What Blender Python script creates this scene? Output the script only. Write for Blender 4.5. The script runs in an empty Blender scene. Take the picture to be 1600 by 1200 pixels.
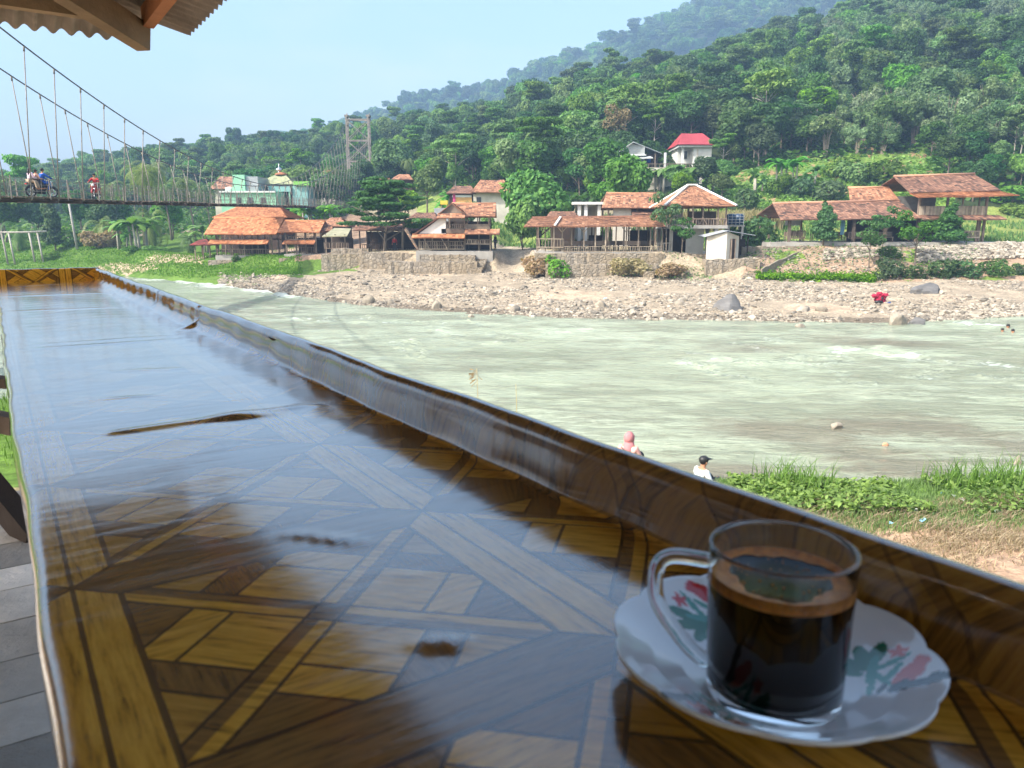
import bpy, bmesh, math, random
import numpy as np
from mathutils import Vector, Matrix, Euler
# ---------------------------------------------------------------- camera, sky, sun, exposure
SC = bpy.context.scene
R = math.radians
C = SC.collection
cam_d = bpy.data.cameras.new("camera"); cam = bpy.data.objects.new("camera", cam_d); C.objects.link(cam)
cam.location = (0, 0, 0); cam.rotation_euler = (R(90-11.31), 0, 0)
cam_d.lens = 27; cam_d.sensor_width = 36; cam_d.clip_start = .02; cam_d.clip_end = 6000
cam_d.dof.use_dof = True; cam_d.dof.focus_distance = 70; cam_d.dof.aperture_fstop = 14
SC.camera = cam
SUN_EL, SUN_AZ = 43, 240          # azimuth measured clockwise from +Y (forward); sun stands behind and to the left
world = bpy.data.worlds.new("World"); SC.world = world; world.use_nodes = True
wn = world.node_tree
sky = wn.nodes.new("ShaderNodeTexSky"); sky.sky_type = 'NISHITA'; sky.sun_disc = False
sky.sun_elevation = R(SUN_EL); sky.sun_rotation = R(SUN_AZ)
sky.air_density = 1.35; sky.dust_density = 4.0; sky.ozone_density = 2.0
tc_ = wn.nodes.new("ShaderNodeTexCoord"); mp_ = wn.nodes.new("ShaderNodeMapping"); mp_.inputs['Scale'].default_value = (1.6, 1.6, 5); no_ = wn.nodes.new("ShaderNodeTexNoise"); no_.inputs['Scale'].default_value = 1.7; no_.inputs['Detail'].default_value = 7; no_.inputs['Roughness'].default_value = .55
cr_ = wn.nodes.new("ShaderNodeValToRGB"); cr_.color_ramp.elements[0].position = .47; cr_.color_ramp.elements[1].position = .75; cr_.color_ramp.elements[1].color = (.55, .55, .55, 1)
bw_ = wn.nodes.new("ShaderNodeRGBToBW"); sc_ = wn.nodes.new("ShaderNodeMath"); sc_.operation = 'MULTIPLY'; sc_.inputs[1].default_value = 1.22; mx_ = wn.nodes.new("ShaderNodeMix"); mx_.data_type = 'RGBA'   # thin bright cloud veils
for a_, b_ in ((tc_.outputs['Generated'], mp_.inputs[0]), (mp_.outputs[0], no_.inputs[0]), (no_.outputs[0], cr_.inputs[0]), (sky.outputs[0], bw_.inputs[0]), (bw_.outputs[0], sc_.inputs[0]), (cr_.outputs[0], mx_.inputs[0]), (sky.outputs[0], mx_.inputs[6]), (sc_.outputs[0], mx_.inputs[7]), (mx_.outputs[2], wn.nodes['Background'].inputs[0])): wn.links.new(a_, b_)
wn.nodes['Background'].inputs[1].default_value = .15
sl = bpy.data.lights.new("sun", 'SUN'); sl.energy = 3.3; sl.angle = R(.5); sl.color = (1, .95, .87)
so = bpy.data.objects.new("sun", sl); C.objects.link(so)
sdir = Vector((math.sin(R(SUN_AZ))*math.cos(R(SUN_EL)), math.cos(R(SUN_AZ))*math.cos(R(SUN_EL)), math.sin(R(SUN_EL))))
so.rotation_euler = sdir.to_track_quat('Z', 'Y').to_euler(); so.location = (-30, -30, 60)
SC.view_settings.view_transform = 'Standard'; SC.view_settings.look = 'None'
SC.view_settings.exposure = 1.38; SC.view_settings.gamma = 1
SC.cycles.max_bounces = 10; SC.cycles.transparent_max_bounces = 8; SC.cycles.transmission_bounces = 8
SC.cycles.diffuse_bounces = 3; SC.cycles.glossy_bounces = 4; SC.cycles.volume_bounces = 0
SC.cycles.caustics_reflective = False
rng = np.random.default_rng(7); random.seed(7)

# ---------------------------------------------------------------- where a sight line of the photograph meets the place
c0, s0 = math.cos(R(11.31)), math.sin(R(11.31))
def ray(px, py):
    v = (600-py)/1200
    return (px-800)/1200, c0+v*s0, v*c0-s0
def W(px, py, Y):
    r = ray(px, py); k = Y/r[1]
    return Vector((r[0]*k, Y, r[2]*k))
def X(px, Y, py=370): return W(px, py, Y).x
def TB(s, t, z):                       # table frame: s along the counter, t across it
    return Vector((-.556*s+.831*t, .831*s+.556*t, z))

# ---------------------------------------------------------------- materials
class E_:                                # arithmetic on shader sockets
    def __init__(s, nt, o): s.nt, s.o = nt, o
    def _m(s, op, b=None, c=None):
        n = s.nt.nodes.new("ShaderNodeMath"); n.operation = op
        for i, v in enumerate((s, b, c)):
            if v is None: continue
            if isinstance(v, E_): s.nt.links.new(v.o, n.inputs[i])
            else: n.inputs[i].default_value = v
        return E_(s.nt, n.outputs[0])
    def __add__(s, b): return s._m('ADD', b)
    def __radd__(s, b): return s._m('ADD', b)
    def __sub__(s, b): return s._m('SUBTRACT', b)
    def __rsub__(s, b): return (s*-1)+b
    def __mul__(s, b): return s._m('MULTIPLY', b)
    def __rmul__(s, b): return s._m('MULTIPLY', b)
    def __lt__(s, b): return s._m('LESS_THAN', b)
    def __gt__(s, b): return s._m('GREATER_THAN', b)
    def abs(s): return s._m('ABSOLUTE')
    def fr(s): return s._m('FRACT')
    def mx(s, b): return s._m('MAXIMUM', b)
    def mn(s, b): return s._m('MINIMUM', b)
    def sin(s): return s._m('SINE')
def nd(nt, typ, props=None, **ins):
    n = nt.nodes.new("ShaderNode"+typ)
    for k, v in (props or {}).items(): setattr(n, k, v)
    for k, v in ins.items():
        key = int(k[1:]) if k[0] == 'i' and k[1:].isdigit() else k.replace('_', ' ')
        put(nt, n.inputs[key], v)
    return n
def put(nt, sock, v):
    if isinstance(v, E_): nt.links.new(v.o, sock)
    elif isinstance(v, bpy.types.NodeSocket): nt.links.new(v, sock)
    elif isinstance(v, (tuple, list)) and len(v) == 3 and sock.type == 'RGBA': sock.default_value = (*v, 1)
    else: sock.default_value = v
def mixc(nt, f, a, b, mode='MIX'):
    n = nt.nodes.new("ShaderNodeMix"); n.data_type = 'RGBA'; n.blend_type = mode
    put(nt, n.inputs[0], f); put(nt, n.inputs[6], a); put(nt, n.inputs[7], b)
    return n.outputs[2]
def ramp(nt, f, stops):
    n = nt.nodes.new("ShaderNodeValToRGB"); put(nt, n.inputs[0], f)
    e = n.color_ramp.elements
    for i, (p, c) in enumerate(stops):
        x = e[i] if i < len(e) else e.new(p)
        x.position = p; x.color = (*c, 1) if isinstance(c, (tuple, list)) else (c, c, c, 1)
    return n.outputs[0]
def start(name):
    m = bpy.data.materials.new(name); m.use_nodes = True
    return m, m.node_tree, m.node_tree.nodes['Principled BSDF']
def noise(nt, co, scale, detail=4, rough=.55, stretch=None):
    if stretch:
        mp = nd(nt, 'Mapping', Vector=co, Scale=stretch); co = mp.outputs[0]
    return nd(nt, 'TexNoise', Vector=co, Scale=scale, Detail=detail, Roughness=rough).outputs[0]
def coords(nt): return nd(nt, 'TexCoord').outputs['Object']
def plain(name, a, b=None, rough=.8, ns=3., stretch=None, bump=0., bs=20., metal=0., spec=.3, tone=False, detail=5):
    """two colours mixed by noise; tone=True also varies it by the 'tone' attribute of each piece"""
    m, nt, bs_ = start(name); co = coords(nt)
    b = b or tuple(x*.6 for x in a)
    n1 = noise(nt, co, ns, detail, .6, stretch)
    f = ramp(nt, n1, [(.32, 0.), (.68, 1.)])
    col = mixc(nt, f, a, b)
    if tone:
        at = nd(nt, 'Attribute', dict(attribute_name='tone')).outputs['Fac']
        t2 = ramp(nt, at, [(0, .5), (1, 1.45)])
        col = mixc(nt, 1., col, t2, 'MULTIPLY')
    put(nt, bs_.inputs['Base Color'], col)
    bs_.inputs['Roughness'].default_value = rough; bs_.inputs['Metallic'].default_value = metal
    bs_.inputs['Specular IOR Level'].default_value = spec
    if bump:
        h = noise(nt, co, bs, 5, .6, stretch)
        bn = nd(nt, 'Bump', Height=h, Strength=bump, Distance=.02)
        put(nt, bs_.inputs['Normal'], bn.outputs[0])
    return m
def leafmat(name, dark, light, trans=.35, var=.35):
    m, nt, bs_ = start(name)
    at = nd(nt, 'Attribute', dict(attribute_name='tone')).outputs['Fac']
    col = mixc(nt, at, dark, light)
    rnd = nd(nt, 'ObjectInfo').outputs['Random']
    hs = nd(nt, 'HueSaturation', Color=col)
    put(nt, hs.inputs['Hue'], E_(nt, rnd)*.05+.475)
    r2 = (E_(nt, rnd)*7.31).fr()
    put(nt, hs.inputs['Value'], r2*var*2+(1-var))
    put(nt, hs.inputs['Saturation'], (E_(nt, rnd)*13.7).fr()*.4+.75)
    put(nt, bs_.inputs['Base Color'], hs.outputs[0])
    bs_.inputs['Roughness'].default_value = .6; bs_.inputs['Specular IOR Level'].default_value = .25
    tr = nd(nt, 'BsdfTranslucent', Color=mixc(nt, 1., hs.outputs[0], (1.3, 1.5, .6), 'MULTIPLY'))
    mx = nt.nodes.new("ShaderNodeMixShader"); mx.inputs[0].default_value = trans
    nt.links.new(bs_.outputs[0], mx.inputs[1]); nt.links.new(tr.outputs[0], mx.inputs[2])
    nt.links.new(mx.outputs[0], nt.nodes['Material Output'].inputs[0])
    return m
M = {}
M['leaf'] = leafmat('foliage', (.045, .115, .024), (.18, .31, .065), var=.45)
M['leaf_bright'] = leafmat('bright foliage', (.06, .15, .015), (.2, .37, .04), var=.15)
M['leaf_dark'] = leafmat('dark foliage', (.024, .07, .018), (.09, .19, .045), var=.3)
M['leaf_grey'] = leafmat('bamboo foliage', (.07, .13, .045), (.22, .33, .13), var=.3)
M['leaf_layer'] = leafmat('layered tree foliage', (.025, .085, .018), (.09, .23, .045), var=.02)
M['palm'] = leafmat('palm fronds', (.05, .10, .025), (.2, .28, .08), var=.25)
M['banana'] = leafmat('banana leaves', (.05, .14, .02), (.16, .34, .06), var=.15)
M['grass'] = leafmat('grass blades', (.065, .13, .018), (.18, .3, .045), var=.05)
M['straw'] = leafmat('dry grass', (.2, .13, .06), (.46, .36, .2), var=.05)
M['blossom'] = leafmat('leafless crown twigs', (.16, .11, .06), (.34, .27, .16), var=.05)
M['bark'] = plain('bark', (.2, .16, .12), (.1, .08, .06), .9, 2, (1, 1, .2), .5, 12)
M['bark_pale'] = plain('pale bark', (.42, .39, .33), (.25, .22, .18), .9, 2, (1, 1, .2), .4, 12)
M['wood_old'] = plain('weathered wood', (.26, .2, .15), (.14, .105, .08), .9, 1.5, (1, 1, 1), .4, 14, tone=True)
M['bamboo'] = plain('weathered bamboo', (.36, .3, .22), (.2, .16, .12), .8, 1.5, None, .2, 14, tone=True)
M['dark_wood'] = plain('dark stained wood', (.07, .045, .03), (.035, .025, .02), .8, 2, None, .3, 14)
M['concrete'] = plain('concrete', (.42, .4, .36), (.28, .26, .23), .9, .8, None, .4, 6)
M['white_wall'] = plain('white painted wall', (.72, .72, .68), (.55, .54, .5), .8, .6, None, .1, 8)
M['cream_wall'] = plain('cream plaster', (.6, .56, .47), (.42, .38, .32), .85, .7, None, .1, 8)
M['mint_wall'] = plain('mint green plaster', (.33, .62, .4), (.24, .5, .33), .8, .5)
M['green_wall'] = plain('bright green plaster', (.24, .52, .1), (.18, .42, .08), .8, .5)
M['blue_wall'] = plain('turquoise wall', (.26, .46, .42), (.2, .38, .36), .8, .5)
M['grey_metal'] = plain('grey sheet metal', (.42, .43, .44), (.28, .29, .3), .55, 1.2, None, 0, 5, .3)
M['cable'] = plain('grey steel cable', (.14, .14, .14), (.09, .09, .09), .5, 4, None, 0, 5, .5)
M['rope'] = plain('pale steel rod', (.26, .235, .2), (.16, .14, .12), .6, 4)
M['tower'] = plain('weathered steel frame', (.34, .3, .25), (.2, .175, .15), .7, 1.5, (1, 1, .2), 0, 5, .2)
M['black'] = plain('black plastic', (.02, .02, .02), (.03, .03, .03), .4)
M['blue_cloth'] = plain('blue cloth', (.02, .1, .42), (.02, .08, .32), .9)
M['pale_blue'] = plain('pale blue cloth', (.25, .5, .68), (.2, .42, .6), .9)
M['red'] = plain('red cloth', (.5, .05, .04), (.3, .02, .03), .9, 9)
M['crimson'] = plain('crimson cloth', (.42, .02, .06), (.2, .01, .03), .9, 9)
M['red_paint'] = plain('red paint', (.55, .03, .02), (.45, .02, .02), .3)
M['red_roof'] = plain('red metal roof', (.46, .08, .09), (.38, .06, .07), .5, .5)
M['yellow'] = plain('yellow paint', (.7, .5, .05), (.6, .42, .05), .6)
M['skin'] = plain('skin', (.42, .22, .13), (.36, .18, .1), .55, 30)
M['hair'] = plain('black hair', (.012, .01, .01), (.02, .015, .012), .5, 30)
M['pink'] = plain('pink cloth', (.72, .38, .32), (.62, .31, .27), .9, 12)
M['mauve'] = plain('dusty pink headscarf', (.5, .2, .2), (.38, .14, .15), .9, 14, None, .5, 30)
M['lilac'] = plain('pale pink shirt', (.72, .55, .62), (.6, .45, .52), .9, 12)
M['peach'] = plain('peach shirt', (.75, .42, .3), (.65, .35, .25), .9, 12)
M['shirt_white'] = plain('white shirt', (.75, .77, .76), (.6, .63, .63), .9, 12)
M['dark_cloth'] = plain('dark cloth', (.03, .035, .04), (.05, .055, .06), .9, 12)
M['khaki'] = plain('khaki cloth', (.4, .3, .2), (.3, .22, .15), .9, 12)
M['chrome'] = plain('bright metal', (.6, .6, .6), (.5, .5, .5), .25, 5, metal=.8)
M['glass_dark'] = plain('window glass', (.03, .035, .04), (.05, .05, .06), .15, 2, spec=.6)
M['lens'] = plain('lamp lens', (.8, .8, .75), (.7, .7, .65), .15, 2)
def tilemat(name, a, b, c):
    m, nt, bs_ = start(name); co = coords(nt)
    at = nd(nt, 'Attribute', dict(attribute_name='tone')).outputs['Fac']
    big = noise(nt, co, .9, 6, .7)
    f = E_(nt, at)*.8+E_(nt, big)*1.0-.4
    col = ramp(nt, f, [(.12, c), (.45, b), (.8, a)])
    put(nt, bs_.inputs['Base Color'], col); bs_.inputs['Roughness'].default_value = .85
    bs_.inputs['Specular IOR Level'].default_value = .2
    return m
M['tile_new'] = tilemat('new orange roof tiles', (.62, .29, .14), (.47, .19, .085), (.28, .11, .055))
M['tile'] = tilemat('weathered orange roof tiles', (.58, .31, .18), (.38, .18, .10), (.13, .075, .055))
M['tile_old'] = tilemat('old mossy roof tiles', (.43, .235, .15), (.26, .135, .09), (.08, .06, .05))
def stonewall():
    m, nt, bs_ = start('rubble stone masonry'); co = coords(nt)
    v = nd(nt, 'TexVoronoi', Vector=co, Scale=2.6)
    e = nd(nt, 'TexVoronoi', dict(feature='DISTANCE_TO_EDGE'), Vector=co, Scale=2.6)
    sep = nd(nt, 'SeparateColor', Color=v.outputs['Color'])
    col = ramp(nt, sep.outputs[0], [(0, (.2, .17, .13)), (.5, (.29, .25, .2)), (1, (.34, .30, .24))])
    col = mixc(nt, ramp(nt, e.outputs[0], [(.02, 1.), (.09, 0.)]), col, (.19, .165, .13))
    col = mixc(nt, ramp(nt, noise(nt, co, .4), [(.35, 0.), (.55, .9)]), col, (.25, .2, .135))
    put(nt, bs_.inputs['Base Color'], col); bs_.inputs['Roughness'].default_value = .95
    bn = nd(nt, 'Bump', Height=ramp(nt, e.outputs[0], [(0, 0.), (.15, 1.)]), Strength=.8, Distance=.06)
    put(nt, bs_.inputs['Normal'], bn.outputs[0]); return m
M['stone_wall'] = stonewall()
M['rock'] = plain('river rock', (.37, .32, .25), (.18, .155, .12), .85, 1.6, None, .6, 6, tone=True)
M['rock_grey'] = plain('grey boulder', (.17, .165, .16), (.095, .092, .09), .8, 1.2, (1, 1, 3), .6, 5)
M['rock_orange'] = plain('orange stone', (.55, .27, .15), (.42, .2, .12), .8, 3)

# ---------------------------------------------------------------- mesh collector
class MB:
    def __init__(s): s.v = []; s.f = []; s.t = []; s.sm = []
    def add(s, vs, fs, tone=None, smooth=False):
        o = len(s.v); s.v += [tuple(x) for x in vs]
        tone = random.random() if tone is None else tone
        for f in fs: s.f.append([o+i for i in f]); s.t.append(tone); s.sm.append(smooth)
    def box(s, c, d, rz=0, tone=None, rx=0):
        m = Matrix.Translation(c) @ Euler((rx, 0, rz)).to_matrix().to_4x4()
        h = [x/2 for x in d]
        vs = [m @ Vector((a*h[0], b*h[1], e*h[2])) for a in (-1, 1) for b in (-1, 1) for e in (-1, 1)]
        s.add(vs, [(0, 1, 3, 2), (4, 6, 7, 5), (0, 4, 5, 1), (2, 3, 7, 6), (0, 2, 6, 4), (1, 5, 7, 3)], tone)
    def box2(s, x0, x1, y0, y1, z0, z1, tone=None):
        s.box(((x0+x1)/2, (y0+y1)/2, (z0+z1)/2), (x1-x0, y1-y0, z1-z0), 0, tone)
    def bar(s, p, q, w, h=None, tone=None):
        p, q = Vector(p), Vector(q); h = h or w; d = q-p; L = d.length
        if L < 1e-6: return
        d.normalize(); up = Vector((0, 0, 1)) if abs(d.z) < .95 else Vector((0, 1, 0))
        a = d.cross(up).normalized()*w/2; b = a.normalized().cross(d).normalized()*h/2
        vs = [p-a-b, p+a-b, p+a+b, p-a+b, q-a-b, q+a-b, q+a+b, q-a+b]
        s.add(vs, [(0, 1, 2, 3), (7, 6, 5, 4), (0, 4, 5, 1), (1, 5, 6, 2), (2, 6, 7, 3), (3, 7, 4, 0)], tone)
    def tube(s, pts, rad, n=8, tone=None, closed=False, cap=True):
        pts = [Vector(p) for p in pts]; K = len(pts)
        rr = rad if isinstance(rad, (list, tuple)) else [rad]*K
        vs = []; ref = None
        for i, p in enumerate(pts):
            if closed: d = pts[(i+1) % K]-pts[i-1]
            else: d = pts[min(i+1, K-1)]-pts[max(i-1, 0)]
            d.normalize()
            if ref is None:
                ref = Vector((0, 0, 1)) if abs(d.z) < .9 else Vector((1, 0, 0))
            a = (ref-d*ref.dot(d)).normalized(); ref = a; b = d.cross(a)
            for j in range(n):
                g = 2*math.pi*j/n
                vs.append(p+(a*math.cos(g)+b*math.sin(g))*rr[i])
        fs = []
        for i in range(K if closed else K-1):
            for j in range(n):
                i2 = (i+1) % K
                fs.append((i*n+j, i*n+(j+1) % n, i2*n+(j+1) % n, i2*n+j))
        if not closed and cap:
            fs.append(tuple(range(n-1, -1, -1))); fs.append(tuple((K-1)*n+j for j in range(n)))
        s.add(vs, fs, tone, n > 4)
    def lathe(s, prof, c=(0, 0, 0), n=24, tone=None, smooth=True):
        vs = []; K = len(prof)
        for r, z in prof:
            for j in range(n):
                g = 2*math.pi*j/n; vs.append((c[0]+r*math.cos(g), c[1]+r*math.sin(g), c[2]+z))
        fs = [(i*n+j, i*n+(j+1) % n, (i+1)*n+(j+1) % n, (i+1)*n+j) for i in range(K-1) for j in range(n)]
        s.add(vs, fs, tone, smooth)
    def ball(s, c, r, n=10, m=7, tone=None):
        r = r if isinstance(r, (tuple, list)) else (r, r, r)
        vs = [(c[0], c[1], c[2]-r[2])]
        for i in range(1, m):
            ph = math.pi*i/m-math.pi/2
            for j in range(n):
                g = 2*math.pi*j/n
                vs.append((c[0]+r[0]*math.cos(ph)*math.cos(g), c[1]+r[1]*math.cos(ph)*math.sin(g), c[2]+r[2]*math.sin(ph)))
        vs.append((c[0], c[1], c[2]+r[2])); fs = []
        for j in range(n): fs.append((0, 1+(j+1) % n, 1+j)); fs.append((len(vs)-1, 1+(m-2)*n+j, 1+(m-2)*n+(j+1) % n))
        for i in range(m-2):
            for j in range(n):
                fs.append((1+i*n+j, 1+i*n+(j+1) % n, 1+(i+1)*n+(j+1) % n, 1+(i+1)*n+j))
        s.add(vs, fs, tone, True)
    def build(s, name, mat, parent=None):
        me = bpy.data.meshes.new(name); me.from_pydata(s.v, [], s.f); me.update()
        a = me.attributes.new('tone', 'FLOAT', 'FACE'); a.data.foreach_set('value', np.array(s.t, dtype=np.float32))
        me.polygons.foreach_set('use_smooth', s.sm)
        me.materials.append(mat); o = bpy.data.objects.new(name, me); C.objects.link(o); o.parent = parent
        return o
def npmesh(name, V, F, mat, tone=None, smooth=False, parent=None, link=True):
    """big numpy mesh: F is (n,3) or (n,4)"""
    me = bpy.data.meshes.new(name); k = F.shape[1]
    me.vertices.add(len(V)); me.vertices.foreach_set('co', np.ascontiguousarray(V, dtype=np.float32).ravel())
    me.loops.add(F.size); me.loops.foreach_set('vertex_index', np.ascontiguousarray(F, dtype=np.int32).ravel())
    me.polygons.add(len(F)); me.polygons.foreach_set('loop_start', np.arange(0, F.size, k, dtype=np.int32))
    me.polygons.foreach_set('loop_total', np.full(len(F), k, dtype=np.int32))
    me.update(calc_edges=True)
    me.polygons.foreach_set('use_smooth', np.full(len(F), smooth))
    if tone is not None:
        a = me.attributes.new('tone', 'FLOAT', 'FACE'); a.data.foreach_set('value', np.ascontiguousarray(tone, dtype=np.float32))
    if mat: me.materials.append(mat)
    o = bpy.data.objects.new(name, me)
    if link: C.objects.link(o)
    o.parent = parent
    return o
def grid_faces(nu, nv):
    i, j = np.meshgrid(np.arange(nu-1), np.arange(nv-1), indexing='ij'); a = (i*nv+j).ravel()
    return np.stack([a, a+nv, a+nv+1, a+1], 1)
def tag(o, label=None, cat=None, group=None, kind=None):
    if label: o['label'] = label
    if cat: o['category'] = cat
    if group: o['group'] = group
    if kind: o['kind'] = kind
    return o
def root(name, loc, rz=0, label=None, cat=None, group=None, sc=1):
    o = bpy.data.objects.new(name, None); C.objects.link(o); o.location = loc; o.rotation_euler = (0, 0, rz); o.scale = (sc,)*3
    o.empty_display_size = .2
    return tag(o, label, cat, group)
KIDS = {}
# ---------------------------------------------------------------- terrain
def I(x, xs, ys): return np.interp(x, xs, ys)
def smooth(t): t = np.clip(t, 0, 1); return t*t*(3-2*t)
WATER = -5.7
U_F = ([-1.2, -.7, -.6, -.52, -.46, -.40, -.3167, -.26, -.2, -.083, .04, .17, .33, .5, .667, 1.2], [120, 112, 107, 101, 92, 85, 74, 66, 60, 55, 51.5, 50, 49, 48, 52, 54])
U_B = ([-1.2, -.6, -.5, -.42, -.3, -.2, -.1, -.03, 0, .04, .1, .2, .3, .667, 1.2], [130, 112, 104, 93, 86.5, 82, 78.2, 77.5, 77, 72.5, 71.6, 69.6, 67, 65, 66])
def shore_near(x): return I(x, [-40, -16, -6, 0, 6, 12, 30], [40, 25, 18.5, 17.2, 16.6, 17.2, 19])
def nz(x, y, f, seed=0.):
    return (np.sin(x*f+seed)*np.cos(y*f*1.3+seed*2)+np.sin(x*f*2.3+y*f*1.7+seed*3)*.5+np.sin(x*f*.7-y*f*2.9+seed)*.5)/2
RID_U = [-1.2, -.667, -.58, -.5, -.41, -.3, -.22, -.13, -.08, 0, .05, .11, .17, .25, .32, .4, .5, .667, 1.2]
RID_PY = [300, 262, 250, 226, 212, 200, 194, 176, 165, 145, 128, 118, 110, 92, 60, 25, -20, -70, -200]
FAR_PY = [300, 300, 290, 280, 250, 220, 200, 160, 148, 132, 105, 82, 52, 8, -20, -60, -100, -160, -300]
def tanel(py):
    v = (600-np.asarray(py, float))/1200
    return (v*c0-s0)/(c0+v*s0)
RID_E = tanel(RID_PY); FAR_E = tanel(FAR_PY)
def ridge_y(u): return I(u, [-1.2, -.6, -.3, 0, .2, .4, .7, 1.2], [420, 380, 340, 300, 290, 290, 300, 320])
def ground(x, y):
    x = np.asarray(x, float); y = np.asarray(y, float); yy = np.maximum(y, 1.); u = np.clip(x/yy, -1.3, 1.3)
    # near bank
    sn = shore_near(x)
    zn = -4.95+.9*smooth((sn-5-y)/10)+nz(x, y, .9)*.10+nz(x, y, 3.1, 2)*.04
    zn = np.where(y > sn-2.3, zn*(1-smooth((y-sn+2.3)/2.8))+(-6.3)*smooth((y-sn+2.3)/2.8), zn)
    # far side
    yf, yb = I(u, *U_F), I(u, *U_B)
    t = np.clip((y-yf)/np.maximum(yb-yf, 1), -3, 1)
    foot = I(u, [-.6, -.42, -.3, -.2, 0, .3, .7], [-4.3, -4.2, -4.3, -4.0, -4.0, -4.2, -4.2])
    zg = WATER+(foot-WATER)*np.where(t > 0, t**.8, t*1.2)
    zg = np.maximum(zg, -6.4)+np.where(t > -.1, (nz(x, y, .35, 1)*.16+nz(x, y, 1.3, 5)*.07)*smooth((t+.1)*4), 0)
    zt = I(u, [-.7, -.42, -.3, -.25, -.18, -.1, 0, .1, .2, .25, .3, .36, .667, 1], [-1.5, -3.1, -2.95, -2.7, -2.2, -2.1, -2.0, -1.85, -2.0, -2.6, -2.3, -1.5, -1.35, -1.3])
    w = I(u, [-.6, -.3, -.2, -.02, 0, .03, .06, .2, .3, .36, .7], [12, 4, 2.5, 2.5, 9, 9, 2.5, 2.5, 3, 7.5, 7.5])
    ter = zg+(zt-foot)*smooth((y-yb)/w)
    yh = I(u, [-1.2, -.6, -.3, -.1, 0, .1, .2, .7], [220, 200, 175, 135, 120, 108, 100, 98])
    zh = I(u, [-1, -.5, -.3, -.1, .1, .7], [3, 3, 4.5, 5.5, 3, 2.0])
    y1 = yb+w+9
    zv = zt+(zh-zt)*np.clip((y-y1)/np.maximum(yh-y1, 1), 0, 1)
    yr = ridge_y(u); zr = I(u, RID_U, RID_E)*yr-10+3*smooth(u/.15)
    tt = np.clip((y-yh)/(yr-yh), 0, 1)
    k = np.clip((y-yh)/12, 0, 1)
    zhill = zh+(zr-zh)*(tt**.93)+nz(x, y, .035, 3)*3.2*k*(1-tt*.6)
    dn = np.clip((y-yr)/230, 0, 1)
    zb = zhill-(zhill*.35+6)*smooth(dn)
    YF = 1040.; zf = np.maximum(I(u, RID_U, FAR_E)*YF-18, 5)
    tf = smooth((y-yr-120)/(YF-yr-120))
    zfar = zb+(zf-zb)*tf
    zfar = zfar-np.clip((y-YF), 0, 500)*.25
    far = np.where(y < yb, zg, np.where(y < y1, ter, np.where(y < yh, zv, np.where(y < yr, zhill, zfar))))
    return np.where(y < 34, np.where(y < sn+2.5, zn, np.minimum(zg, -6.3)), far)
def gz(x, y): return float(ground(x, y))
def gpt(px, py, Y): x = X(px, Y, py); return Vector((x, Y, gz(x, Y)))

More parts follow.
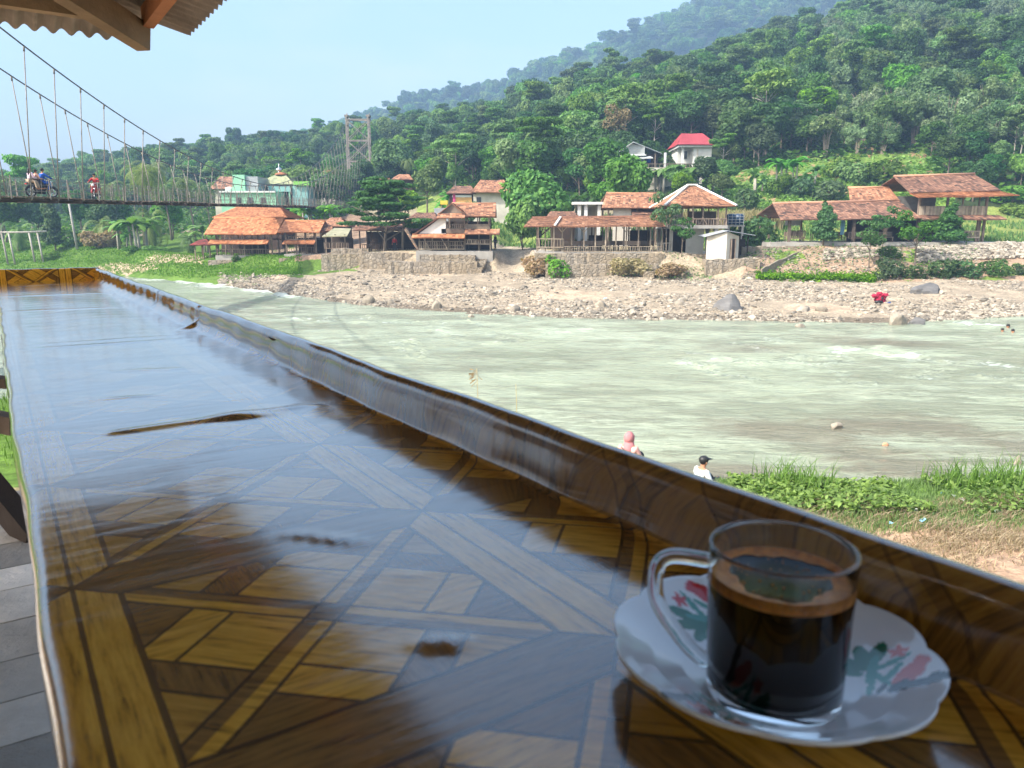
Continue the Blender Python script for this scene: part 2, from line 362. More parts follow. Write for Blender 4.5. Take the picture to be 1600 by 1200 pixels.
def terrain():
    us = np.concatenate([np.linspace(-1.6, -.75, 40), np.linspace(-.74, .74, 600), np.linspace(.75, 1.6, 40)])
    ys = np.concatenate([[-30, -10, -4, 0, 3, 5, 6.5], np.linspace(7.5, 22, 130), np.linspace(22.5, 46, 60), np.linspace(46.2, 100, 330), np.geomspace(100.8, 1450, 250)])
    U, Y = np.meshgrid(us, ys, indexing='ij')
    Xx = U*np.maximum(Y, 12)
    Z = ground(Xx, np.maximum(Y, 1.5))
    V = np.stack([Xx, Y, Z], -1).reshape(-1, 3)
    o = npmesh('ground', V, grid_faces(len(us), len(ys))[:, ::-1], None, smooth=True)
    u = U.ravel(); y = Y.ravel(); x = Xx.ravel(); z = Z.ravel()
    # colour zones of the real surface: r gravel, g grass, b bare earth
    sn = shore_near(x); yf, yb = I(u, *U_F), I(u, *U_B)
    n = nz(x, y, .5, 2)+nz(x, y, 1.7, 4)*.6
    col = np.zeros((len(x), 4), np.float32); col[:, 3] = 1
    def put_(mask, c): col[mask, :3] = c
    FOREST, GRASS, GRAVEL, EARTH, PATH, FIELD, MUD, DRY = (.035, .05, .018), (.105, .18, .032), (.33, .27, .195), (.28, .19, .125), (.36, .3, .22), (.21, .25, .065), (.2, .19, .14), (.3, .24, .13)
    put_(y > 0, GRAVEL)
    nearz = y < 34
    put_(nearz & (y < sn+3), GRASS)
    put_(nearz & (y < 12.6+n*.6), (.40, .27, .18))
    put_(nearz & (y > 12.6+n*.6) & (y < 13.8+n*.9), DRY)
    put_(nearz & (z < -5.35), MUD)
    farz = ~nearz
    put_(farz & (z < -5.5), (.16, .13, .095)); put_(farz & (z > -5.4) & (nz(x, y, .22, 7) > .55), (.42, .325, .23))
    put_(farz & (y > yb-.5) & (y < yb+14), (.33, .27, .19))
    left = farz & (u < -.185)
    put_(left & (y > yb-8+n*2.5+np.clip((u+.33)*60, -6, 14)) & (y < 140), GRASS)
    put_(left & (u > -.28) & (y > yb+2) & (y < 140), EARTH)
    mid = farz & (u > -.185) & (y > yb+3)
    put_(mid, (.28, .24, .15))
    put_(farz & (u > -.02) & (u < .045) & (y > yb-2) & (y < yb+26), PATH)
    put_(farz & (u > -.12) & (u < .06) & (y > yb+17+n*2), (.22, .28, .07))
    rt = farz & (u > .235)
    put_(rt & (y > yb+7) & (y < yb+13.5), (.5, .44, .36))
    put_(rt & (y > yb+13.5), FIELD)
    sl_ = rt & (u > .3) & (y > yb-.5) & (y < yb+7)
    put_(sl_, (.36, .25, .17)); put_(sl_ & (n > .45), (.17, .24, .05))
    put_(farz & (u < -.25) & (y > 97+n*4) & (y < 104+n*3), (.42, .32, .22))
    yh = I(u, [-1.2, -.6, -.3, -.1, 0, .1, .2, .7], [220, 200, 175, 135, 120, 108, 100, 98])
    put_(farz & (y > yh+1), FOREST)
    clear = farz & (u > .26) & (u < .56) & (y > 99) & (y < 124+n*5)
    put_(clear, (.15, .23, .045)); put_(clear & (n > .35), (.34, .22, .12))
    a = o.data.color_attributes.new('zone', 'FLOAT_COLOR', 'POINT'); a.data.foreach_set('color', col.ravel())
    m, nt, b = start('river valley ground'); co = coords(nt)
    zc = nd(nt, 'Attribute', dict(attribute_name='zone')).outputs['Color']
    f1 = ramp(nt, noise(nt, co, .6, 8, .7), [(.3, .62), (.7, 1.3)]); f2 = ramp(nt, noise(nt, co, 5., 5, .7), [(.3, .6), (.7, 1.35)])
    cc = mixc(nt, 1., mixc(nt, 1., zc, f1, 'MULTIPLY'), f2, 'MULTIPLY')
    put(nt, b.inputs['Base Color'], cc); b.inputs['Roughness'].default_value = .95; b.inputs['Specular IOR Level'].default_value = .1
    bn = nd(nt, 'Bump', Height=noise(nt, co, 6, 6, .7), Strength=.7, Distance=.12); put(nt, b.inputs['Normal'], bn.outputs[0])
    o.data.materials.append(m)
    tag(o, kind='structure')
terrain()

# ---------------------------------------------------------------- river
def river():
    us = np.linspace(-1.5, 1.3, 560); ys = np.concatenate([np.linspace(12, 60, 560), np.geomspace(60.4, 150, 130)])
    U, Y = np.meshgrid(us, ys, indexing='ij'); Xx = U*Y
    f = np.zeros_like(Xx); WX = np.sin(Y*.9+Xx*.4)*.9+np.sin(Y*2.3-Xx*.7)*.5; WY = np.sin(Xx*.55+1)*.8+np.sin(Xx*1.7+Y*.6)*.45
    # rapids: each a crest line (x0,y0)-(x1,y1), width, strength
    RP = [((800, 478), (890, 522), 1.0, .5), ((1180, 530), (1335, 590), 1.1, .6), ((1120, 570), (1290, 555), 1.1, .6), ((1290, 560), (1350, 548), .8, .7), ((1440, 560), (1600, 575), 1.3, .7),
          ((1480, 590), (1600, 600), 1.2, .5), ((1480, 505), (1545, 510), .7, 1.0), ((480, 500), (560, 492), 1.0, .6), ((300, 440), (480, 462), 2.2, 1.), ((240, 436), (400, 445), 2.5, .7), ((540, 500), (730, 508), 1.0, .5), ((700, 505), (620, 560), 1.4, .5),
          ((800, 520), (720, 545), 1.2, .4), ((1080, 555), (1120, 590), 1., .5), ((560, 530), (640, 520), 1.2, .4), ((1380, 640), (1600, 680), 1.2, .35), ((1250, 685), (1330, 720), .8, .3)]
    for (a, b, w, k) in RP:
        p = [W(*a, 1), W(*b, 1)]; p = [q*(WATER/q.z) for q in p]
        dx, dy = p[1].x-p[0].x, p[1].y-p[0].y; L = math.hypot(dx, dy)
        t = ((Xx-p[0].x)*dx+(Y-p[0].y)*dy)/L/L; tc = np.clip(t, 0, 1)
        d = np.hypot(Xx+WX-p[0].x-tc*dx, Y+WY-p[0].y-tc*dy)
        f = np.maximum(f, k*np.exp(-(d/w)**2))
    amp = .022+.06*f
    ax, ay = Xx*.35, Y
    Z = WATER+amp*(np.sin(ax*3.1+ay*2.3+np.sin(Xx*.7)*2)+.6*np.sin(ax*7.3-ay*3.9+np.sin(Y*.5)*3)+.5*np.sin(ax*2.1+ay*6.1))
    Z += .03*rng.standard_normal(Xx.shape)*(f > .35)
    o = npmesh('river', np.stack([Xx, Y, Z], -1).reshape(-1, 3), grid_faces(len(us), len(ys))[:, ::-1], None, smooth=True)
    a = o.data.attributes.new('foam', 'FLOAT', 'POINT'); a.data.foreach_set('value', f.ravel().astype(np.float32))
    sh = smooth((27-Y)/7)*smooth((Xx-1)/5)*np.clip(.5+nz(Xx, Y, .45, 3), 0, 1); sh = np.maximum(sh, .8*np.exp(-((Y-35-.25*Xx)/4)**2)*smooth((Xx-4)/6)*np.clip(.3+nz(Xx, Y, .3, 6), 0, 1)); a = o.data.attributes.new('shallow', 'FLOAT', 'POINT'); a.data.foreach_set('value', sh.ravel().astype(np.float32))
    m, nt, b = start('milky green river water'); co = coords(nt)
    fo = E_(nt, nd(nt, 'Attribute', dict(attribute_name='foam')).outputs['Fac'])
    big = noise(nt, co, .12, 4, .6, (.6, 1.3, 1)); st = noise(nt, co, 1.0, 6, .65, (.55, 1.9, 1)); fine = noise(nt, co, 3.2, 5, .6, (.6, 1.9, 1))
    col = ramp(nt, big, [(.3, (.26, .29, .205)), (.5, (.33, .37, .265)), (.72, (.39, .435, .325))])
    pat = noise(nt, co, .22, 4, .6, (.5, 1.2, 1)); col = mixc(nt, ramp(nt, E_(nt, st)*.6+E_(nt, fine)*.35+E_(nt, pat)*.9, [(.88, 0.), (1.1, .75)]), col, (.185, .2, .14))
    fm = fo*.95+E_(nt, fine)*1.3+E_(nt, st)*.9-1.53
    shl = E_(nt, nd(nt, 'Attribute', dict(attribute_name='shallow')).outputs['Fac']); col = mixc(nt, ramp(nt, shl*.8+E_(nt, st)*.5+E_(nt, fine)*.4, [(.62, 0.), (1.05, .85)]), col, (.17, .155, .11))
    col = mixc(nt, ramp(nt, fm, [(.1, 0.), (.6, 1.)]), col, (.66, .71, .66))
    put(nt, b.inputs['Base Color'], col)
    put(nt, b.inputs['Roughness'], ramp(nt, fm, [(.1, .12), (.35, .7)]))
    b.inputs['IOR'].default_value = 1.33
    h = E_(nt, st)*.7+E_(nt, fine)*.4+E_(nt, noise(nt, co, 10, 3, .6, (.6, 1.8, 1)))*.16
    bn = nd(nt, 'Bump', Height=h, Strength=1., Distance=.26); put(nt, b.inputs['Normal'], bn.outputs[0])
    o.data.materials.append(m); tag(o, kind='structure')
river()

# ---------------------------------------------------------------- stones
def ico():
    bm = bmesh.new(); bmesh.ops.create_icosphere(bm, subdivisions=1, radius=1)
    v = np.array([p.co[:] for p in bm.verts]); f = np.array([[q.index for q in p.verts] for p in bm.faces]); bm.free(); return v, f
def scatter_stones(name, P, S, label, cat, mat):
    v, f = ico(); n = len(P)
    V = np.repeat(v[None], n, 0)*(1+rng.uniform(-.3, .3, (n, len(v), 1)))
    V *= S[:, None, None]*np.stack([rng.uniform(.8, 1.5, n), rng.uniform(.7, 1.1, n), rng.uniform(.4, .75, n)], -1)[:, None]
    a = rng.uniform(0, 6.28, n); ca, sa = np.cos(a)[:, None], np.sin(a)[:, None]
    x, y = V[..., 0].copy(), V[..., 1].copy(); V[..., 0] = x*ca-y*sa; V[..., 1] = x*sa+y*ca
    V += P[:, None]
    F = (f[None]+(np.arange(n)*len(v))[:, None, None]).reshape(-1, 3)
    o = npmesh(name, V.reshape(-1, 3), F, mat, tone=np.repeat(rng.uniform(0, 1, n), len(f)))
    return tag(o, label, cat, kind='stuff')
n = 52000
u = rng.uniform(-.38, .75, n); yf, yb = np.interp(u, *U_F), np.interp(u, *U_B)
t = rng.uniform(-.015, 1.0, n)**1.25; t = np.nan_to_num(t, nan=-.01)
y = yf+(yb-yf)*t; x = u*y
keep = (nz(x, y, .25, 9)+rng.uniform(-.7, .5, n) > .0) & ~((u < -.25) & (t > .7))
x, y = x[keep], y[keep]; S = rng.lognormal(-2.8, .55, len(x)).clip(.035, .36)
scatter_stones('gravel', np.stack([x, y, ground(x, y)+S*.12], -1), S, 'pale grey and tan river stones covering the far bank below the huts', 'gravel', M['rock'])
def boulder(px, py, w, h, label, mat='rock', group=None, seed=0, z=None, name='boulder', Y=None, dep=.8):
    if z is None and Y is None:
        r = ray(px, py); Y = 60.
        for _ in range(60):                    # walk along the sight line to the gravel
            k = Y/r[1]; e = gz(r[0]*k, Y)-r[2]*k
            Y -= e*3
            Y = min(max(Y, 40), 85)
        x = r[0]*Y/r[1]; z = gz(x, Y)
    elif Y is None: r = ray(px, py); k = z/r[2]; x, Y = r[0]*k, r[1]*k
    else: x = X(px, Y, py); z = gz(x, Y)
    s = Y/1200*1.02; a, hh = w*s/2, h*s
    bm = bmesh.new(); bmesh.ops.create_icosphere(bm, subdivisions=3, radius=1); rr = random.Random(seed+int(px))
    pl = [(Vector((rr.uniform(-1, 1), rr.uniform(-1, 1), rr.uniform(-.3, 1))).normalized(), rr.uniform(.55, .9)) for _ in range(13)]
    for v in bm.verts:
        for n_, d in pl:
            e = v.co.dot(n_)-d
            if e > 0: v.co -= n_*e*.97
        v.co *= 1+.05*math.sin(v.co.x*7+seed)*math.sin(v.co.y*6)*math.sin(v.co.z*8+2); v.co.x *= a*1.1; v.co.y *= a*dep; v.co.z *= hh*.95
    me = bpy.data.meshes.new(name); bm.to_mesh(me); bm.free()
    at = me.attributes.new('tone', 'FLOAT', 'FACE'); at.data.foreach_set('value', [.4+rr.uniform(-.2, .25)]*len(me.polygons))
    me.materials.append(M[mat]); o = bpy.data.objects.new(name, me); C.objects.link(o); o.location = (x, Y+a*.5, z+hh*.12); o.rotation_euler = (0, 0, rr.uniform(-.4, .4))
    return tag(o, label, 'boulder', group)
boulder(1142, 486, 48, 24, 'large smooth dark grey boulder on the gravel, biggest of the far bank', 'rock_grey')
boulder(1452, 459, 46, 16, 'low grey striped boulder on the gravel below the green shrubs', 'rock_grey')
boulder(1404, 506, 32, 17, 'tan angular boulder at the water edge beside a darker grey one', 'rock', z=-5.62)
boulder(1437, 505, 28, 11, 'flat dark grey boulder at the water edge beside an angular tan one', 'rock_grey', z=-5.62)
boulder(577, 475, 24, 14, 'pale orange-tan boulder at the shore, largest at the left end of the gravel')
boulder(611, 476, 13, 8, 'small tan boulder just right of the pale orange one on the shore')
boulder(683, 482, 17, 12, 'rounded pale boulder on the shore in front of the two-storey hut')
boulder(342, 437, 22, 6, 'flat pale rock in the shallows at the left tip of the gravel', z=-5.6)
boulder(351, 433, 12, 5, 'small dark rock behind the flat pale rock at the left tip of the gravel', 'rock_grey', z=-5.5)
boulder(736, 495, 10, 5, 'small pale rock standing in the water off the gravel shore', z=-5.65)
boulder(805, 487, 22, 10, 'low pale boulder at the shore below the cobbled ramp')
boulder(764, 484, 18, 9, 'grey-tan boulder at the shore, left of the low pale one below the ramp')
boulder(938, 480, 19, 12, 'grey boulder with a blue scrap beside it, below the long open pavilion')
boulder(1064, 477, 17, 8, 'small tan block shaped boulder left of the large dark grey boulder')
boulder(1258, 487, 24, 9, 'pale flat boulder on the gravel below the garden stairs')
boulder(1286, 487, 22, 10, 'pale boulder on dark undercut base, right of the flat one below the stairs')
boulder(1314, 471, 18, 6, 'low brown boulder in the middle of the gravel below the long house')
boulder(1366, 488, 16, 6, 'pale flat boulder below the crimson heap of clothes')
boulder(1252, 510, 15, 5, 'small half sunken rock in the water just off the far shore', z=-5.66)
boulder(1308, 668, 20, 9, 'pale lone rock sticking out of the river in mid stream', z=-5.68)
boulder(1385, 697, 10, 5, 'small orange stone sticking out of the river shallows', 'rock_orange', z=-5.68)
boulder(1592, 726, 14, 14, 'mossy brown rock in the shallows at the right edge', 'rock', z=-5.7)
boulder(20, 418, 26, 12, 'brown boulder on the grass bank beside the bamboo frame', 'rock', Y=106)
# ---------------------------------------------------------------- vegetation library
def rot_quads(P, N, size, asp=1.6, bend=0):
    n = len(P); N = N/np.linalg.norm(N, axis=1, keepdims=True)
    r = rng.standard_normal((n, 3)); a = np.cross(N, r); a /= np.linalg.norm(a, axis=1, keepdims=True)+1e-9; b = np.cross(N, a)
    a = a*size[:, None]*.5*asp; b = b*size[:, None]*.5
    V = np.stack([P-a, P-b*.9+N*0, P+a, P+b*.9], 1)          # rhombus: leaf shaped
    return V.reshape(-1, 3), np.arange(n*4).reshape(-1, 4)
def crown_pts(blobs, n, gap=.25, shell=.55, f=1.3):
    B = np.array(blobs, float); w = (B[:, 3]*B[:, 4]*B[:, 5])**(2/3); w /= w.sum()
    out = []; nr = []
    while sum(map(len, out)) < n:
        k = rng.choice(len(B), n, p=w); d = rng.standard_normal((n, 3)); d /= np.linalg.norm(d, axis=1, keepdims=True)
        rad = rng.uniform(shell, 1, n)**.6*(1+rng.normal(0, .07, n))
        P = B[k, :3]+d*B[k, 3:6]*rad[:, None]
        g = np.sin(P[:, 0]*f*2.1+k)*np.sin(P[:, 1]*f*2.3+1+k)*np.sin(P[:, 2]*f*2.7+2)
        q = ((P[:, None, :]-B[None, :, :3])/B[None, :, 3:6]); ins = ((q**2).sum(-1) < .5).any(1)
        ok = (g > -1+gap*1.8*rng.uniform(.3, 1, n)) & ~ins & ((d[:, 2] > -.75) | (rng.uniform(size=n) < .4))
        out.append(P[ok]); nr.append(d[ok])
    return np.concatenate(out)[:n], np.concatenate(nr)[:n]
def crown_mesh(name, blobs, n, size, mat, gap=.25, up=.5, f=1.3, shell=.55, parent=None, link=True):
    P, d = crown_pts(blobs, n, gap, shell, f)
    N = d+rng.standard_normal((n, 3))*.55+np.array([0, 0, up])
    V, F = rot_quads(P, N, rng.uniform(.6, 1.3, n)*size)
    g = np.sin(P[:, 0]*f*1.7)*np.sin(P[:, 1]*f*1.5+2)*np.sin(P[:, 2]*f*1.9)
    tone = np.clip(.45+.35*g+rng.normal(0, .2, n), 0, 1)
    return npmesh(name, V, F, mat, tone=tone, parent=parent, link=link)
def trunk_mesh(mb, h, r, lean=(0, 0), limbs=5, spread=2., top=None, seed=0, z0=-.4):
    rr = random.Random(seed); pts = []; K = 6
    for i in range(K):
        t = i/(K-1); pts.append((lean[0]*t+rr.uniform(-.05, .05)*h*.1, lean[1]*t+rr.uniform(-.05, .05)*h*.1, z0+(h-z0)*t))
    mb.tube(pts, [r*(1-.55*i/(K-1))*(1.3 if i == 0 else 1) for i in range(K)], 7, .5)
    for k in range(limbs):
        a = k*2.4+rr.uniform(-.4, .4); t = rr.uniform(.55, .98); b = Vector(pts[int(t*(K-1))]); l = spread*rr.uniform(.6, 1)
        up = (top or h*.35)*rr.uniform(.4, 1)
        m = b+Vector((math.cos(a)*l*.5, math.sin(a)*l*.5, up*.6)); e = b+Vector((math.cos(a)*l, math.sin(a)*l, up))
        mb.tube([b, m, e], [r*.42, r*.28, r*.1], 5, .5)
def make_tree(kind, seed, mat='leaf', n=2600):
    """each returns an Empty with trunk and crown; unit real metres, base at origin"""
    rr = random.Random(seed); mb = MB(); r = root('tree', (0, 0, 0))
    if kind == 'round':
        h = 5.0; trunk_mesh(mb, h, .22, (.3, .2), 6, 2.4, 2.6, seed)
        bl = [(rr.uniform(-2, 2), rr.uniform(-2, 2), rr.uniform(5, 8.6), rr.uniform(1.4, 2.2), rr.uniform(1.4, 2.2), rr.uniform(1.1, 1.7)) for _ in range(9)]+[(0, 0, 6.4, 2.5, 2.5, 2.2)]
        k = crown_mesh('crown', bl, n, .42, M[mat], .3, .55, parent=r); bark = M['bark']
    elif kind == 'tall':            # tall thin trunk with umbrella crown of loose flat layers
        h = 9.5; trunk_mesh(mb, h, .17, (rr.uniform(-.5, .5), 0), 7, 2.8, 2.2, seed)
        bl = [(rr.uniform(-2.6, 2.6), rr.uniform(-2.4, 2.4), rr.uniform(8.6, 12), rr.uniform(1.2, 2.), rr.uniform(1.2, 2.), rr.uniform(.4, .65)) for _ in range(12)]
        k = crown_mesh('crown', bl, n, .36, M[mat], .35, 1.1, 1.7, .2, parent=r); bark = M['bark_pale']
    elif kind == 'column':
        h = 4; trunk_mesh(mb, h, .18, (0, 0), 4, 1.2, 3, seed)
        bl = [(rr.uniform(-.8, .8), rr.uniform(-.8, .8), 2.5+i*1.1, 1.9-.15*i, 1.9-.15*i, 1.2) for i in range(7)]
        k = crown_mesh('crown', bl, n, .4, M[mat], .3, .5, parent=r); bark = M['bark']
    elif kind == 'bamboo':          # dome of drooping sprays on many stems
        for q in range(12):
            a = q*2.4; l = rr.uniform(1.2, 3.2); mb.tube([(0.3*math.cos(a), .3*math.sin(a), -.3), (l*.3*math.cos(a), l*.3*math.sin(a), 4), (l*math.cos(a), l*math.sin(a), 7.5)], [.06, .05, .02], 4, .7)
        bl = [(rr.uniform(-2.6, 2.6), rr.uniform(-2.6, 2.6), rr.uniform(3.2, 7.8), rr.uniform(.9, 1.7), rr.uniform(.9, 1.7), rr.uniform(1., 1.8)) for _ in range(14)]
        k = crown_mesh('crown', bl, int(n*1.2), .36, M[mat], .35, .2, 1.9, .3, parent=r); bark = M['bamboo']
    elif kind == 'bush':
        mb.tube([(0, 0, -.2), (0, 0, .6), (.2, 0, 1.2)], [.08, .06, .03], 5)
        bl = [(rr.uniform(-.7, .7), rr.uniform(-.6, .6), rr.uniform(.4, 1.3), rr.uniform(.5, .8), rr.uniform(.5, .8), rr.uniform(.4, .7)) for _ in range(7)]
        k = crown_mesh('crown', bl, n, .17, M[mat], .3, .5, 3, parent=r); bark = M['bark']
    elif kind == 'cone':            # dense garden tree
        mb.tube([(0, 0, -.2), (0, 0, 1.2), (.05, 0, 3)], [.09, .07, .03], 6)
        for q in range(4): mb.tube([(0, 0, .9+q*.3), (.5*math.cos(q*1.7), .5*math.sin(q*1.7), 1.5+q*.4)], [.035, .01], 4)
        bl = [(0.25*math.cos(i*2.3), .25*math.sin(i*2.3), 1.0+i*.42, 1.02-.13*i, 1.02-.13*i, .5) for i in range(7)]+[(.5*math.cos(i*1.3), .5*math.sin(i*1.3), 1.1+.35*i, .55, .55, .4) for i in range(5)]
        k = crown_mesh('crown', bl, n, .17, M[mat], .3, .5, 3.5, parent=r); bark = M['bark']
    elif kind == 'sparse':
        h = 2.2; trunk_mesh(mb, h, .06, (.1, 0), 6, 1.2, .9, seed, -.2)
        bl = [(rr.uniform(-1.2, 1.2), rr.uniform(-.9, .9), rr.uniform(1.7, 3.2), rr.uniform(.45, .8), rr.uniform(.45, .8), rr.uniform(.16, .3)) for _ in range(11)]
        k = crown_mesh('crown', bl, n, .16, M[mat], .35, 1.2, 3.5, .1, parent=r); bark = M['bark']
    t = mb.build('trunk', bark, r); KIDS[r.name] = [t, k]
    return r
def make_palm(seed, h=8, fr=20, L=3.6):
    rr = random.Random(seed); r = root('coconut_palm', (0, 0, 0)); mb = MB()
    lx, ly = rr.uniform(-1, 1), rr.uniform(-.6, .6)
    mb.tube([(lx*(t**2), ly*(t**2), -.3+(h+.3)*t) for t in (0, .2, .4, .6, .8, 1)], [.2, .15, .13, .12, .11, .12], 7, .5)
    tr = mb.build('trunk', M['bark'], r)
    V = []; F = []; T = []
    for k in range(fr):
        a = k*2.399+rr.uniform(-.2, .2); el = 1.15-2.0*(k/fr)+rr.uniform(-.1, .1); l = L*rr.uniform(.85, 1.1)
        d = Vector((math.cos(a), math.sin(a), 0)); p = Vector((lx, ly, h)); ang = el; side = Vector((-d.y, d.x, 0))
        seg = 14; prev = None; tone = rr.uniform(.1, 1) if el > -.5 else rr.uniform(.8, 1)
        for i in range(seg+1):
            t = i/seg; ang -= (.13+.1*t); q = p+(d*math.cos(ang)+Vector((0, 0, math.sin(ang))))*(l/seg)
            ax = (q-p).normalized(); wl = L*.24*math.sin(math.pi*min(.12+t*.86, 1))**.7*1.05
            for sgn in (-1, 1):
                for hh in (0, .5):
                    b = p.lerp(q, hh); tip = b+side*sgn*wl*.8+ax*wl*.5+Vector((0, 0, -wl*rr.uniform(.25, .6)))
                    o = len(V); V += [b, b+ax*.1, tip]; F.append((o, o+1, tip is None or o+2)); T.append(tone)
            p = q
    # pad triangles to quads for one array
    Fq = np.array([(a_, b_, c_, c_) for a_, b_, c_ in F]); me = bpy.data.meshes.new('crown')
    me.from_pydata([tuple(v) for v in V], [], F); me.update()
    at = me.attributes.new('tone', 'FLOAT', 'FACE'); at.data.foreach_set('value', T)
    me.materials.append(M['palm']); c = bpy.data.objects.new('crown', me); C.objects.link(c); c.parent = r
    KIDS[r.name] = [tr, c]; return r
def make_banana(seed, stems=5, h=2.2):
    rr = random.Random(seed); r = root('banana_plant', (0, 0, 0)); mb = MB(); lf = MB()
    for s in range(stems):
        bx, by = rr.uniform(-.5, .5)*stems*.35, rr.uniform(-.5, .5)*stems*.3; hh = h*rr.uniform(.6, 1.1); lx = bx*1.25
        mb.tube([(bx, by, -.2), ((bx+lx)/2, by, hh*.5), (lx, by, hh)], [.13, .11, .07], 6, .5)
        for k in range(7):
            a = k*2.4+rr.uniform(-.3, .3); d = Vector((math.cos(a), math.sin(a), 0)); sd = Vector((-d.y, d.x, 0)); p = Vector((lx, by, hh)); ang = rr.uniform(.7, 1.45); l = h*rr.uniform(.75, 1.05)
            prev = []; tone = rr.uniform(.2, 1); n = 7
            for i in range(n+1):
                t = i/n; w = .3*h/2.2*math.sin(math.pi*(.1+.88*t))**.6
                prev.append((p+sd*w-Vector((0, 0, w*.25)), p.copy(), p-sd*w-Vector((0, 0, w*.25))))
                ang -= .28; p = p+(d*math.cos(ang)+Vector((0, 0, math.sin(ang))))*(l/n)
            for i in range(n):
                A, B = prev[i], prev[i+1]; lf.add([A[0], A[1], A[2], B[0], B[1], B[2]], [(0, 1, 4, 3), (1, 2, 5, 4)], tone, True)
    t = mb.build('stem', M['bark_pale'], r); c = lf.build('leaves', M['banana'], r); KIDS[r.name] = [t, c]; return r

LIB = {}; MADE = {}
def place(key, px, Y, sc, label, name=None, cat='tree', group=None, rz=None, dz=0, x=None, z=None):
    x = X(px, Y) if x is None else x
    loc = (x, Y, (gz(x, Y) if z is None else z)+dz); rz = random.uniform(0, 6.28) if rz is None else rz
    if key in MADE:
        src, kids = MADE[key]; o = src.copy(); C.objects.link(o)
        for ch in kids:
            c_ = ch.copy(); C.objects.link(c_); c_.parent = o
        if 'group' in o: del o['group']
    else:
        o = LIB[key](); MADE[key] = (o, KIDS[o.name])
    o.location = loc; o.rotation_euler = (0, 0, rz); o.scale = sc if isinstance(sc, tuple) else (sc,)*3
    if name: o.name = name
    return tag(o, label, cat, group)
for i in range(3): LIB['round%d' % i] = lambda i=i: make_tree('round', 11+i)
for i in range(2): LIB['roundd%d' % i] = lambda i=i: make_tree('round', 31+i, 'leaf_dark')
LIB['bright0'] = lambda: make_tree('round', 41, 'leaf_bright', 3200)
for i in range(3): LIB['tall%d' % i] = lambda i=i: make_tree('tall', 51+i)
for i in range(2): LIB['bamboo%d' % i] = lambda i=i: make_tree('bamboo', 61+i, 'leaf_grey')
LIB['column0'] = lambda: make_tree('column', 71, 'leaf_dark')
LIB['bush0'] = lambda: make_tree('bush', 81, 'leaf_bright', 900); LIB['bush1'] = lambda: make_tree('bush', 82, 'leaf_dark', 900); LIB['bush2'] = lambda: make_tree('bush', 83, 'leaf', 900)
LIB['cone0'] = lambda: make_tree('cone', 91, 'leaf_layer', 3000); LIB['cone1'] = lambda: make_tree('cone', 92, 'leaf_layer', 3000)
LIB['sparse0'] = lambda: make_tree('sparse', 95, 'leaf_layer', 900); LIB['sparse1'] = lambda: make_tree('sparse', 96, 'leaf_layer', 900)
LIB['palm0'] = lambda: make_palm(1); LIB['palm1'] = lambda: make_palm(2, 9, 22, 3.8); LIB['palm2'] = lambda: make_palm(3, 2.0, 14, 3.0)
LIB['banana0'] = lambda: make_banana(1); LIB['banana1'] = lambda: make_banana(2, 3, 2.0)
# ---------------------------------------------------------------- forest on the hill and individual trees
def in_clear(u, y):
    yh = I(u, [-1.2, -.6, -.3, -.1, 0, .1, .2, .7], [220, 200, 175, 135, 120, 108, 100, 98])
    c1 = y < yh+2
    c2 = (u > .27) & (u < .52) & (y < 121)                     # cleared plot above the gardens
    c3 = ((u > .12) & (u < .2) & (y > 103) & (y < 129)) | ((u > .2) & (u < .262) & (y > 108) & (y < 137))        # in front of and around the two hill houses
    return c1 | c2 | c3
def forest():
    pts = []
    for (y0, y1, sp) in ((96, 330, 4.0), (330, 420, 7.), (760, 1050, 12)):
        for y in np.arange(y0, y1, sp*.9):
            for x in np.arange(-y*.95, y*.95, sp):
                pts.append((x+rng.uniform(-.45, .45)*sp, y+rng.uniform(-.45, .45)*sp))
    P = np.array(pts); u = P[:, 0]/P[:, 1]
    ok = ~in_clear(u, P[:, 1]) & (P[:, 1] < np.where(P[:, 1] < 450, ridge_y(u)+35, 1e9)) & ~((P[:, 1] > 450) & ((u > .5) | (u < -.75)))
    P = P[ok]; u = u[ok]; return P, u
FP, FU = forest()
# nearest trees become trees of their own, the rest one wood
dist = FP[:, 1]-I(FU, [-1.2, -.6, -.3, -.1, 0, .1, .2, .7], [220, 200, 175, 135, 120, 108, 100, 98])
near = (dist < 40) & (np.abs(FU) < .7); idx = np.where(near)[0]; idx = idx[np.argsort(FP[idx, 1])]
own = set(); kinds_u = []
def species(x, y, u):
    a = nz(x, y, .045, 3.3)+rng.normal(0, .35); rt = u > .3
    if rng.uniform() < .07: return 'tall%d' % rng.integers(3)
    if rt and y > 118 and u > .38 and a > -.2: return 'bamboo%d' % rng.integers(2)
    if u > .12 and a > .45: return 'tall%d' % rng.integers(3)
    if a < -.55: return 'roundd%d' % rng.integers(2)
    if a > .75: return 'bamboo%d' % rng.integers(2)
    if rng.uniform() < .09: return 'bright0'
    if u < -.05 and rng.uniform() < .1: return 'palm%d' % rng.integers(2)
    return ('round%d' % rng.integers(3)) if rng.uniform() < .75 else 'roundd%d' % rng.integers(2)
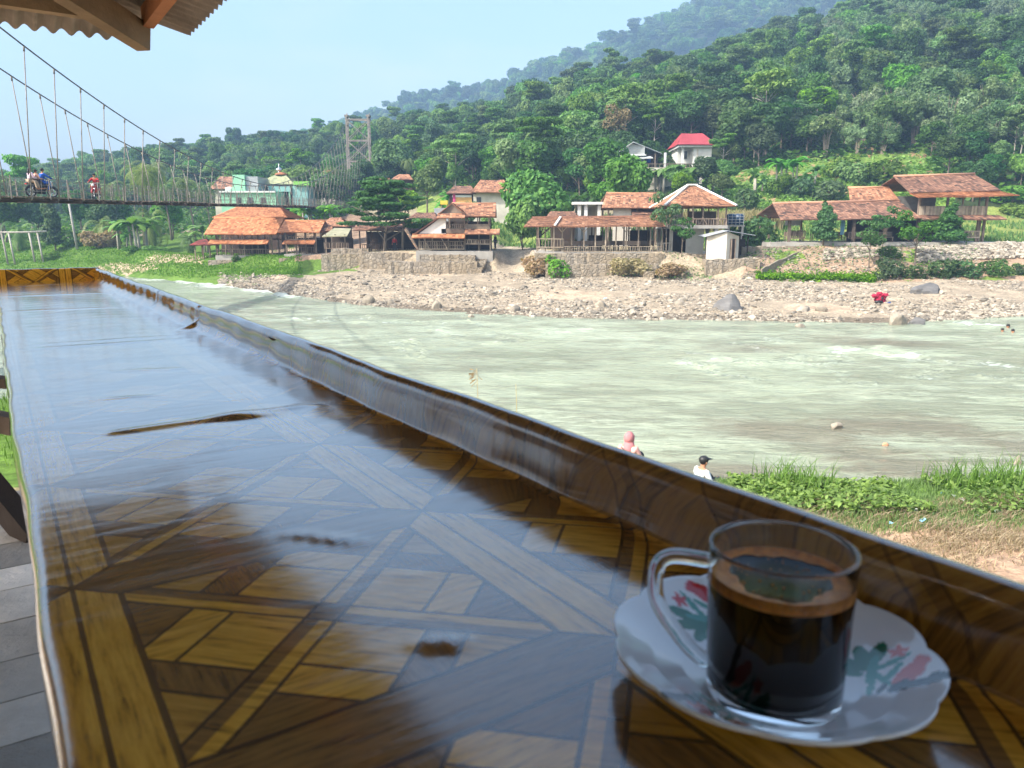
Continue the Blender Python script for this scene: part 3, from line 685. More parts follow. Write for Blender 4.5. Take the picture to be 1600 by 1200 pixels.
LM = ((40, 'beyond the near end of the bridge'), (90, 'behind the three-person motorcycle'), (150, 'behind the red motorcycle'), (200, 'behind the left coconut palms'), (250, 'behind the tallest coconut palm'), (300, 'behind the right coconut palms'),
      (350, 'left above the mint green house'), (400, 'right above the mint green house'), (450, 'above the domed roof'), (500, 'above the green parapet'), (545, 'just left of the bridge tower'), (590, 'behind the bridge tower'), (640, 'just right of the bridge tower'), (700, 'above the yellow kiosk'),
      (750, 'above the cream house'), (800, 'right above the cream house'), (850, 'above the cobbled ramp'), (900, 'above the bright round tree'), (950, 'above the white flat shelter'), (1000, 'by the grey hillside house'), (1050, 'between the two hillside houses'), (1100, 'by the red roofed hillside house'),
      (1150, 'right of the red roofed hillside house'), (1200, 'above the water tanks'), (1250, 'above the left of the long house'), (1310, 'above the cleared garden slope'), (1370, 'above the low long roof'), (1420, 'above the middle roof'), (1490, 'above the two-storey roof'), (1560, 'right above the two-storey roof'), (1800, 'at the right edge of the hill'))
def region(px): return next(s_ for l_, s_ in LM if px < l_)
KD = {'roun': 'round green tree', 'brig': 'yellow-green round tree', 'tall': 'flat crowned tree', 'bamb': 'feathery bamboo clump', 'palm': 'coconut palm', 'colu': 'dark columnar tree'}
cnt = 0
for i in idx:
    if cnt >= 290: break
    x, y, u = FP[i, 0], FP[i, 1], FU[i]; px = 800+1225*u
    if px < -40 or px > 1640: continue
    k = species(x, y, u); sc = rng.choice([.55, .68, .8, .95, 1.12])*(.85 if u < 0 else 1)*(.8 if k[:4] == 'palm' else 1)*(.8 if k[:4] in ('roun', 'brig', 'bamb') else .88)*(.62 if u > .2 and dist[i] < 14 and k[:4] != 'tall' else 1)
    k4 = 'roun' if k[:4] == 'roun' else k[:4]; d = KD[k4]
    if k[:5] == 'round' and k[5] == 'd': d = 'dark round tree'
    szw = 'small ' if sc < .68 else 'large ' if sc > .86 else 'mid-sized '; row = ' at the hill foot ' if dist[i] < 11 else ' low on the slope ' if dist[i] < 25 else ' upslope '; lb_ = szw+d+row+region(px)
    place(k, 0, y, (sc*rng.uniform(.9, 1.15), sc*rng.uniform(.9, 1.15), sc*rng.uniform(.9, 1.1)), lb_, {'palm': 'coconut_palm', 'bamb': 'bamboo_clump'}.get(k4, 'hillside_tree'), {'bamb': 'bamboo'}.get(k4, 'tree'), d+'s'+row+region(px), x=x)
    own.add(i); cnt += 1
print('own trees', cnt, 'of', len(FP))
rest = np.array([i not in own for i in range(len(FP))])
RP_, RU_ = FP[rest], FU[rest]
for k in ('round0', 'round1', 'round2', 'roundd0', 'roundd1', 'bamboo0', 'bamboo1', 'tall0', 'tall1', 'tall2', 'bright0'):
    if k not in MADE: place(k, 0, 150+rng.uniform(0, 20), .8, 'round tree standing in the hillside wood', 'hillside_tree', x=60+rng.uniform(0, 20), group='wood trees')
KK = ['round0', 'round1', 'round2', 'roundd0', 'roundd1', 'bamboo0', 'tall0', 'tall1', 'bright0']
def wood():
    n = len(RP_); z = ground(RP_[:, 0], RP_[:, 1]); kind = np.zeros(n, np.int32)
    for i in range(n):
        k = species(RP_[i, 0], RP_[i, 1], RU_[i])
        k = {'bamboo1': 'bamboo0', 'tall2': 'tall0', 'palm0': 'round1', 'palm1': 'round2'}.get(k, k); kind[i] = KK.index(k)
    me = bpy.data.meshes.new('wood'); me.from_pydata([(a, b, c_) for (a, b), c_ in zip(RP_, z)], [], []); me.update()
    a = me.attributes.new('kind', 'INT', 'POINT'); a.data.foreach_set('value', kind)
    far = RP_[:, 1] > 450
    sc = rng.choice([.5, .62, .74, .86, .98, 1.12], n)*rng.uniform(.9, 1.1, n)*np.where(far, 2.0, np.where(RP_[:, 1] > 230, .9, .78))*np.where(RU_ < 0, .8, 1); sc = np.where((RU_ > .2) & (RP_[:, 1] < 112), sc*.65, sc)
    a = me.attributes.new('sc', 'FLOAT', 'POINT'); a.data.foreach_set('value', sc.astype(np.float32))
    a = me.attributes.new('rot', 'FLOAT', 'POINT'); a.data.foreach_set('value', rng.uniform(0, 6.28, n).astype(np.float32))
    o = bpy.data.objects.new('forest', me); C.objects.link(o)
    tag(o, 'dense mixed tropical wood covering the upper hillside and the far ridge', 'forest', kind='stuff')
    ng = bpy.data.node_groups.new('wood', 'GeometryNodeTree')
    ng.interface.new_socket('Geometry', in_out='INPUT', socket_type='NodeSocketGeometry'); ng.interface.new_socket('Geometry', in_out='OUTPUT', socket_type='NodeSocketGeometry')
    N = ng.nodes.new; L = ng.links.new; gi = N('NodeGroupInput'); go = N('NodeGroupOutput'); jn = N('GeometryNodeJoinGeometry')
    a = me.attributes.new('svec', 'FLOAT_VECTOR', 'POINT'); a.data.foreach_set('vector', (sc[:, None]*np.stack([rng.uniform(.85, 1.2, n), rng.uniform(.85, 1.2, n), rng.uniform(.8, 1.35, n)], -1)).astype(np.float32).ravel())
    def attr(nm, ty):
        q = N('GeometryNodeInputNamedAttribute'); q.data_type = ty; q.inputs[0].default_value = nm
        return [s for s in q.outputs if s.enabled and s.name == 'Attribute'][0]
    ak, asc, ar = attr('kind', 'INT'), attr('svec', 'FLOAT_VECTOR'), attr('rot', 'FLOAT')
    cx = N('ShaderNodeCombineXYZ'); L(ar, cx.inputs[2])
    for j, key in enumerate(KK):
        oi = N('GeometryNodeObjectInfo'); oi.transform_space = 'ORIGINAL'; oi.inputs[0].default_value = MADE[key][1][1]
        oi.inputs['As Instance'].default_value = True
        cmp = N('FunctionNodeCompare'); cmp.data_type = 'INT'; cmp.operation = 'EQUAL'
        ii = [s for s in cmp.inputs if s.enabled and s.type == 'INT']; L(ak, ii[0]); ii[1].default_value = j
        ip = N('GeometryNodeInstanceOnPoints'); L(gi.outputs[0], ip.inputs['Points']); L(cmp.outputs[0], ip.inputs['Selection'])
        L(oi.outputs['Geometry'], ip.inputs['Instance']); L(cx.outputs[0], ip.inputs['Rotation']); L(asc, ip.inputs['Scale'])
        L(ip.outputs[0], jn.inputs[0])
    L(jn.outputs[0], go.inputs[0])
    md = o.modifiers.new('wood', 'NODES'); md.node_group = ng
wood()

# ---- single trees and plants of the village and the banks
def P1(key, px, Y, sc, label, **k): return place(key, px, Y, sc, label, **k)
for px, Y, s_, k, lb in ((225, 122, 1.25, 'palm1', 'tall coconut palm seen through the bridge hangers, with drooping yellowed fronds'),
                    (188, 128, 1.15, 'palm0', 'coconut palm behind the tallest palm, left of it'), (268, 128, 1.05, 'palm0', 'coconut palm right of the tallest palm, above the bridge railing'),
                    (305, 124, 1.0, 'palm1', 'coconut palm left of the mint green house'), (330, 132, .95, 'palm0', 'coconut palm just behind the one beside the mint green house'),
                    (245, 140, 1.3, 'palm1', 'far coconut palm with a high crown behind the bridge'), (835, 128, 1.0, 'palm1', 'large coconut palm with spreading crown above the bright tree by the ramp'),
                    (520, 150, .95, 'palm0', 'coconut palm left of the bridge tower'), (440, 160, .9, 'palm1', 'coconut palm above the domed roof')):
    P1(k, px, Y, s_, lb, name='coconut_palm', cat='palm')
for px, Y, s_, lb in ((165, 117, (1.35, 1.35, 1.7), 'young coconut palm leaning on the grass bank beside a brown mound'), (300, 108, (.8, .8, 1.), 'small pale coconut palm on the grass left of the red roofed gazebo'),
                      (232, 119, (1.3, 1.3, 2.2), 'young coconut palm with orange fronds behind the banana clump'), (25, 119, (1.2, 1.2, 1.6), 'short leafy palm above the bamboo frame')):
    P1('palm2', px, Y, s_, lb, name='coconut_palm', cat='palm')
for px, Y, s_, k, lb in ((222, 112, 1.75, 'banana0', 'big banana clump on the grass bank, largest banana plants by the water'), (188, 113, 1.4, 'banana1', 'smaller banana plants at the left of the big clump'),
                         (495, 118, 1.5, 'banana0', 'banana plants right of the domed roof'), (520, 116, 1.3, 'banana1', 'banana plants beside the far end of the bridge deck'), (470, 122, 1.3, 'banana1', 'banana plants in front of the green wall extension'),
                         (1075, 108, 1.5, 'banana0', 'banana plants below the white house with red roof'), (1105, 106, 1.2, 'banana1', 'banana plants right above the white ridged pavilion'),
                         (1180, 106, 1.2, 'banana1', 'banana plants at the left foot of the cleared slope'), (1225, 112, 1.3, 'banana0', 'banana plants at the edge of the tall pale trunks'), (1030, 116, 1.2, 'banana0', 'banana plants beneath the hillside fence'),
                         (1262, 108, 1., 'banana1', 'banana plant in the bottom of the cleared slope'), (330, 108, 1.3, 'banana0', 'banana plants behind the stall with the biggest orange roof'), (700, 112, 1.2, 'banana1', 'banana plant left of the cream house')):
    P1(k, px, Y, s_, lb, name='banana_plant', cat='banana plant')
for px, Y, s_, k, lb, nm in (
    (85, 117, (.75, .75, .8), 'column0', 'dense dark green tree on the left bank beside the bamboo frame', 'broadleaf_tree'),
    (116, 119, (2.2, 2.0, 1.6), 'bush0', 'bright green bush at the foot of the dark bank tree', 'bush'), (140, 123, (3, 2.4, 1.8), 'bush0', 'low bright green shrub mass left of the leaning young palm', 'bush'),
    (52, 150, (.95, .95, 1.2), 'tall0', 'tall dark tree with layered crown against the sky behind the left motorcycle', 'broadleaf_tree'), (6, 140, 1.2, 'bright0', 'pale green round tree at the left edge behind the bridge', 'broadleaf_tree'),
    (60, 128, .8, 'roundd0', 'dark tree under the near end of the bridge', 'broadleaf_tree'), (130, 130, .9, 'roundd1', 'dark tree behind the utility pole', 'broadleaf_tree'), (10, 124, .8, 'round0', 'green tree at the left edge under the bridge', 'broadleaf_tree'),
    (180, 135, .9, 'round1', 'green tree behind the coconut palms', 'broadleaf_tree'), (170, 122, .75, 'roundd0', 'shaded tree under the middle of the bridge', 'broadleaf_tree'), (270, 130, .7, 'bright0', 'bright tree left of the mint green house', 'broadleaf_tree'),
    (350, 150, .9, 'round2', 'green tree behind the mint green house', 'broadleaf_tree'), (395, 160, 1.0, 'roundd1', 'dark tree behind the domed roof, left of it', 'broadleaf_tree'), (478, 150, 1.0, 'bright0', 'yellow tinged tree above the domed roof', 'broadleaf_tree'),
    (515, 140, .8, 'round0', 'green tree left of the tower foot', 'broadleaf_tree'), (618, 150, 1.15, 'round1', 'large round tree just right of the bridge tower', 'broadleaf_tree'), (668, 118, .72, 'round2', 'grey-green tree behind the two-storey hut', 'broadleaf_tree'),
    (640, 112, .5, 'bright0', 'small bright tree between the layered tree and the two-storey hut', 'broadleaf_tree'), (843, 87, (1.0, 1.0, 1.2), 'round1', 'big bright green tree right of the cobbled ramp', 'broadleaf_tree'),
    (818, 85, (.55, .55, .85), 'round1', 'lower darker tree against the left side of the big bright tree', 'broadleaf_tree'), (735, 96, (.3, .3, .45), 'roundd1', 'dark narrow tree in front of the cream house', 'broadleaf_tree'),
    (760, 93, (.26, .26, .4), 'round2', 'small tree at the right corner of the cream house', 'broadleaf_tree'), (975, 96, (.9, .9, 1.1), 'bright0', 'light green feathery tree behind the orange roofed hut', 'broadleaf_tree'), (940, 99, .5, 'bright0', 'light green tree above the white flat roofed shelter', 'broadleaf_tree'),
    (1180, 77, (2.2, 2.0, 2.2), 'bush1', 'big rounded green bush right of the grey roofed outhouse', 'bush'), (1168, 78, (1.2, 1.2, 1.5), 'bush2', 'green bush against the water tanks', 'bush'),
    (1287, 73.2, (1.05, 1.05, 1.05), 'cone0', 'dense rounded conical garden tree in front of the low open house', 'garden_tree'), (1481, 73.4, (1.3, 1.3, 1.05), 'cone1', 'dense wide conical garden tree in front of the two-storey end', 'garden_tree'),
    (1362, 68.8, (1.05, 1, 1.25), 'sparse0', 'thin airy young tree on the slope, left of two', 'garden_tree'), (1434, 68.8, (1.25, 1.1, 1.55), 'sparse1', 'thin airy young tree on the slope, right of two', 'garden_tree'), (1380, 72.5, (.9, .9, 1.2), 'sparse1', 'pale leaved young tree against the bench of the long house', 'garden_tree'),
    (874, 70.3, (1.15, 1.1, 1.15), 'bush0', 'round bright bush growing on the masonry in front of the long pavilion', 'bush'), (1066, 71.2, (.8, .8, 1.05), 'sparse0', 'leafy small tree in front of the pavilion stilts', 'garden_tree'),
    (1042, 72, (1.0, 1., 1.7), 'sparse1', 'tall slender tree leaning before the white ridged pavilion', 'garden_tree'), (1072, 106, .42, 'round0', 'small round tree in front of the white hillside house', 'broadleaf_tree'), (1128, 112, .5, 'round1', 'round tree at the right of the white hillside house', 'broadleaf_tree'), (1050, 116, .33, 'round2', 'small round tree between the two hillside houses', 'broadleaf_tree'), (1122, 121, .5, 'tall1', 'slim airy tree overlapping the right wall of the white hillside house', 'broadleaf_tree'), (968, 114, .35, 'bright0', 'small light tree before the left corner of the grey hillside house', 'broadleaf_tree'),
    (1245, 104, (1.6, 1.6, 1.5), 'bush1', 'dark bush in the middle of the cleared slope', 'bush'), (1290, 102, (2, 2, 1.6), 'bush1', 'dark leafy bush at the foot of the cleared slope above the roof', 'bush'), (1300, 112, (2.4, 2, 1.8), 'bush0', 'light green bush high on the cleared slope', 'bush'),
    (1335, 108, (2.4, 2.2, 1.8), 'bush0', 'light green bush on the cleared slope, right of the high one', 'bush'), (1375, 106, (2.4, 2, 2), 'bush2', 'green bush behind the middle roof of the long house', 'bush'), (1215, 105, (1.6, 1.6, 1.6), 'bush2', 'green bush at the left side of the cleared slope', 'bush'),
    (1160, 98, (1.6, 1.6, 1.8), 'bush1', 'dark bush behind the water tanks', 'bush'), (1575, 100, (2.6, 2, 1.2), 'bush2', 'low hedge-like bush right of the two-storey end', 'bush'), (1600, 96, (2.2, 2, 1.0), 'bush0', 'low light bush at the right edge of the field', 'bush'),
    (72, 113, (1.1, 1, .8), 'bush0', 'small bright bush under the dark bank tree', 'bush'), (205, 109, (1.6, .8, .5), 'bush2', 'low leafy patch in front of the big banana clump', 'bush'), (245, 108.5, (1.6, .8, .5), 'bush0', 'low leafy patch right of the banana clump', 'bush'),
    (366, 92, (.4, .4, .5), 'bush2', 'tiny bush at the corner of the grass in front of the gazebo', 'bush')):
    P1(k, px, Y, s_, lb, dz=-2.2 if px in (843, 818, 975, 980) else 0, name=nm, cat={'bush': 'bush'}.get(nm, 'tree'))
for q, (px, py, w, h) in enumerate(((1393, 436, 34, 34), (1431, 437, 36, 20), (1478, 438, 40, 30), (1512, 437, 40, 26), (1560, 428, 38, 26), (1600, 436, 20, 18), (1392, 405, 30, 20))):
    s_ = w*.056/1.9
    P1('bush1' if q != 4 else 'bush2', px, 67.0 if q != 6 else 70.5, (s_, s_, h*.056/1.75), ['bushy dark shrub at the slope foot, leftmost and tallest of the row', 'low shrub, second of the row at the slope foot', 'wide shrub in the middle of the row at the slope foot', 'shrub leaning right of the widest in the row at the slope foot', 'yellow-green shrub near the right end of the slope foot', 'shrub cut by the right edge at the slope foot', 'small bush on the slope above the tallest shrub of the row'][q], name='shrub', cat='shrub', group=None)
# layered tree beside the stalls
def layered():
    Y = 84.; x = X(600, Y); r = root('layered_tree', (x, Y, gz(x, Y)), 0, 'large deep green tree with horizontal tiers shading the stalls below the bridge tower', 'tree')
    rr = random.Random(5); mb = MB(); trunk_mesh(mb, 3.4, .22, (.3, 0), 9, 4.0, 2.2, 3); mb.tube([(1.9, .3, -.3), (2.0, .2, 2.0), (2.4, 0, 4.5)], [.14, .12, .06], 6)
    mb.build('trunk', M['bark'], r)
    bl = []
    for k in range(36):
        z = 2.6+5.0*(k/35); w = 4.9*(1-.62*((k/35)**1.4)); a = k*2.4
        bl.append((w*math.cos(a)*rr.uniform(.35, 1), .6*w*math.sin(a)*rr.uniform(.4, 1), z+rr.uniform(-.2, .2), rr.uniform(1.0, 1.6), rr.uniform(.8, 1.2), rr.uniform(.18, .32)))
    crown_mesh('crown', bl, 15000, .2, M['leaf_layer'], .3, 1.3, 2.2, .1, parent=r)
layered()
# leafless tree high on the slope
def blossom():
    Y = 132.; x = X(962, Y); r = root('bare_tree', (x, Y, gz(x, Y)), 0, 'brownish half leafless tree standing out above the grey roofed hillside house', 'tree')
    mb = MB(); trunk_mesh(mb, 6.5, .16, (.2, 0), 9, 2., 3., 8); mb.build('trunk', M['bark_pale'], r); rr = random.Random(3)
    crown_mesh('crown', [(rr.uniform(-1.6, 1.6), rr.uniform(-1.5, 1.5), rr.uniform(6.5, 10), 1.1, 1.1, 1.2) for _ in range(7)], 1300, .3, M['blossom'], .5, .3, 2, .3, parent=r)
blossom()
# undergrowth patches
def leaf_cover(name, pts, hh, size, mat, label, cat, up=1.2):
    P = np.array(pts); n = len(P); P = P+np.stack([np.zeros(n), np.zeros(n), rng.uniform(0, 1, n)*hh], -1)
    V, F = rot_quads(P, rng.standard_normal((n, 3))*.6+np.array([0, 0, up]), rng.uniform(.6, 1.3, n)*size)
    return tag(npmesh(name, V, F, M[mat], tone=rng.uniform(0, 1, n)), label, cat, kind='stuff')
def strip(u0, u1, yo, w, n, hpow=1, base=U_B):
    u = rng.uniform(u0, u1, n); y = np.interp(u, *base)+yo+rng.normal(0, w, n); x = u*y
    k = nz(x, y, .8, 3)+rng.uniform(-.4, .8, n) > 0; x, y = x[k], y[k]
    return np.stack([x, y, ground(x, y)], -1)
leaf_cover('ground_cover', strip(.315, .47, .4, .5, 9000), .45, .16, 'leaf_bright', 'bright yellow-green creeper along the foot of the slope right of the stairs', 'ground cover')
leaf_cover('hillside_weeds', strip(.25, .56, 40, 7, 16000), .5, .35, 'leaf_bright', 'light green weeds over the cleared hillside plot', 'weeds')
leaf_cover('slope_weeds', np.concatenate([strip(.3, .6, 4, 2, 3000), strip(.06, .26, .5, 1, 1200)]), .3, .14, 'leaf', 'scattered weeds on the stony slope and masonry ledges', 'weeds')
uu = rng.uniform(-.7, .72, 70000); yy = rng.uniform(98, 240, 70000); kk = (~in_clear(uu, yy)) | ((uu < -.1) & (yy > 136)); uu, yy = uu[kk], yy[kk]
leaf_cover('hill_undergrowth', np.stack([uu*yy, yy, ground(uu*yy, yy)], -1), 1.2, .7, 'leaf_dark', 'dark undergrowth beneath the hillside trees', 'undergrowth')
def blades(name, x, y, h0, h1, w, mat, label, cat, lean=.35):
    n = len(x); z = ground(x, y); h = rng.uniform(h0, h1, n); a = rng.uniform(0, 6.28, n); l = rng.uniform(.05, lean, n)*h
    d = np.stack([np.cos(a), np.sin(a), np.zeros(n)], -1); sd = np.stack([-np.sin(a+1), np.cos(a+1), np.zeros(n)], -1)*w
    B = np.stack([x, y, z-.02], -1); Mi = B+d*l[:, None]*.35+np.array([0, 0, 1])*h[:, None]*.6; T = B+d*l[:, None]*1.2+np.array([0, 0, 1])*h[:, None]
    V = np.stack([B-sd, B+sd, Mi+sd*.8, Mi-sd*.8, T], 1).reshape(-1, 3); o = (np.arange(n)*5)[:, None]
    F = np.concatenate([o+np.array([0, 1, 2, 3]), o+np.array([3, 2, 4, 4])])
    F3 = np.concatenate([o+np.array([0, 1, 2]), o+np.array([0, 2, 3]), o+np.array([3, 2, 4])])
    t = rng.uniform(0, 1, n)
    return tag(npmesh(name, V, F3, M[mat], tone=np.tile(t, 3)), label, cat, kind='stuff')
n = 26000; u = rng.uniform(-.68, -.27, n); y = np.interp(u, *U_B)+rng.uniform(-5, 12, n); x = u*y; k = (nz(x, y, .5, 2) > -.9); 
blades('bank_grass', x[k], y[k], .08, .25, .05, 'grass', 'bright green grass of the far left river bank', 'grass')
n = 16000; u = rng.uniform(-.05, .72, n); y = np.interp(u, *U_B)+rng.uniform(14.5, 30, n); x = u*y; k = (nz(x, y, .4, 2) > -.3)
blades('field_grass', x[k], y[k], .2, .6, .06, 'grass', 'light green field grass behind the riverside houses', 'grass')
# maize strip, dry
n = 5000; u = rng.uniform(.2, .345, n); y = 89+rng.uniform(0, 3, n); x = u*y; blades('dry_maize', x, y, 1.0, 2.0, .06, 'straw', 'strip of dry brown maize behind the outhouse and low roof', 'maize')
# near bank
n = 34000; x = rng.uniform(4.1, 14, n); sn = shore_near(x); y = sn-rng.uniform(1.9, 4.6, n); g = nz(x, y, 1.1, 6); k = g+rng.uniform(-.4, .6, n) > -.2
blades('near_grass', x[k], y[k], .04, .17, .007, 'grass', 'fresh green grass along the near river edge beyond the counter', 'grass')
n = 700; cx = rng.choice([5.3, 5.6, 5.9, 8.6, 9.0, 9.4, 9.7, 10.2], n)+rng.normal(0, .25, n); y = shore_near(cx)-2.3+rng.normal(0, .3, n)
blades('tall_grass', cx, y, .2, .75, .009, 'grass', 'taller tufts of grass rising above the near river edge', 'grass', .6)
n = 30000; x = rng.uniform(2, 14, n); y = shore_near(x)-rng.uniform(3.2, 6.2, n); k = nz(x, y, 1.3, 1)+rng.uniform(-.5, .8, n) > 0
blades('dry_grass', x[k], y[k], .05, .22, .008, 'straw', 'flattened dry straw and dead grass between the green edge and the dirt', 'dry grass', 1.8)
n = 9000; x = np.concatenate([rng.uniform(4.3, 7.5, n), rng.uniform(8.2, 13, n//2)]); y = shore_near(x)-rng.uniform(2.0, 3.9, len(x)); k = nz(x, y, 1.2, 8)+rng.uniform(-.2, .9, len(x)) > .1
leaf_cover('near_creeper', np.stack([x[k], y[k], ground(x[k], y[k])], -1), .2, .075, 'leaf_bright', 'lush bright green broad leaved creeper on the near bank', 'creeper')
n = 2500; x = rng.uniform(-22, -8, n); y = shore_near(x)-rng.uniform(.8, 6, n)
blades('left_grass', x, y, .1, .4, .012, 'grass', 'grass on the near bank seen past the left edge of the counter', 'grass')
def reed(px, py0, py1, Y, label, plume):
    a, b = W(px, py0, Y), W(px+2, py1, Y); z0 = gz(b.x, b.y)
    r = root('reed', (b.x, b.y, z0), 0, label, 'reed'); mb = MB(); p = [Vector((b.x, b.y, z0)), Vector(((a.x+b.x)/2+.02, Y, (a.z+z0)/2)), a]
    mb.tube([q-r.location for q in p], [.012, .009, .005], 5); mb.build('stem', M['straw'], r)
    if plume:
        V = []; q0 = a-r.location; lb = MB()
        for k in range(26):
            t = k/26; d = Vector((random.uniform(-1, .3), random.uniform(-.5, .5), random.uniform(-.9, .1))).normalized()*.16
            p0 = q0+Vector((0, 0, -.25*t)); lb.add([p0, p0+d+Vector((0, 0, .02)), p0+d], [(0, 1, 2)])
        lb.build('plume', M['straw'], r)
reed(745, 575, 640, 14, 'tall dry reed with a drooping plume standing above the counter rim', True)
reed(806, 600, 660, 14, 'thin bare reed stalk right of the plumed reed', False)
# ---------------------------------------------------------------- houses, stalls, walls
def tile_plane(mb, a, b, c, d, ts=.3, back=None):
    """tiled roof plane: a-b eave (left, right), c-d ridge (right, left); every tile its own small face"""
    a, b, c, d = map(Vector, (a, b, c, d)); H = ((a-d).length+(b-c).length)/2; Wd = max((a-b).length, (c-d).length)
    nu, nv = max(2, int(Wd/ts)), max(2, int(H/ts)); nrm = (b-a).cross(d-a).normalized()
    if nrm.z < 0: nrm = -nrm
    rr = random.Random(int(abs(a.x*31+b.z*17))+nu)
    sag = .0016*H*Wd**.5
    def P(u, v): return a.lerp(b, u).lerp(d.lerp(c, u), v)+Vector((0, 0, -1))*sag*4*(u*(1-u))*(v*.5+.5)+nrm*.03*math.sin(u*Wd*.9+v*3)
    for j in range(nv):
        for i in range(nu):
            lo, hi = .05+rr.uniform(-.012, .02), .008
            u0, u1, v0, v1 = i/nu, (i+1)/nu-.1/nu, max(0, (j-.18)/nv), (j+1)/nv
            mb.add([P(u0, v0)+nrm*lo, P(u1, v0)+nrm*(lo-.015), P(u1, v1)+nrm*hi, P(u0, v1)+nrm*hi], [(0, 1, 2, 3)], min(1, max(0, rr.gauss(.5, .24))))
    K = 8; vs = []
    for i in range(K+1):
        for v in (0, 1):
            p = P(i/K, v); vs += [p-nrm*.015, p-nrm*.07]
    fs = []
    for i in range(K):
        o = i*4; fs += [(o, o+4, o+6, o+2), (o+1, o+3, o+7, o+5), (o, o+1, o+5, o+4), (o+2, o+6, o+7, o+3)]
    fs += [(0, 2, 3, 1), (K*4, K*4+1, K*4+3, K*4+2)]
    mb.add(vs, fs, .3)
class B_:
    def __init__(s, name, label, cat, px, Y, group=None, rz=0):
        s.Y = Y; x = X(px, Y); s.o = Vector((x, Y, gz(x, Y))); s.r = root(name, s.o, rz, label, cat, group); s.g = s.o.z
    def x(s, px, dy=0): return X(px, s.Y)
    def z(s, py, dy=0): return W(800, py, s.Y+dy).z
    def out(s, mb, name, mat, parent=None, lab=None):
        mb.v = [tuple(Vector(v)-s.o) for v in mb.v]; o = mb.build(name, M[mat] if isinstance(mat, str) else mat, parent or s.r)
        if lab: o['label'] = lab
        return o
    def gable(s, x0, x1, ze, zr, y0, y1, oh=.5, mat='tile', ts=.3, xr0=None, xr1=None, name='roof', back=True, ridge=True, white=False):
        """ridge along x"""
        mb = MB(); ym = (y0+y1)/2; a = (x0-oh, y0-oh, ze); b = (x1+oh, y0-oh, ze); xr0 = x0-oh if xr0 is None else xr0; xr1 = x1+oh if xr1 is None else xr1
        tile_plane(mb, a, b, (xr1, ym, zr), (xr0, ym, zr), ts)
        if back: tile_plane(mb, (x1+oh, y1+oh, ze), (x0-oh, y1+oh, ze), (xr0, ym, zr), (xr1, ym, zr), ts)
        if ridge: mb.tube([(xr0, ym, zr+.03), ((xr0+xr1)/2, ym, zr-.02), (xr1, ym, zr+.03)], .11, 6, .6)
        return s.out(mb, name, mat)
    def hip(s, x0, x1, ze, zr, y0, y1, rl=0, mat='tile', ts=.3, name='roof'):
        """hipped: ridge length rl centred"""
        mb = MB(); ym = (y0+y1)/2; xm = (x0+x1)/2; A, Bq, Cq, D = (x0, y0, ze), (x1, y0, ze), (x1, y1, ze), (x0, y1, ze); R0, R1 = (xm-rl/2, ym, zr), (xm+rl/2, ym, zr)
        tile_plane(mb, A, Bq, R1, R0, ts); tile_plane(mb, Bq, Cq, R1, R1, ts); tile_plane(mb, D, A, R0, R0, ts); tile_plane(mb, Cq, D, R0, R1, ts)
        return s.out(mb, name, mat)
    def skirt(s, x0, x1, z0, z1, yo, yi, mat='tile', name='lower_roof', ts=.3):
        mb = MB(); tile_plane(mb, (x0, yo, z0), (x1, yo, z0), (x1, yi, z1), (x0, yi, z1), ts); return s.out(mb, name, mat)
    def posts(s, xs, ys, z0, z1, w=.14, mat='wood_old', name='post'):
        for y in ys:
            for x in xs:
                mb = MB(); mb.bar((x, y, z0), (x+random.uniform(-.04, .04), y, z1), w); s.out(mb, name, mat)
    def rail(s, x0, x1, y, z0, z1, n=None, mat='wood_old', name='railing', w=.05, rails=2):
        mb = MB(); n = n or int(abs(x1-x0)/.3)
        for k in range(rails): z = z0+(z1-z0)*(k/(rails-1) if rails > 1 else 1); mb.bar((x0, y, z), (x1, y, z+random.uniform(-.03, .03)), w*1.3)
        for i in range(n+1):
            x = x0+(x1-x0)*i/n; mb.bar((x, y+.01, z0-.02), (x+random.uniform(-.03, .03), y+.01, z1), w)
        s.out(mb, name, mat)
    def slab(s, x0, x1, y0, y1, z0, z1, mat='concrete', name='floor_slab'):
        mb = MB(); mb.box2(x0, x1, y0, y1, z0, z1); return s.out(mb, name, mat)
    def bench(s, x, y, z, w=1.6, mat='wood_old'):
        mb = MB(); mb.box((x, y, z+.45), (w, .4, .05)); mb.box((x, y+.2, z+.75), (w, .04, .4))
        for sx in (-1, 1):
            for sy in (-.17, .17): mb.bar((x+sx*(w/2-.06), y+sy, z), (x+sx*(w/2-.06), y+sy, z+(.45 if sy < 0 else .95)), .06)
        s.out(mb, 'bench', mat)
    def table(s, x, y, z, w=1.4, mat='wood_old'):
        mb = MB(); mb.box((x, y, z+.74), (w, .6, .05))
        for sx in (-1, 1):
            for sy in (-.25, .25): mb.bar((x+sx*(w/2-.08), y+sy, z), (x+sx*(w/2-.08), y+sy, z+.72), .07)
        s.out(mb, 'table', mat)
def frange(a, b, n): return [a+(b-a)*i/(n-1) for i in range(n)]

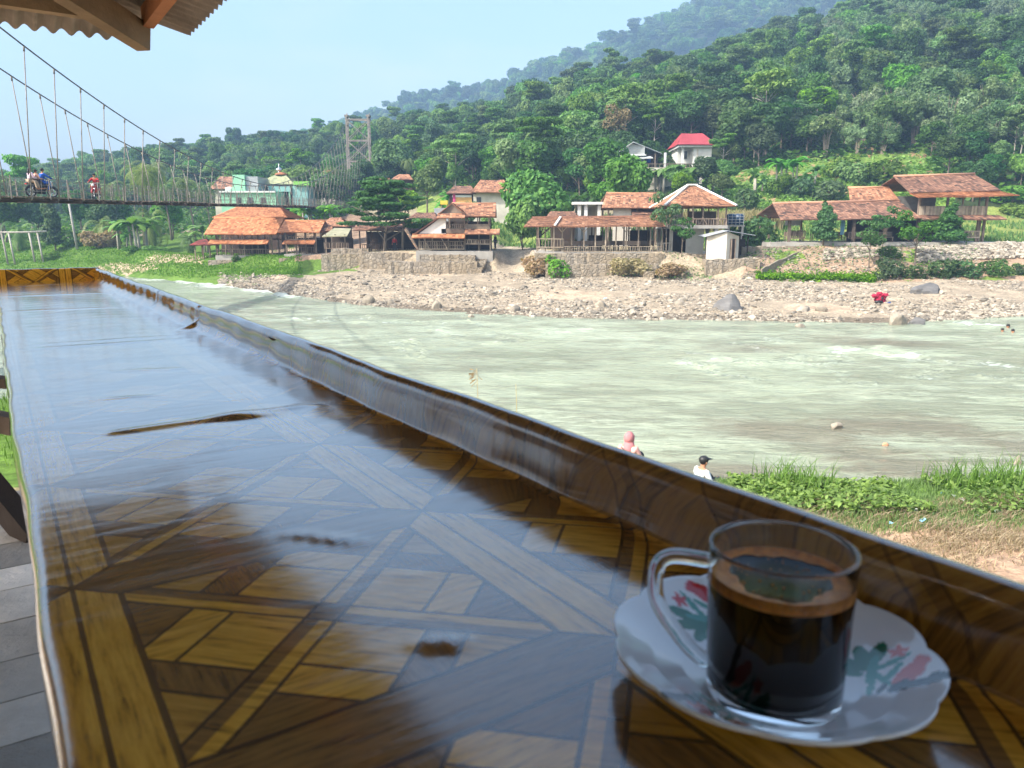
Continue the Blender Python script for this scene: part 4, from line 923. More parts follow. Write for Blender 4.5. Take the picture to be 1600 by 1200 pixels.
# stall with the biggest orange roof
b = B_('riverside_stall', 'two-level open stall with the biggest bright orange tiled roof, on the left grass bank', 'stall', 382, 93)
x0, x1 = b.x(338), b.x(424); zf = b.z(399); zt = b.z(365)
b.slab(x0-.2, x1+.1, 92.8, 98.5, b.g-1.2, zf, 'concrete'); b.slab(x0-.9, x1+.3, 92.2, 92.79, b.g-1.5, zf-.55, 'stone_wall', 'masonry_footing')
b.gable(x0-.6, x1+.2, zt-.1, b.z(339, 3)-.1, 93, 99, .6, 'tile_new', .3)
b.skirt(x0-.7, x1-.2, b.z(381), b.z(374), 91.9, 93.1, 'tile_new')
b.posts(frange(x0, x1, 5), (93, 95.8, 98.2), zf-.1, zt+.1, .15); b.rail(x0, x1, 92.95, zf, zf+.7, 24); b.rail(x0, x1, 93.05, b.z(374)+.02, b.z(370), 22)
b.slab(x0, x1, 93.1, 98.3, b.z(375), b.z(373.6), 'dark_wood', 'upper_floor'); b.rail(x1, x1+.02, 95, b.z(374), b.z(370), 2)
mb = MB()
for k in range(12): y = 93.3+k*.42; mb.bar((x1+.02, y, zf), (x1+.02, y, zf+.7), .05)
b.out(mb, 'side_railing', 'wood_old'); b.slab(x0+.2, x1-2, 98.0, 98.2, zf, zf+1.6, 'dark_wood', 'rear_wall')
b.table(x0+1.6, 95, zf); b.table(x0+4.2, 95, zf)
b = B_('village_house', 'house with plain orange hipped roof just behind the biggest orange stall roof', 'house', 395, 104)
b.hip(b.x(336), b.x(452), b.z(340), b.z(322, 4), 103.4, 112, 5.5, 'tile_new', .32); b.slab(b.x(345), b.x(440), 104, 111, b.g-1, b.z(339), 'dark_wood', 'wall')
# second stall
b = B_('riverside_stall', 'smaller two-level orange roofed stall, right of the biggest orange roof', 'stall', 466, 90)
x0, x1 = b.x(447), b.x(493); zf = b.z(397)
b.slab(x0-.3, x1+1.8, 89.8, 94.5, b.g-1.2, zf, 'concrete'); b.slab(b.x(439), b.x(500), 88.6, 89.79, b.g-2, zf-.45, 'stone_wall', 'masonry_footing')
b.gable(x0-.3, x1+.1, b.z(363), b.z(345, 2.6), 90, 95.2, .5, 'tile_new'); b.skirt(x0-.2, x1, b.z(381), b.z(375), 89, 90.1, 'tile_new')
b.posts(frange(x0, x1, 4), (90, 94), zf-.1, b.z(362), .16); b.rail(x0, x1, 89.95, zf, zf+.8, 12); b.rail(x0, x1, 90.05, b.z(374), b.z(369), 12)
b.slab(x0, x1, 90.15, 94, b.z(375), b.z(373.8), 'dark_wood', 'upper_floor'); b.slab(x0+.2, x1+1.2, 94.2, 94.4, zf, b.z(372), 'dark_wood', 'rear_wall')
mb = MB(); tile_plane(mb, (b.x(493), 90.6, b.z(361)), (b.x(517), 91.2, b.z(361)), (b.x(509), 93.5, b.z(350, 2)), (b.x(500), 93.5, b.z(350, 2)), .3); b.out(mb, 'side_roof', 'tile'); b.table(x0+1.2, 92, zf)
b = B_('village_house', 'house with weathered hipped roof behind the smaller two-level stall', 'house', 520, 98)
b.hip(b.x(496), b.x(545), b.z(354), b.z(340, 3), 97.5, 103, 1.2, 'tile'); b.slab(b.x(500), b.x(540), 98, 102, b.g-1, b.z(353), 'dark_wood', 'wall')
b = B_('open_shelter', 'low open shelter with grey mossy sheet roof between the smaller stall and the tiered tree', 'shelter', 525, 87)
mb = MB(); mb.add([(b.x(506), 86.2, b.z(369)), (b.x(545), 86.2, b.z(368)), (b.x(541), 89.8, b.z(357, 2)), (b.x(514), 89.8, b.z(356, 2)), (b.x(506), 86.2, b.z(370.5)), (b.x(545), 86.2, b.z(369.5)), (b.x(541), 89.8, b.z(358.4, 2)), (b.x(514), 89.8, b.z(357.4, 2))], [(0, 1, 2, 3), (7, 6, 5, 4), (0, 4, 5, 1), (1, 5, 6, 2), (2, 6, 7, 3), (3, 7, 4, 0)]); b.out(mb, 'roof', plain('mossy asbestos sheet', (.36, .33, .22), (.22, .22, .13), .9, 1))
b.posts(frange(b.x(510), b.x(540), 3), (86.6, 89.4), b.g-.3, b.z(366), .13); b.rail(b.x(508), b.x(545), 86.5, b.z(388), b.z(379), 14); b.slab(b.x(512), b.x(545), 89.2, 89.35, b.g, b.z(372), 'dark_wood', 'rear_wall')
# gazebo
b = B_('gazebo', 'tiny open gazebo with dark red hipped roof at the left end of the stalls', 'gazebo', 317, 96)
b.hip(b.x(300), b.x(333), b.z(383), b.z(373.5, 1), 95, 98, .6, tilemat('dark red tiles', (.3, .07, .06), (.22, .06, .05), (.12, .05, .04))); b.posts([b.x(306), b.x(319), b.x(329)], (95.4, 97.6), b.g-.2, b.z(382), .1)
# dark shelter below the tiered tree
b = B_('open_shelter', 'long low shelter in deep shade under the tiered tree', 'shelter', 610, 87)
b.gable(b.x(560), b.x(655), b.z(360), b.z(349, 2.5), 86.5, 91.5, .4, 'tile_old'); b.posts(frange(b.x(563), b.x(650), 6), (86.8, 91), b.g-.3, b.z(360), .13, 'dark_wood'); b.rail(b.x(563), b.x(650), 86.7, b.z(391), b.z(382), 26, 'dark_wood')
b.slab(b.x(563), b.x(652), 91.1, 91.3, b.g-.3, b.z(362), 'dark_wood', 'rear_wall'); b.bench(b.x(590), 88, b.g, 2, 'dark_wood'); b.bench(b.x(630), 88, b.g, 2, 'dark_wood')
b = B_('stair_stringer', 'slanting ladder-like timber with orange edge leaning at the right end of the shaded shelter', 'ladder', 645, 81)
mb = MB(); mb.bar((b.x(635), 81, b.z(356)), (b.x(656), 80.4, b.z(391)), .3, .12); mb.bar((b.x(631), 81.9, b.z(358)), (b.x(652), 81.3, b.z(391)), .12); b.out(mb, 'stringer', 'wood_old')
mb = MB()
for k in range(9): t = k/9+.05; mb.box((b.x(633+20*t), 81.3, b.z(357+34*t)), (.3, .8, .05))
b.out(mb, 'tread', 'tile')
# two-storey hut
b = B_('two_storey_hut', 'two-storey timber hut with cross gable orange roof above the stone steps', 'hut', 710, 79)
zf = b.z(392); X_ = b.x
b.slab(X_(650), X_(770), 78.6, 84.5, b.g-1.5, zf, 'concrete')
b.gable(X_(712), X_(766), b.z(338), b.z(318, 2.6), 79, 84.5, .55, 'tile')
mb = MB(); ap = (X_(707), 78.6, b.z(317)); bk = (X_(707), 82, b.z(317)+.1)
tile_plane(mb, (X_(686), 82, b.z(334)), (X_(686), 78.4, b.z(334)), ap, bk); tile_plane(mb, (X_(728), 78.4, b.z(334)), (X_(728), 82, b.z(334)), bk, ap); b.out(mb, 'cross_gable_roof', 'tile')
mb = MB(); mb.add([(X_(689), 78.75, b.z(333)), (X_(725), 78.75, b.z(333)), (X_(707), 78.75, b.z(319)), (X_(689), 78.85, b.z(333)), (X_(725), 78.85, b.z(333)), (X_(707), 78.85, b.z(319))], [(0, 1, 2), (5, 4, 3), (0, 3, 4, 1), (1, 4, 5, 2), (2, 5, 3, 0)]); b.out(mb, 'gable_wall', 'wood_old')
b.skirt(X_(685), X_(728), b.z(341), b.z(333), 77.9, 78.7, 'tile', 'gable_skirt_roof')
mb = MB(); tile_plane(mb, (X_(645), 78.6, b.z(367)), (X_(645), 82, b.z(367)), (X_(690), 82, b.z(337)), (X_(690), 78.6, b.z(337))); b.out(mb, 'side_roof', 'tile_old')
mb = MB(); mb.add([(X_(655), 78.9, b.z(365)), (X_(697), 78.9, b.z(365)), (X_(697), 78.9, b.z(341)), (X_(688), 78.9, b.z(341)), (X_(655), 79.0, b.z(365)), (X_(697), 79.0, b.z(365)), (X_(697), 79, b.z(341)), (X_(688), 79, b.z(341))], [(0, 1, 2, 3), (7, 6, 5, 4), (0, 4, 5, 1), (2, 6, 7, 3), (3, 7, 4, 0)]); b.out(mb, 'white_wall', 'white_wall')
b.skirt(X_(645), X_(727), b.z(371.5), b.z(365), 77.9, 79, 'tile_new'); b.skirt(X_(727), X_(781), b.z(366), b.z(357.5), 77.7, 79, 'tile')
b.slab(X_(660), X_(768), 78.95, 84, b.z(365), b.z(363.4), 'dark_wood', 'upper_floor')
b.posts([X_(697), X_(726), X_(747), X_(764)], (79.05, 83.6), b.z(365), b.z(337), .13); b.posts([X_(655), X_(675), X_(700), X_(726), X_(748), X_(766)], (79.1, 84), zf-.1, b.z(365), .14, 'bamboo')
b.rail(X_(699), X_(725), 79, b.z(357), b.z(350.5), 9, 'bamboo'); b.slab(X_(727), X_(764), 78.98, 79.06, b.z(358), b.z(350), 'bamboo', 'woven_panel'); b.slab(X_(690), X_(726), 78.9, 78.94, b.z(364.5), b.z(357.5), 'wood_old', 'board_panel')
b.rail(X_(728), X_(768), 78.7, b.z(381), b.z(374.5), 14, 'bamboo', w=.08); b.rail(X_(655), X_(725), 78.75, b.z(389), b.z(377), 20, 'bamboo', w=.06, rails=3)
mb = MB()
for a_ in (662, 690, 716): mb.bar((X_(a_), 78.7, b.z(372)), (X_(a_+9), 78.6, b.z(388)), .07)
b.out(mb, 'brace', 'bamboo'); b.slab(X_(662), X_(766), 83.8, 83.95, zf, b.z(345), 'dark_wood', 'rear_wall'); b.table(X_(740), 81, zf); b.table(X_(690), 81, zf)
# long pavilion
b = B_('long_pavilion', 'long open bamboo pavilion with low tiled roof along the stone embankment', 'pavilion', 930, 72.5)
X_ = b.x; zf = b.z(393); x0, x1 = X_(838), X_(1036)
b.slab(x0, x1, 72.2, 79, b.g-1.5, zf, 'concrete')
mb = MB(); tile_plane(mb, (X_(818), 71.6, b.z(354)), (x1, 71.6, b.z(353)), (x1, 75, b.z(339, 2.4)), (X_(833), 75, b.z(341, 2.4)), .27); b.out(mb, 'roof', 'tile')
mb = MB(); tile_plane(mb, (X_(1036), 79.4, b.z(346, 6)), (X_(825), 79.4, b.z(346, 6)), (X_(833), 75.2, b.z(340, 2.4)), (x1, 75.2, b.z(338.5, 2.4)), .35); mb.bar((X_(832), 75.1, b.z(339.5, 2.4)), (x1, 75.1, b.z(337.5, 2.4)), .16); b.out(mb, 'rear_roof', 'tile_old')
mb = MB(); mb.bar((X_(866), 71.5, b.z(354)+.12), (X_(878), 74.9, b.z(341.5, 2.4)+.16), .2, .1); b.out(mb, 'white_ridge_cap', 'white_wall')
b.posts([X_(q) for q in (839, 852, 865, 878, 893, 912, 930, 946, 962, 978, 997, 1016, 1034)], (72.3,), zf-.1, b.z(353), .11, 'bamboo'); b.posts([X_(q) for q in (842, 868, 900, 935, 960, 990, 1030)], (75.5, 78.6), zf-.1, b.z(352), .13)
b.rail(X_(880), X_(1034), 72.2, zf, b.z(385), 44, 'bamboo', w=.045); b.rail(X_(838), X_(880), 72.15, b.z(386), b.z(373), 9, 'bamboo', w=.06)
mb = MB()
for q in (853, 878, 912, 978): mb.bar((X_(q), 72.3, b.z(363)), (X_(q-7), 72.2, b.z(355)), .07); mb.bar((X_(q), 72.3, b.z(363)), (X_(q+7), 72.2, b.z(355)), .07)
b.out(mb, 'brace', 'bamboo')
for k, q in enumerate((895, 918, 942, 966, 990, 1014)): b.bench(X_(q), 73.4+.8*(k % 2), zf, 1.7, 'wood_old')
for q in (905, 930, 955, 985, 1010): b.table(X_(q), 75.6, zf, 1.5)
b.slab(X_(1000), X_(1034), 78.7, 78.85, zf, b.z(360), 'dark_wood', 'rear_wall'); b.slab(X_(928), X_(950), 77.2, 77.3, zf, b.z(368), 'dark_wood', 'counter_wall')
b = B_('village_house', 'small low brown tiled house peeking over the left part of the long pavilion roof', 'house', 880, 82)
b.hip(b.x(856), b.x(903), b.z(338.5), b.z(330, 1.5), 81.5, 85.5, 2.4, 'tile_old'); b.slab(b.x(862), b.x(898), 82, 85, b.g-.5, b.z(338), 'dark_wood', 'wall')
b = B_('flat_roofed_shelter', 'white flat roofed concrete shelter with columns behind the long pavilion', 'shelter', 915, 85)
b.slab(b.x(893), b.x(940), 84, 89, b.z(320), b.z(316), 'white_wall', 'roof'); b.posts([b.x(904), b.x(914), b.x(934)], (84.5, 88), b.g-.2, b.z(320), .35, 'white_wall'); b.slab(b.x(916), b.x(934), 87.8, 88, b.g, b.z(321), 'cream_wall', 'wall')
b = B_('village_house', 'orange roofed house behind the long pavilion, right of the white flat roofed shelter', 'house', 985, 83)
b.gable(b.x(943), b.x(1030), b.z(325), b.z(302, 3), 83, 89, .3, 'tile', xr0=b.x(951), xr1=b.x(1034)); b.slab(b.x(958), b.x(986), 83.4, 83.6, b.g, b.z(325), 'cream_wall', 'wall'); b.posts([b.x(950), b.x(995), b.x(1025)], (83.3, 88), b.g-.3, b.z(325), .15); b.skirt(b.x(986), b.x(1030), b.z(336), b.z(325.5), 82.4, 84.4, 'tile_old')
# white ridged pavilion on stilts
b = B_('stilt_pavilion', 'square two-level pavilion with white ridged pyramid roof on concrete stilts', 'pavilion', 1092, 73.5)
X_ = b.x; zd = b.z(352); A0, A1 = X_(1034), X_(1131); zr = b.z(291, 3.5)
b.hip(A0, A1+.8, b.z(322), zr, 72.6, 80.5, .8, 'tile', .27)
mb = MB(); xm = (A0+A1+.8)/2
for p, q in (((A0, 72.6), (xm-.4, 76.5)), ((A1+.8, 72.6), (xm+.4, 76.5)), ((A0, 80.5), (xm-.4, 76.5)), ((A1+.8, 80.5), (xm+.4, 76.5))): mb.bar((p[0], p[1], b.z(322)+.06), (q[0], q[1], zr+.1), .24, .12)
mb.bar((xm-.5, 76.5, zr+.12), (xm+.5, 76.5, zr+.12), .26, .14); b.out(mb, 'ridge_cap', 'white_wall')
b.slab(X_(1044), X_(1134), 73, 80, zd-.3, zd, 'concrete', 'upper_floor')
b.posts([X_(1047), X_(1063), X_(1080), X_(1096), X_(1119), X_(1131)], (73.2, 79.6), zd, b.z(322), .13); b.posts([X_(1048), X_(1118)], (73.3,), b.g-.6, zd-.3, .3, 'concrete', 'stilt'); b.posts([X_(1048), X_(1130)], (79.4,), b.g-.4, zd-.3, .3, 'concrete', 'stilt')
b.rail(X_(1046), X_(1132), 73.1, zd, b.z(342), 22, w=.07); b.slab(X_(1085), X_(1130), 76.4, 76.5, zd, b.z(329), 'wood_old', 'board_panel'); b.slab(X_(1062), X_(1082), 78, 78.1, zd, b.z(332), 'grey_metal', 'sheet_panel')
mb = MB()
for q in (1063, 1096): mb.bar((X_(q-6), 73.05, zd+.08), (X_(q), 73.05, b.z(342)), .06); mb.bar((X_(q+6), 73.05, zd+.08), (X_(q), 73.05, b.z(342)), .06)
b.out(mb, 'brace', 'wood_old'); b.slab(X_(1078), X_(1106), 75, 75.2, b.g-.5, b.z(357), 'white_wall', 'lower_wall'); b.rail(X_(1027), X_(1048), 72.9, b.z(392), b.z(380), 5, 'concrete', w=.07); b.slab(X_(1050), X_(1112), 78.5, 78.6, b.g-.3, zd-.3, 'dark_wood', 'rear_wall')
# outhouse
b = B_('outhouse', 'small cream block outhouse with grey sheet roof and dark doorway at the embankment edge', 'outhouse', 1132, 69.5)
X_ = b.x; zb, w0, w1 = b.z(405), X_(1107), X_(1157); ze = b.z(369); za = b.z(361.5); xa = X_(1134)
mb = MB(); mb.add([(w0, 70, zb-.8), (xa, 69.1, zb-.8), (xa, 69.1, za-.06), (w0, 70, ze-.05), (w0+.6, 72.6, zb-.8), (w0+.6, 72.6, ze), (w1, 69.9, zb-.8), (w1, 69.9, ze), (w1+.3, 72.6, zb-.8), (w1+.3, 72.6, ze), (xa+.5, 72.6, za)], [(0, 1, 2, 3), (4, 0, 3, 5), (1, 6, 7, 2), (6, 8, 9, 7), (8, 4, 5, 10, 9)]); b.out(mb, 'wall', 'cream_wall')
mb = MB(); k = Vector((X_(1146), 69.45, 0)); mb.add([(X_(1141), 69.33, zb), (X_(1150), 69.62, zb), (X_(1150), 69.62, b.z(373)), (X_(1141), 69.33, b.z(373))], [(0, 1, 2, 3)]); b.out(mb, 'doorway', 'dark_wood')
mb = MB(); mb.bar((X_(1142.5), 69.28, zb), (X_(1142.5), 69.28, b.z(373)), .09); mb.bar((X_(1149.5), 69.5, zb), (X_(1149.5), 69.5, b.z(373)), .09); b.out(mb, 'door_frame', 'wood_old')
mb = MB()
def sheet(p0, p1, p2, p3, n=14, amp=.03):
    p0, p1, p2, p3 = map(Vector, (p0, p1, p2, p3)); vs = []
    for i in range(n*4+1):
        u = i/(n*4); o = Vector((0, 0, amp*math.sin(u*n*2*math.pi))); a, c_ = p0.lerp(p1, u)+o, p3.lerp(p2, u)+o; vs += [a, c_]
    mb.add(vs, [(2*i, 2*i+2, 2*i+3, 2*i+1) for i in range(n*4)], .5)
sheet((xa, 68.9, za+.04), (xa+.6, 73, za+.1), (w0-.1, 73, ze+.02), (w0-.25, 69.7, ze-.06)); sheet((xa, 68.9, za+.04), (xa+.6, 73, za+.1), (X_(1186), 73, ze+.15), (X_(1180), 69.4, b.z(368))); b.out(mb, 'roof', 'grey_metal')
b.posts([X_(1165), X_(1178)], (71.2, 72.9), b.g-.4, ze, .1, 'dark_wood'); b.slab(X_(1160), X_(1182), 72.7, 72.8, b.g, ze-.3, 'dark_wood', 'rear_wall')
# water tanks
b = B_('water_tank_stand', 'pair of dark blue water tanks in a pale frame beside the stilt pavilion', 'water tank', 1146, 76.5)
for q in (1140, 1153):
    mb = MB(); mb.lathe([(0, b.z(351)), (.42, b.z(351)), (.44, b.z(343)), (.42, b.z(336)), (.3, b.z(334.5)), (0, b.z(334))], (b.x(q), 76.5, 0), 16); b.out(mb, 'tank', plain('dark blue tank', (.02, .06, .12), (.015, .04, .09), .4))
mb = MB()
for i in range(5): mb.bar((b.x(1134+i*6), 75.95, b.z(352)), (b.x(1134+i*6), 75.95, b.z(334)), .04)
for i in range(5): mb.bar((b.x(1134), 75.92, b.z(352-i*4.4)), (b.x(1158), 75.92, b.z(352-i*4.4)), .04)
b.out(mb, 'frame', 'grey_metal'); b.slab(b.x(1132), b.x(1160), 75.9, 77.2, b.z(354), b.z(352), 'concrete', 'platform'); b.posts([b.x(1135), b.x(1157)], (76, 77), b.g-.3, b.z(354), .2, 'concrete')
# long house at the right
b = B_('long_open_house', 'long open timber house with three old tiled roofs and a two-storey right end', 'house', 1390, 75)
X_ = b.x; zf = b.z(378)
b.slab(X_(1196), X_(1585), 73.4, 84, b.g-1, zf-.02, 'concrete', 'platform')
mb = MB(); tile_plane(mb, (X_(1214), 74.2, b.z(344)), (X_(1431), 74.2, b.z(341)), (X_(1422), 78, b.z(314, 3)), (X_(1220), 78, b.z(318, 3)), .27); tile_plane(mb, (X_(1431), 82, b.z(338, 6)), (X_(1210), 82, b.z(340, 6)), (X_(1220), 78.1, b.z(318, 3)), (X_(1422), 78.1, b.z(314, 3)), .35); mb.tube([(X_(1220), 78, b.z(317.5, 3)), (X_(1422), 78, b.z(313.5, 3))], .12, 6, .8); b.out(mb, 'roof', 'tile_old')
mb = MB(); tile_plane(mb, (X_(1346), 78.2, b.z(315, 3)), (X_(1428), 78.2, b.z(314, 3)), (X_(1428), 81, b.z(292, 5)), (X_(1361), 81, b.z(293, 5)), .27); mb.tube([(X_(1360), 81, b.z(292.5, 5)), (X_(1428), 81, b.z(291.5, 5))], .12, 6, .8); b.out(mb, 'middle_roof', 'tile')
mb = MB(); tile_plane(mb, (X_(1417), 75.2, b.z(301)), (X_(1557), 75.2, b.z(297.5)), (X_(1550), 79, b.z(272, 3.5)), (X_(1419), 79, b.z(276, 3.5)), .27); tile_plane(mb, (X_(1557), 83, b.z(296, 8)), (X_(1415), 83, b.z(299, 8)), (X_(1419), 79.1, b.z(276, 3.5)), (X_(1550), 79.1, b.z(272, 3.5)), .35); mb.tube([(X_(1419), 79, b.z(275, 3.5)), (X_(1550), 79, b.z(271, 3.5))], .13, 6, .8); b.out(mb, 'upper_roof', 'tile_old')
mb = MB(); tile_plane(mb, (X_(1420), 73.9, b.z(309)), (X_(1574), 73.9, b.z(306)), (X_(1558), 75.3, b.z(298)), (X_(1417), 75.3, b.z(301.5)), .27); b.out(mb, 'upper_eave_roof', 'tile_new')
b.skirt(X_(1430), X_(1558), b.z(343), b.z(336), 73.8, 75.1, 'tile_old', 'lower_roof')
b.slab(X_(1431), X_(1540), 75.1, 82, b.z(337), b.z(335), 'dark_wood', 'upper_floor')
mb = MB(); n = 40
for i in range(n): x = X_(1432)+(X_(1537)-X_(1432))*i/n; mb.box((x+.07, 74.98+.01*(i % 2), b.z(329)), (.14, .03, b.z(322)-b.z(336)+random.uniform(-.05, .05)))
b.out(mb, 'plank_balustrade', 'bamboo'); b.posts([X_(1432), X_(1536)], (75.1, 81.8), zf, b.z(303), .2); b.posts([X_(1500), X_(1526)], (75.2,), b.z(336), b.z(303), .12); b.slab(X_(1433), X_(1500), 80, 80.1, b.z(336), b.z(303), plain('grey board wall', (.2, .19, .17), (.13, .12, .11), .9, 2), 'upper_rear_wall')
b.posts([X_(q) for q in (1231, 1331, 1380, 1430)], (74.7,), zf, b.z(342), .25); b.posts([X_(q) for q in (1236, 1290, 1330, 1384)], (81.5,), zf, b.z(335, 6), .18); b.posts([X_(1500), X_(1527), X_(1531)], (75.2,), zf, b.z(343), .17)
b.slab(X_(1355), X_(1432), 79.6, 79.75, zf, b.z(340), 'dark_wood', 'rear_wall'); b.slab(X_(1237), X_(1262), 77, 77.1, b.z(352), b.z(344), 'grey_metal', 'hanging_sheet'); b.slab(X_(1440), X_(1520), 81, 81.1, zf, b.z(343), 'dark_wood', 'rear_wall')
b.rail(X_(1236), X_(1260), 75.4, zf+.35, b.z(361), 8, 'wood_old', w=.08); b.rail(X_(1328), X_(1361), 75.3, zf+.35, b.z(363), 12, 'wood_old', w=.08); b.rail(X_(1490), X_(1530), 75, zf+.4, b.z(361), 14, 'bamboo', w=.09)
for q in (1248, 1310, 1344): b.bench(X_(q), 76.2, zf, 1.9)
b.bench(X_(1384), 75.8, zf, 2.1, 'bamboo'); b.table(X_(1300), 77.5, zf, 2.2); b.table(X_(1345), 78, zf, 1.6); b.bench(X_(1512), 76.5, zf, 1.6)
mb = MB(); mb.box((X_(1384), 79.5, b.z(343)), (1.1, .05, .22)); b.out(mb, 'pale_board', 'cream_wall')
o = B_('hanging_cloth', 'pale blue cloth hanging from the eave of the long open house', 'cloth', 1316, 75.8); mb = MB(); vs = []
for i in range(9):
    for j in range(8): vs.append((o.x(1312.5+i*.85*(1-.04*j)), 75.8+.07*math.sin(i*1.9+j*.3), o.z(341+j*3.7)))
mb.add(vs, [(i*8+j, i*8+8+j, i*8+9+j, i*8+j+1) for i in range(8) for j in range(7)], .5, True); o.out(mb, 'cloth_sheet', 'pale_blue')
# hillside houses
b = B_('hillside_house', 'white house with bright red roof high on the wooded slope', 'house', 1082, 127)
X_ = b.x; b.hip(X_(1052), X_(1112), b.z(226.5), b.z(209, 4), 126.3, 135, 3.4, 'red_roof', .6); b.slab(X_(1054), X_(1110), 126.6, 134.6, b.z(230), b.z(226.6), 'white_wall', 'fascia')
b.slab(X_(1078), X_(1106), 127.2, 134, b.g-2, b.z(230), 'white_wall', 'wall'); b.slab(X_(1058), X_(1077.9), 129.5, 134, b.g-2, b.z(230), 'white_wall', 'recessed_wall'); b.posts([X_(1062)], (127.3,), b.g-1, b.z(230), .35, 'white_wall'); b.slab(X_(1066), X_(1073), 129.4, 129.48, b.z(246), b.z(234), 'glass_dark', 'window'); b.slab(X_(1083), X_(1085.5), 127.12, 127.18, b.z(248), b.z(233), 'cream_wall', 'door')
b = B_('hillside_house', 'grey timber house with pale sheet gable roof, left of the red roofed white house', 'house', 995, 122)
X_ = b.x; ap = b.z(222); mb = MB()
def thick(p, t=.12): 
    p = [Vector(q) for q in p]; q = [v-Vector((0, 0, t)) for v in p]; mb.add(p+q, [(0, 1, 2, 3), (7, 6, 5, 4), (0, 4, 5, 1), (1, 5, 6, 2), (2, 6, 7, 3), (3, 7, 4, 0)], .8)
thick([(X_(960), 121.2, b.z(239)), (X_(984), 121.2, ap), (X_(1002), 129, ap), (X_(978), 129, b.z(237))]); thick([(X_(984), 121.2, ap), (X_(1031), 123, b.z(238)), (X_(1040), 130, b.z(238)), (X_(1002), 129, ap)])
thick([(X_(960), 119.8, b.z(246)), (X_(1002), 119.8, b.z(244)), (X_(1002), 122, b.z(240)), (X_(962), 122, b.z(241))]); thick([(X_(990), 119, b.z(250)), (X_(1011), 119, b.z(249)), (X_(1010), 121, b.z(245)), (X_(994), 121, b.z(246))]); b.out(mb, 'roof', plain('pale sheet roofing', (.55, .56, .52), (.42, .43, .4), .6, 1))
mb = MB(); mb.add([(X_(963), 121.9, b.g-2), (X_(1003), 121.9, b.g-2), (X_(1003), 121.9, b.z(229)), (X_(984), 121.9, ap-.3), (X_(963), 121.9, b.z(238)), (X_(963), 122.1, b.g-2), (X_(1003), 122.1, b.g-2), (X_(1003), 122.1, b.z(229)), (X_(984), 122.1, ap-.3), (X_(963), 122.1, b.z(238))], [(0, 1, 2, 3, 4), (9, 8, 7, 6, 5)]); b.out(mb, 'wall', plain('grey boards', (.4, .42, .4), (.3, .3, .28), .9, 1)); b.slab(X_(1003), X_(1026), 123.4, 129, b.g-2, b.z(239), 'dark_wood', 'added_unseen_wall')
b.posts([X_(1021)], (122.8,), b.g-1, b.z(238), .12); b.slab(X_(1005), X_(1011), 121, 121.1, b.z(255), b.z(248), 'blue_cloth', 'blue_curtain')
b = B_('garden_fence', 'rail fence on low beige wall below the two hillside houses', 'fence', 1055, 118)
b.slab(b.x(1004), b.x(1094), 118, 118.3, b.g-1.5, b.z(262), 'cream_wall', 'low_wall'); b.rail(b.x(1004), b.x(1096), 118.1, b.z(262), b.z(256), 16, 'wood_old', w=.07); b.posts([b.x(1035.5)], (118.5,), b.g-.5, b.z(238), .3, 'white_wall')
# cream house with signboards
b = B_('village_house', 'cream walled house with large weathered hipped roof and yellow signboards', 'house', 750, 105)
X_ = b.x; b.hip(X_(737), X_(800), b.z(301), b.z(281.5, 4), 104.4, 113, 3.2, 'tile', .32); b.hip(X_(698), X_(745), b.z(302.5), b.z(290, 3), 105, 112, 2.2, 'tile_old', .32, 'wing_roof')
b.slab(X_(740), X_(795), 105.2, 112, b.g-1, b.z(300.5), 'cream_wall', 'wall'); b.slab(X_(702), X_(739.7), 106.4, 111, b.g-1, b.z(302), 'dark_wood', 'wing_wall')
mb = MB(); mb.box((X_(724), 105.5, b.z(312.5)), (2.3, .08, 1.0)); b.out(mb, 'signboard', plain('orange yellow signboard', (.6, .36, .12), (.5, .28, .1), .7)); mb = MB(); mb.box((X_(722), 105.45, b.z(306.3)), (2.6, .08, .28)); b.out(mb, 'sign_panel', 'shirt_white'); mb = MB(); mb.box((X_(710), 105.4, b.z(309)), (.35, .08, 1.1)); b.out(mb, 'sign_panel', plain('magenta panel', (.6, .08, .2), (.5, .06, .18), .7))
b.slab(X_(745), X_(752), 105.1, 105.17, b.z(318), b.z(308), 'glass_dark', 'window')
b = B_('kiosk', 'small kiosk with yellow top board just left of the cream house', 'kiosk', 694, 100)
b.slab(b.x(689), b.x(700), 100, 101.5, b.z(319.5), b.z(313.5), 'yellow', 'signboard'); b.slab(b.x(679), b.x(700), 100.2, 102.5, b.g-.5, b.z(325), 'grey_metal', 'wall'); b.posts([b.x(690), b.x(699)], (100.6,), b.z(326), b.z(319), .1)
b = B_('village_house', 'low tiled house behind the two-storey hut, left of its gable', 'house', 672, 92)
b.hip(b.x(634), b.x(690), b.z(345), b.z(332, 3), 91, 98, 2, 'tile_old'); b.slab(b.x(642), b.x(686), 92, 97, b.g-1, b.z(345), 'dark_wood', 'wall')
# mint green house and domed roof
b = B_('village_house', 'mint green concrete house with stair tower seen over the bridge deck', 'house', 395, 130)
X_ = b.x; b.slab(X_(369), X_(388), 130, 134, b.z(300), b.z(273), 'mint_wall', 'stair_tower'); b.slab(X_(388.2), X_(407), 130.4, 136, b.z(300), b.z(275.5), 'grey_metal', 'grey_block'); b.slab(X_(353), X_(437), 129, 139, b.g-1.5, b.z(299.5), 'mint_wall', 'wall')
for q in (380, 398, 418): b.slab(X_(q-4), X_(q+4), 128.9, 128.97, b.z(318), b.z(309), 'glass_dark', 'window')
b.slab(X_(352), X_(438), 128.6, 128.89, b.z(301.5), b.z(299), 'white_wall', 'parapet')
mb = MB(); mb.lathe([(0, b.z(300)), (.7, b.z(300)), (.7, b.z(293)), (.2, b.z(291.5)), (0, b.z(291.5))], (X_(361), 131, 0), 14); b.out(mb, 'water_tank', 'shirt_white')
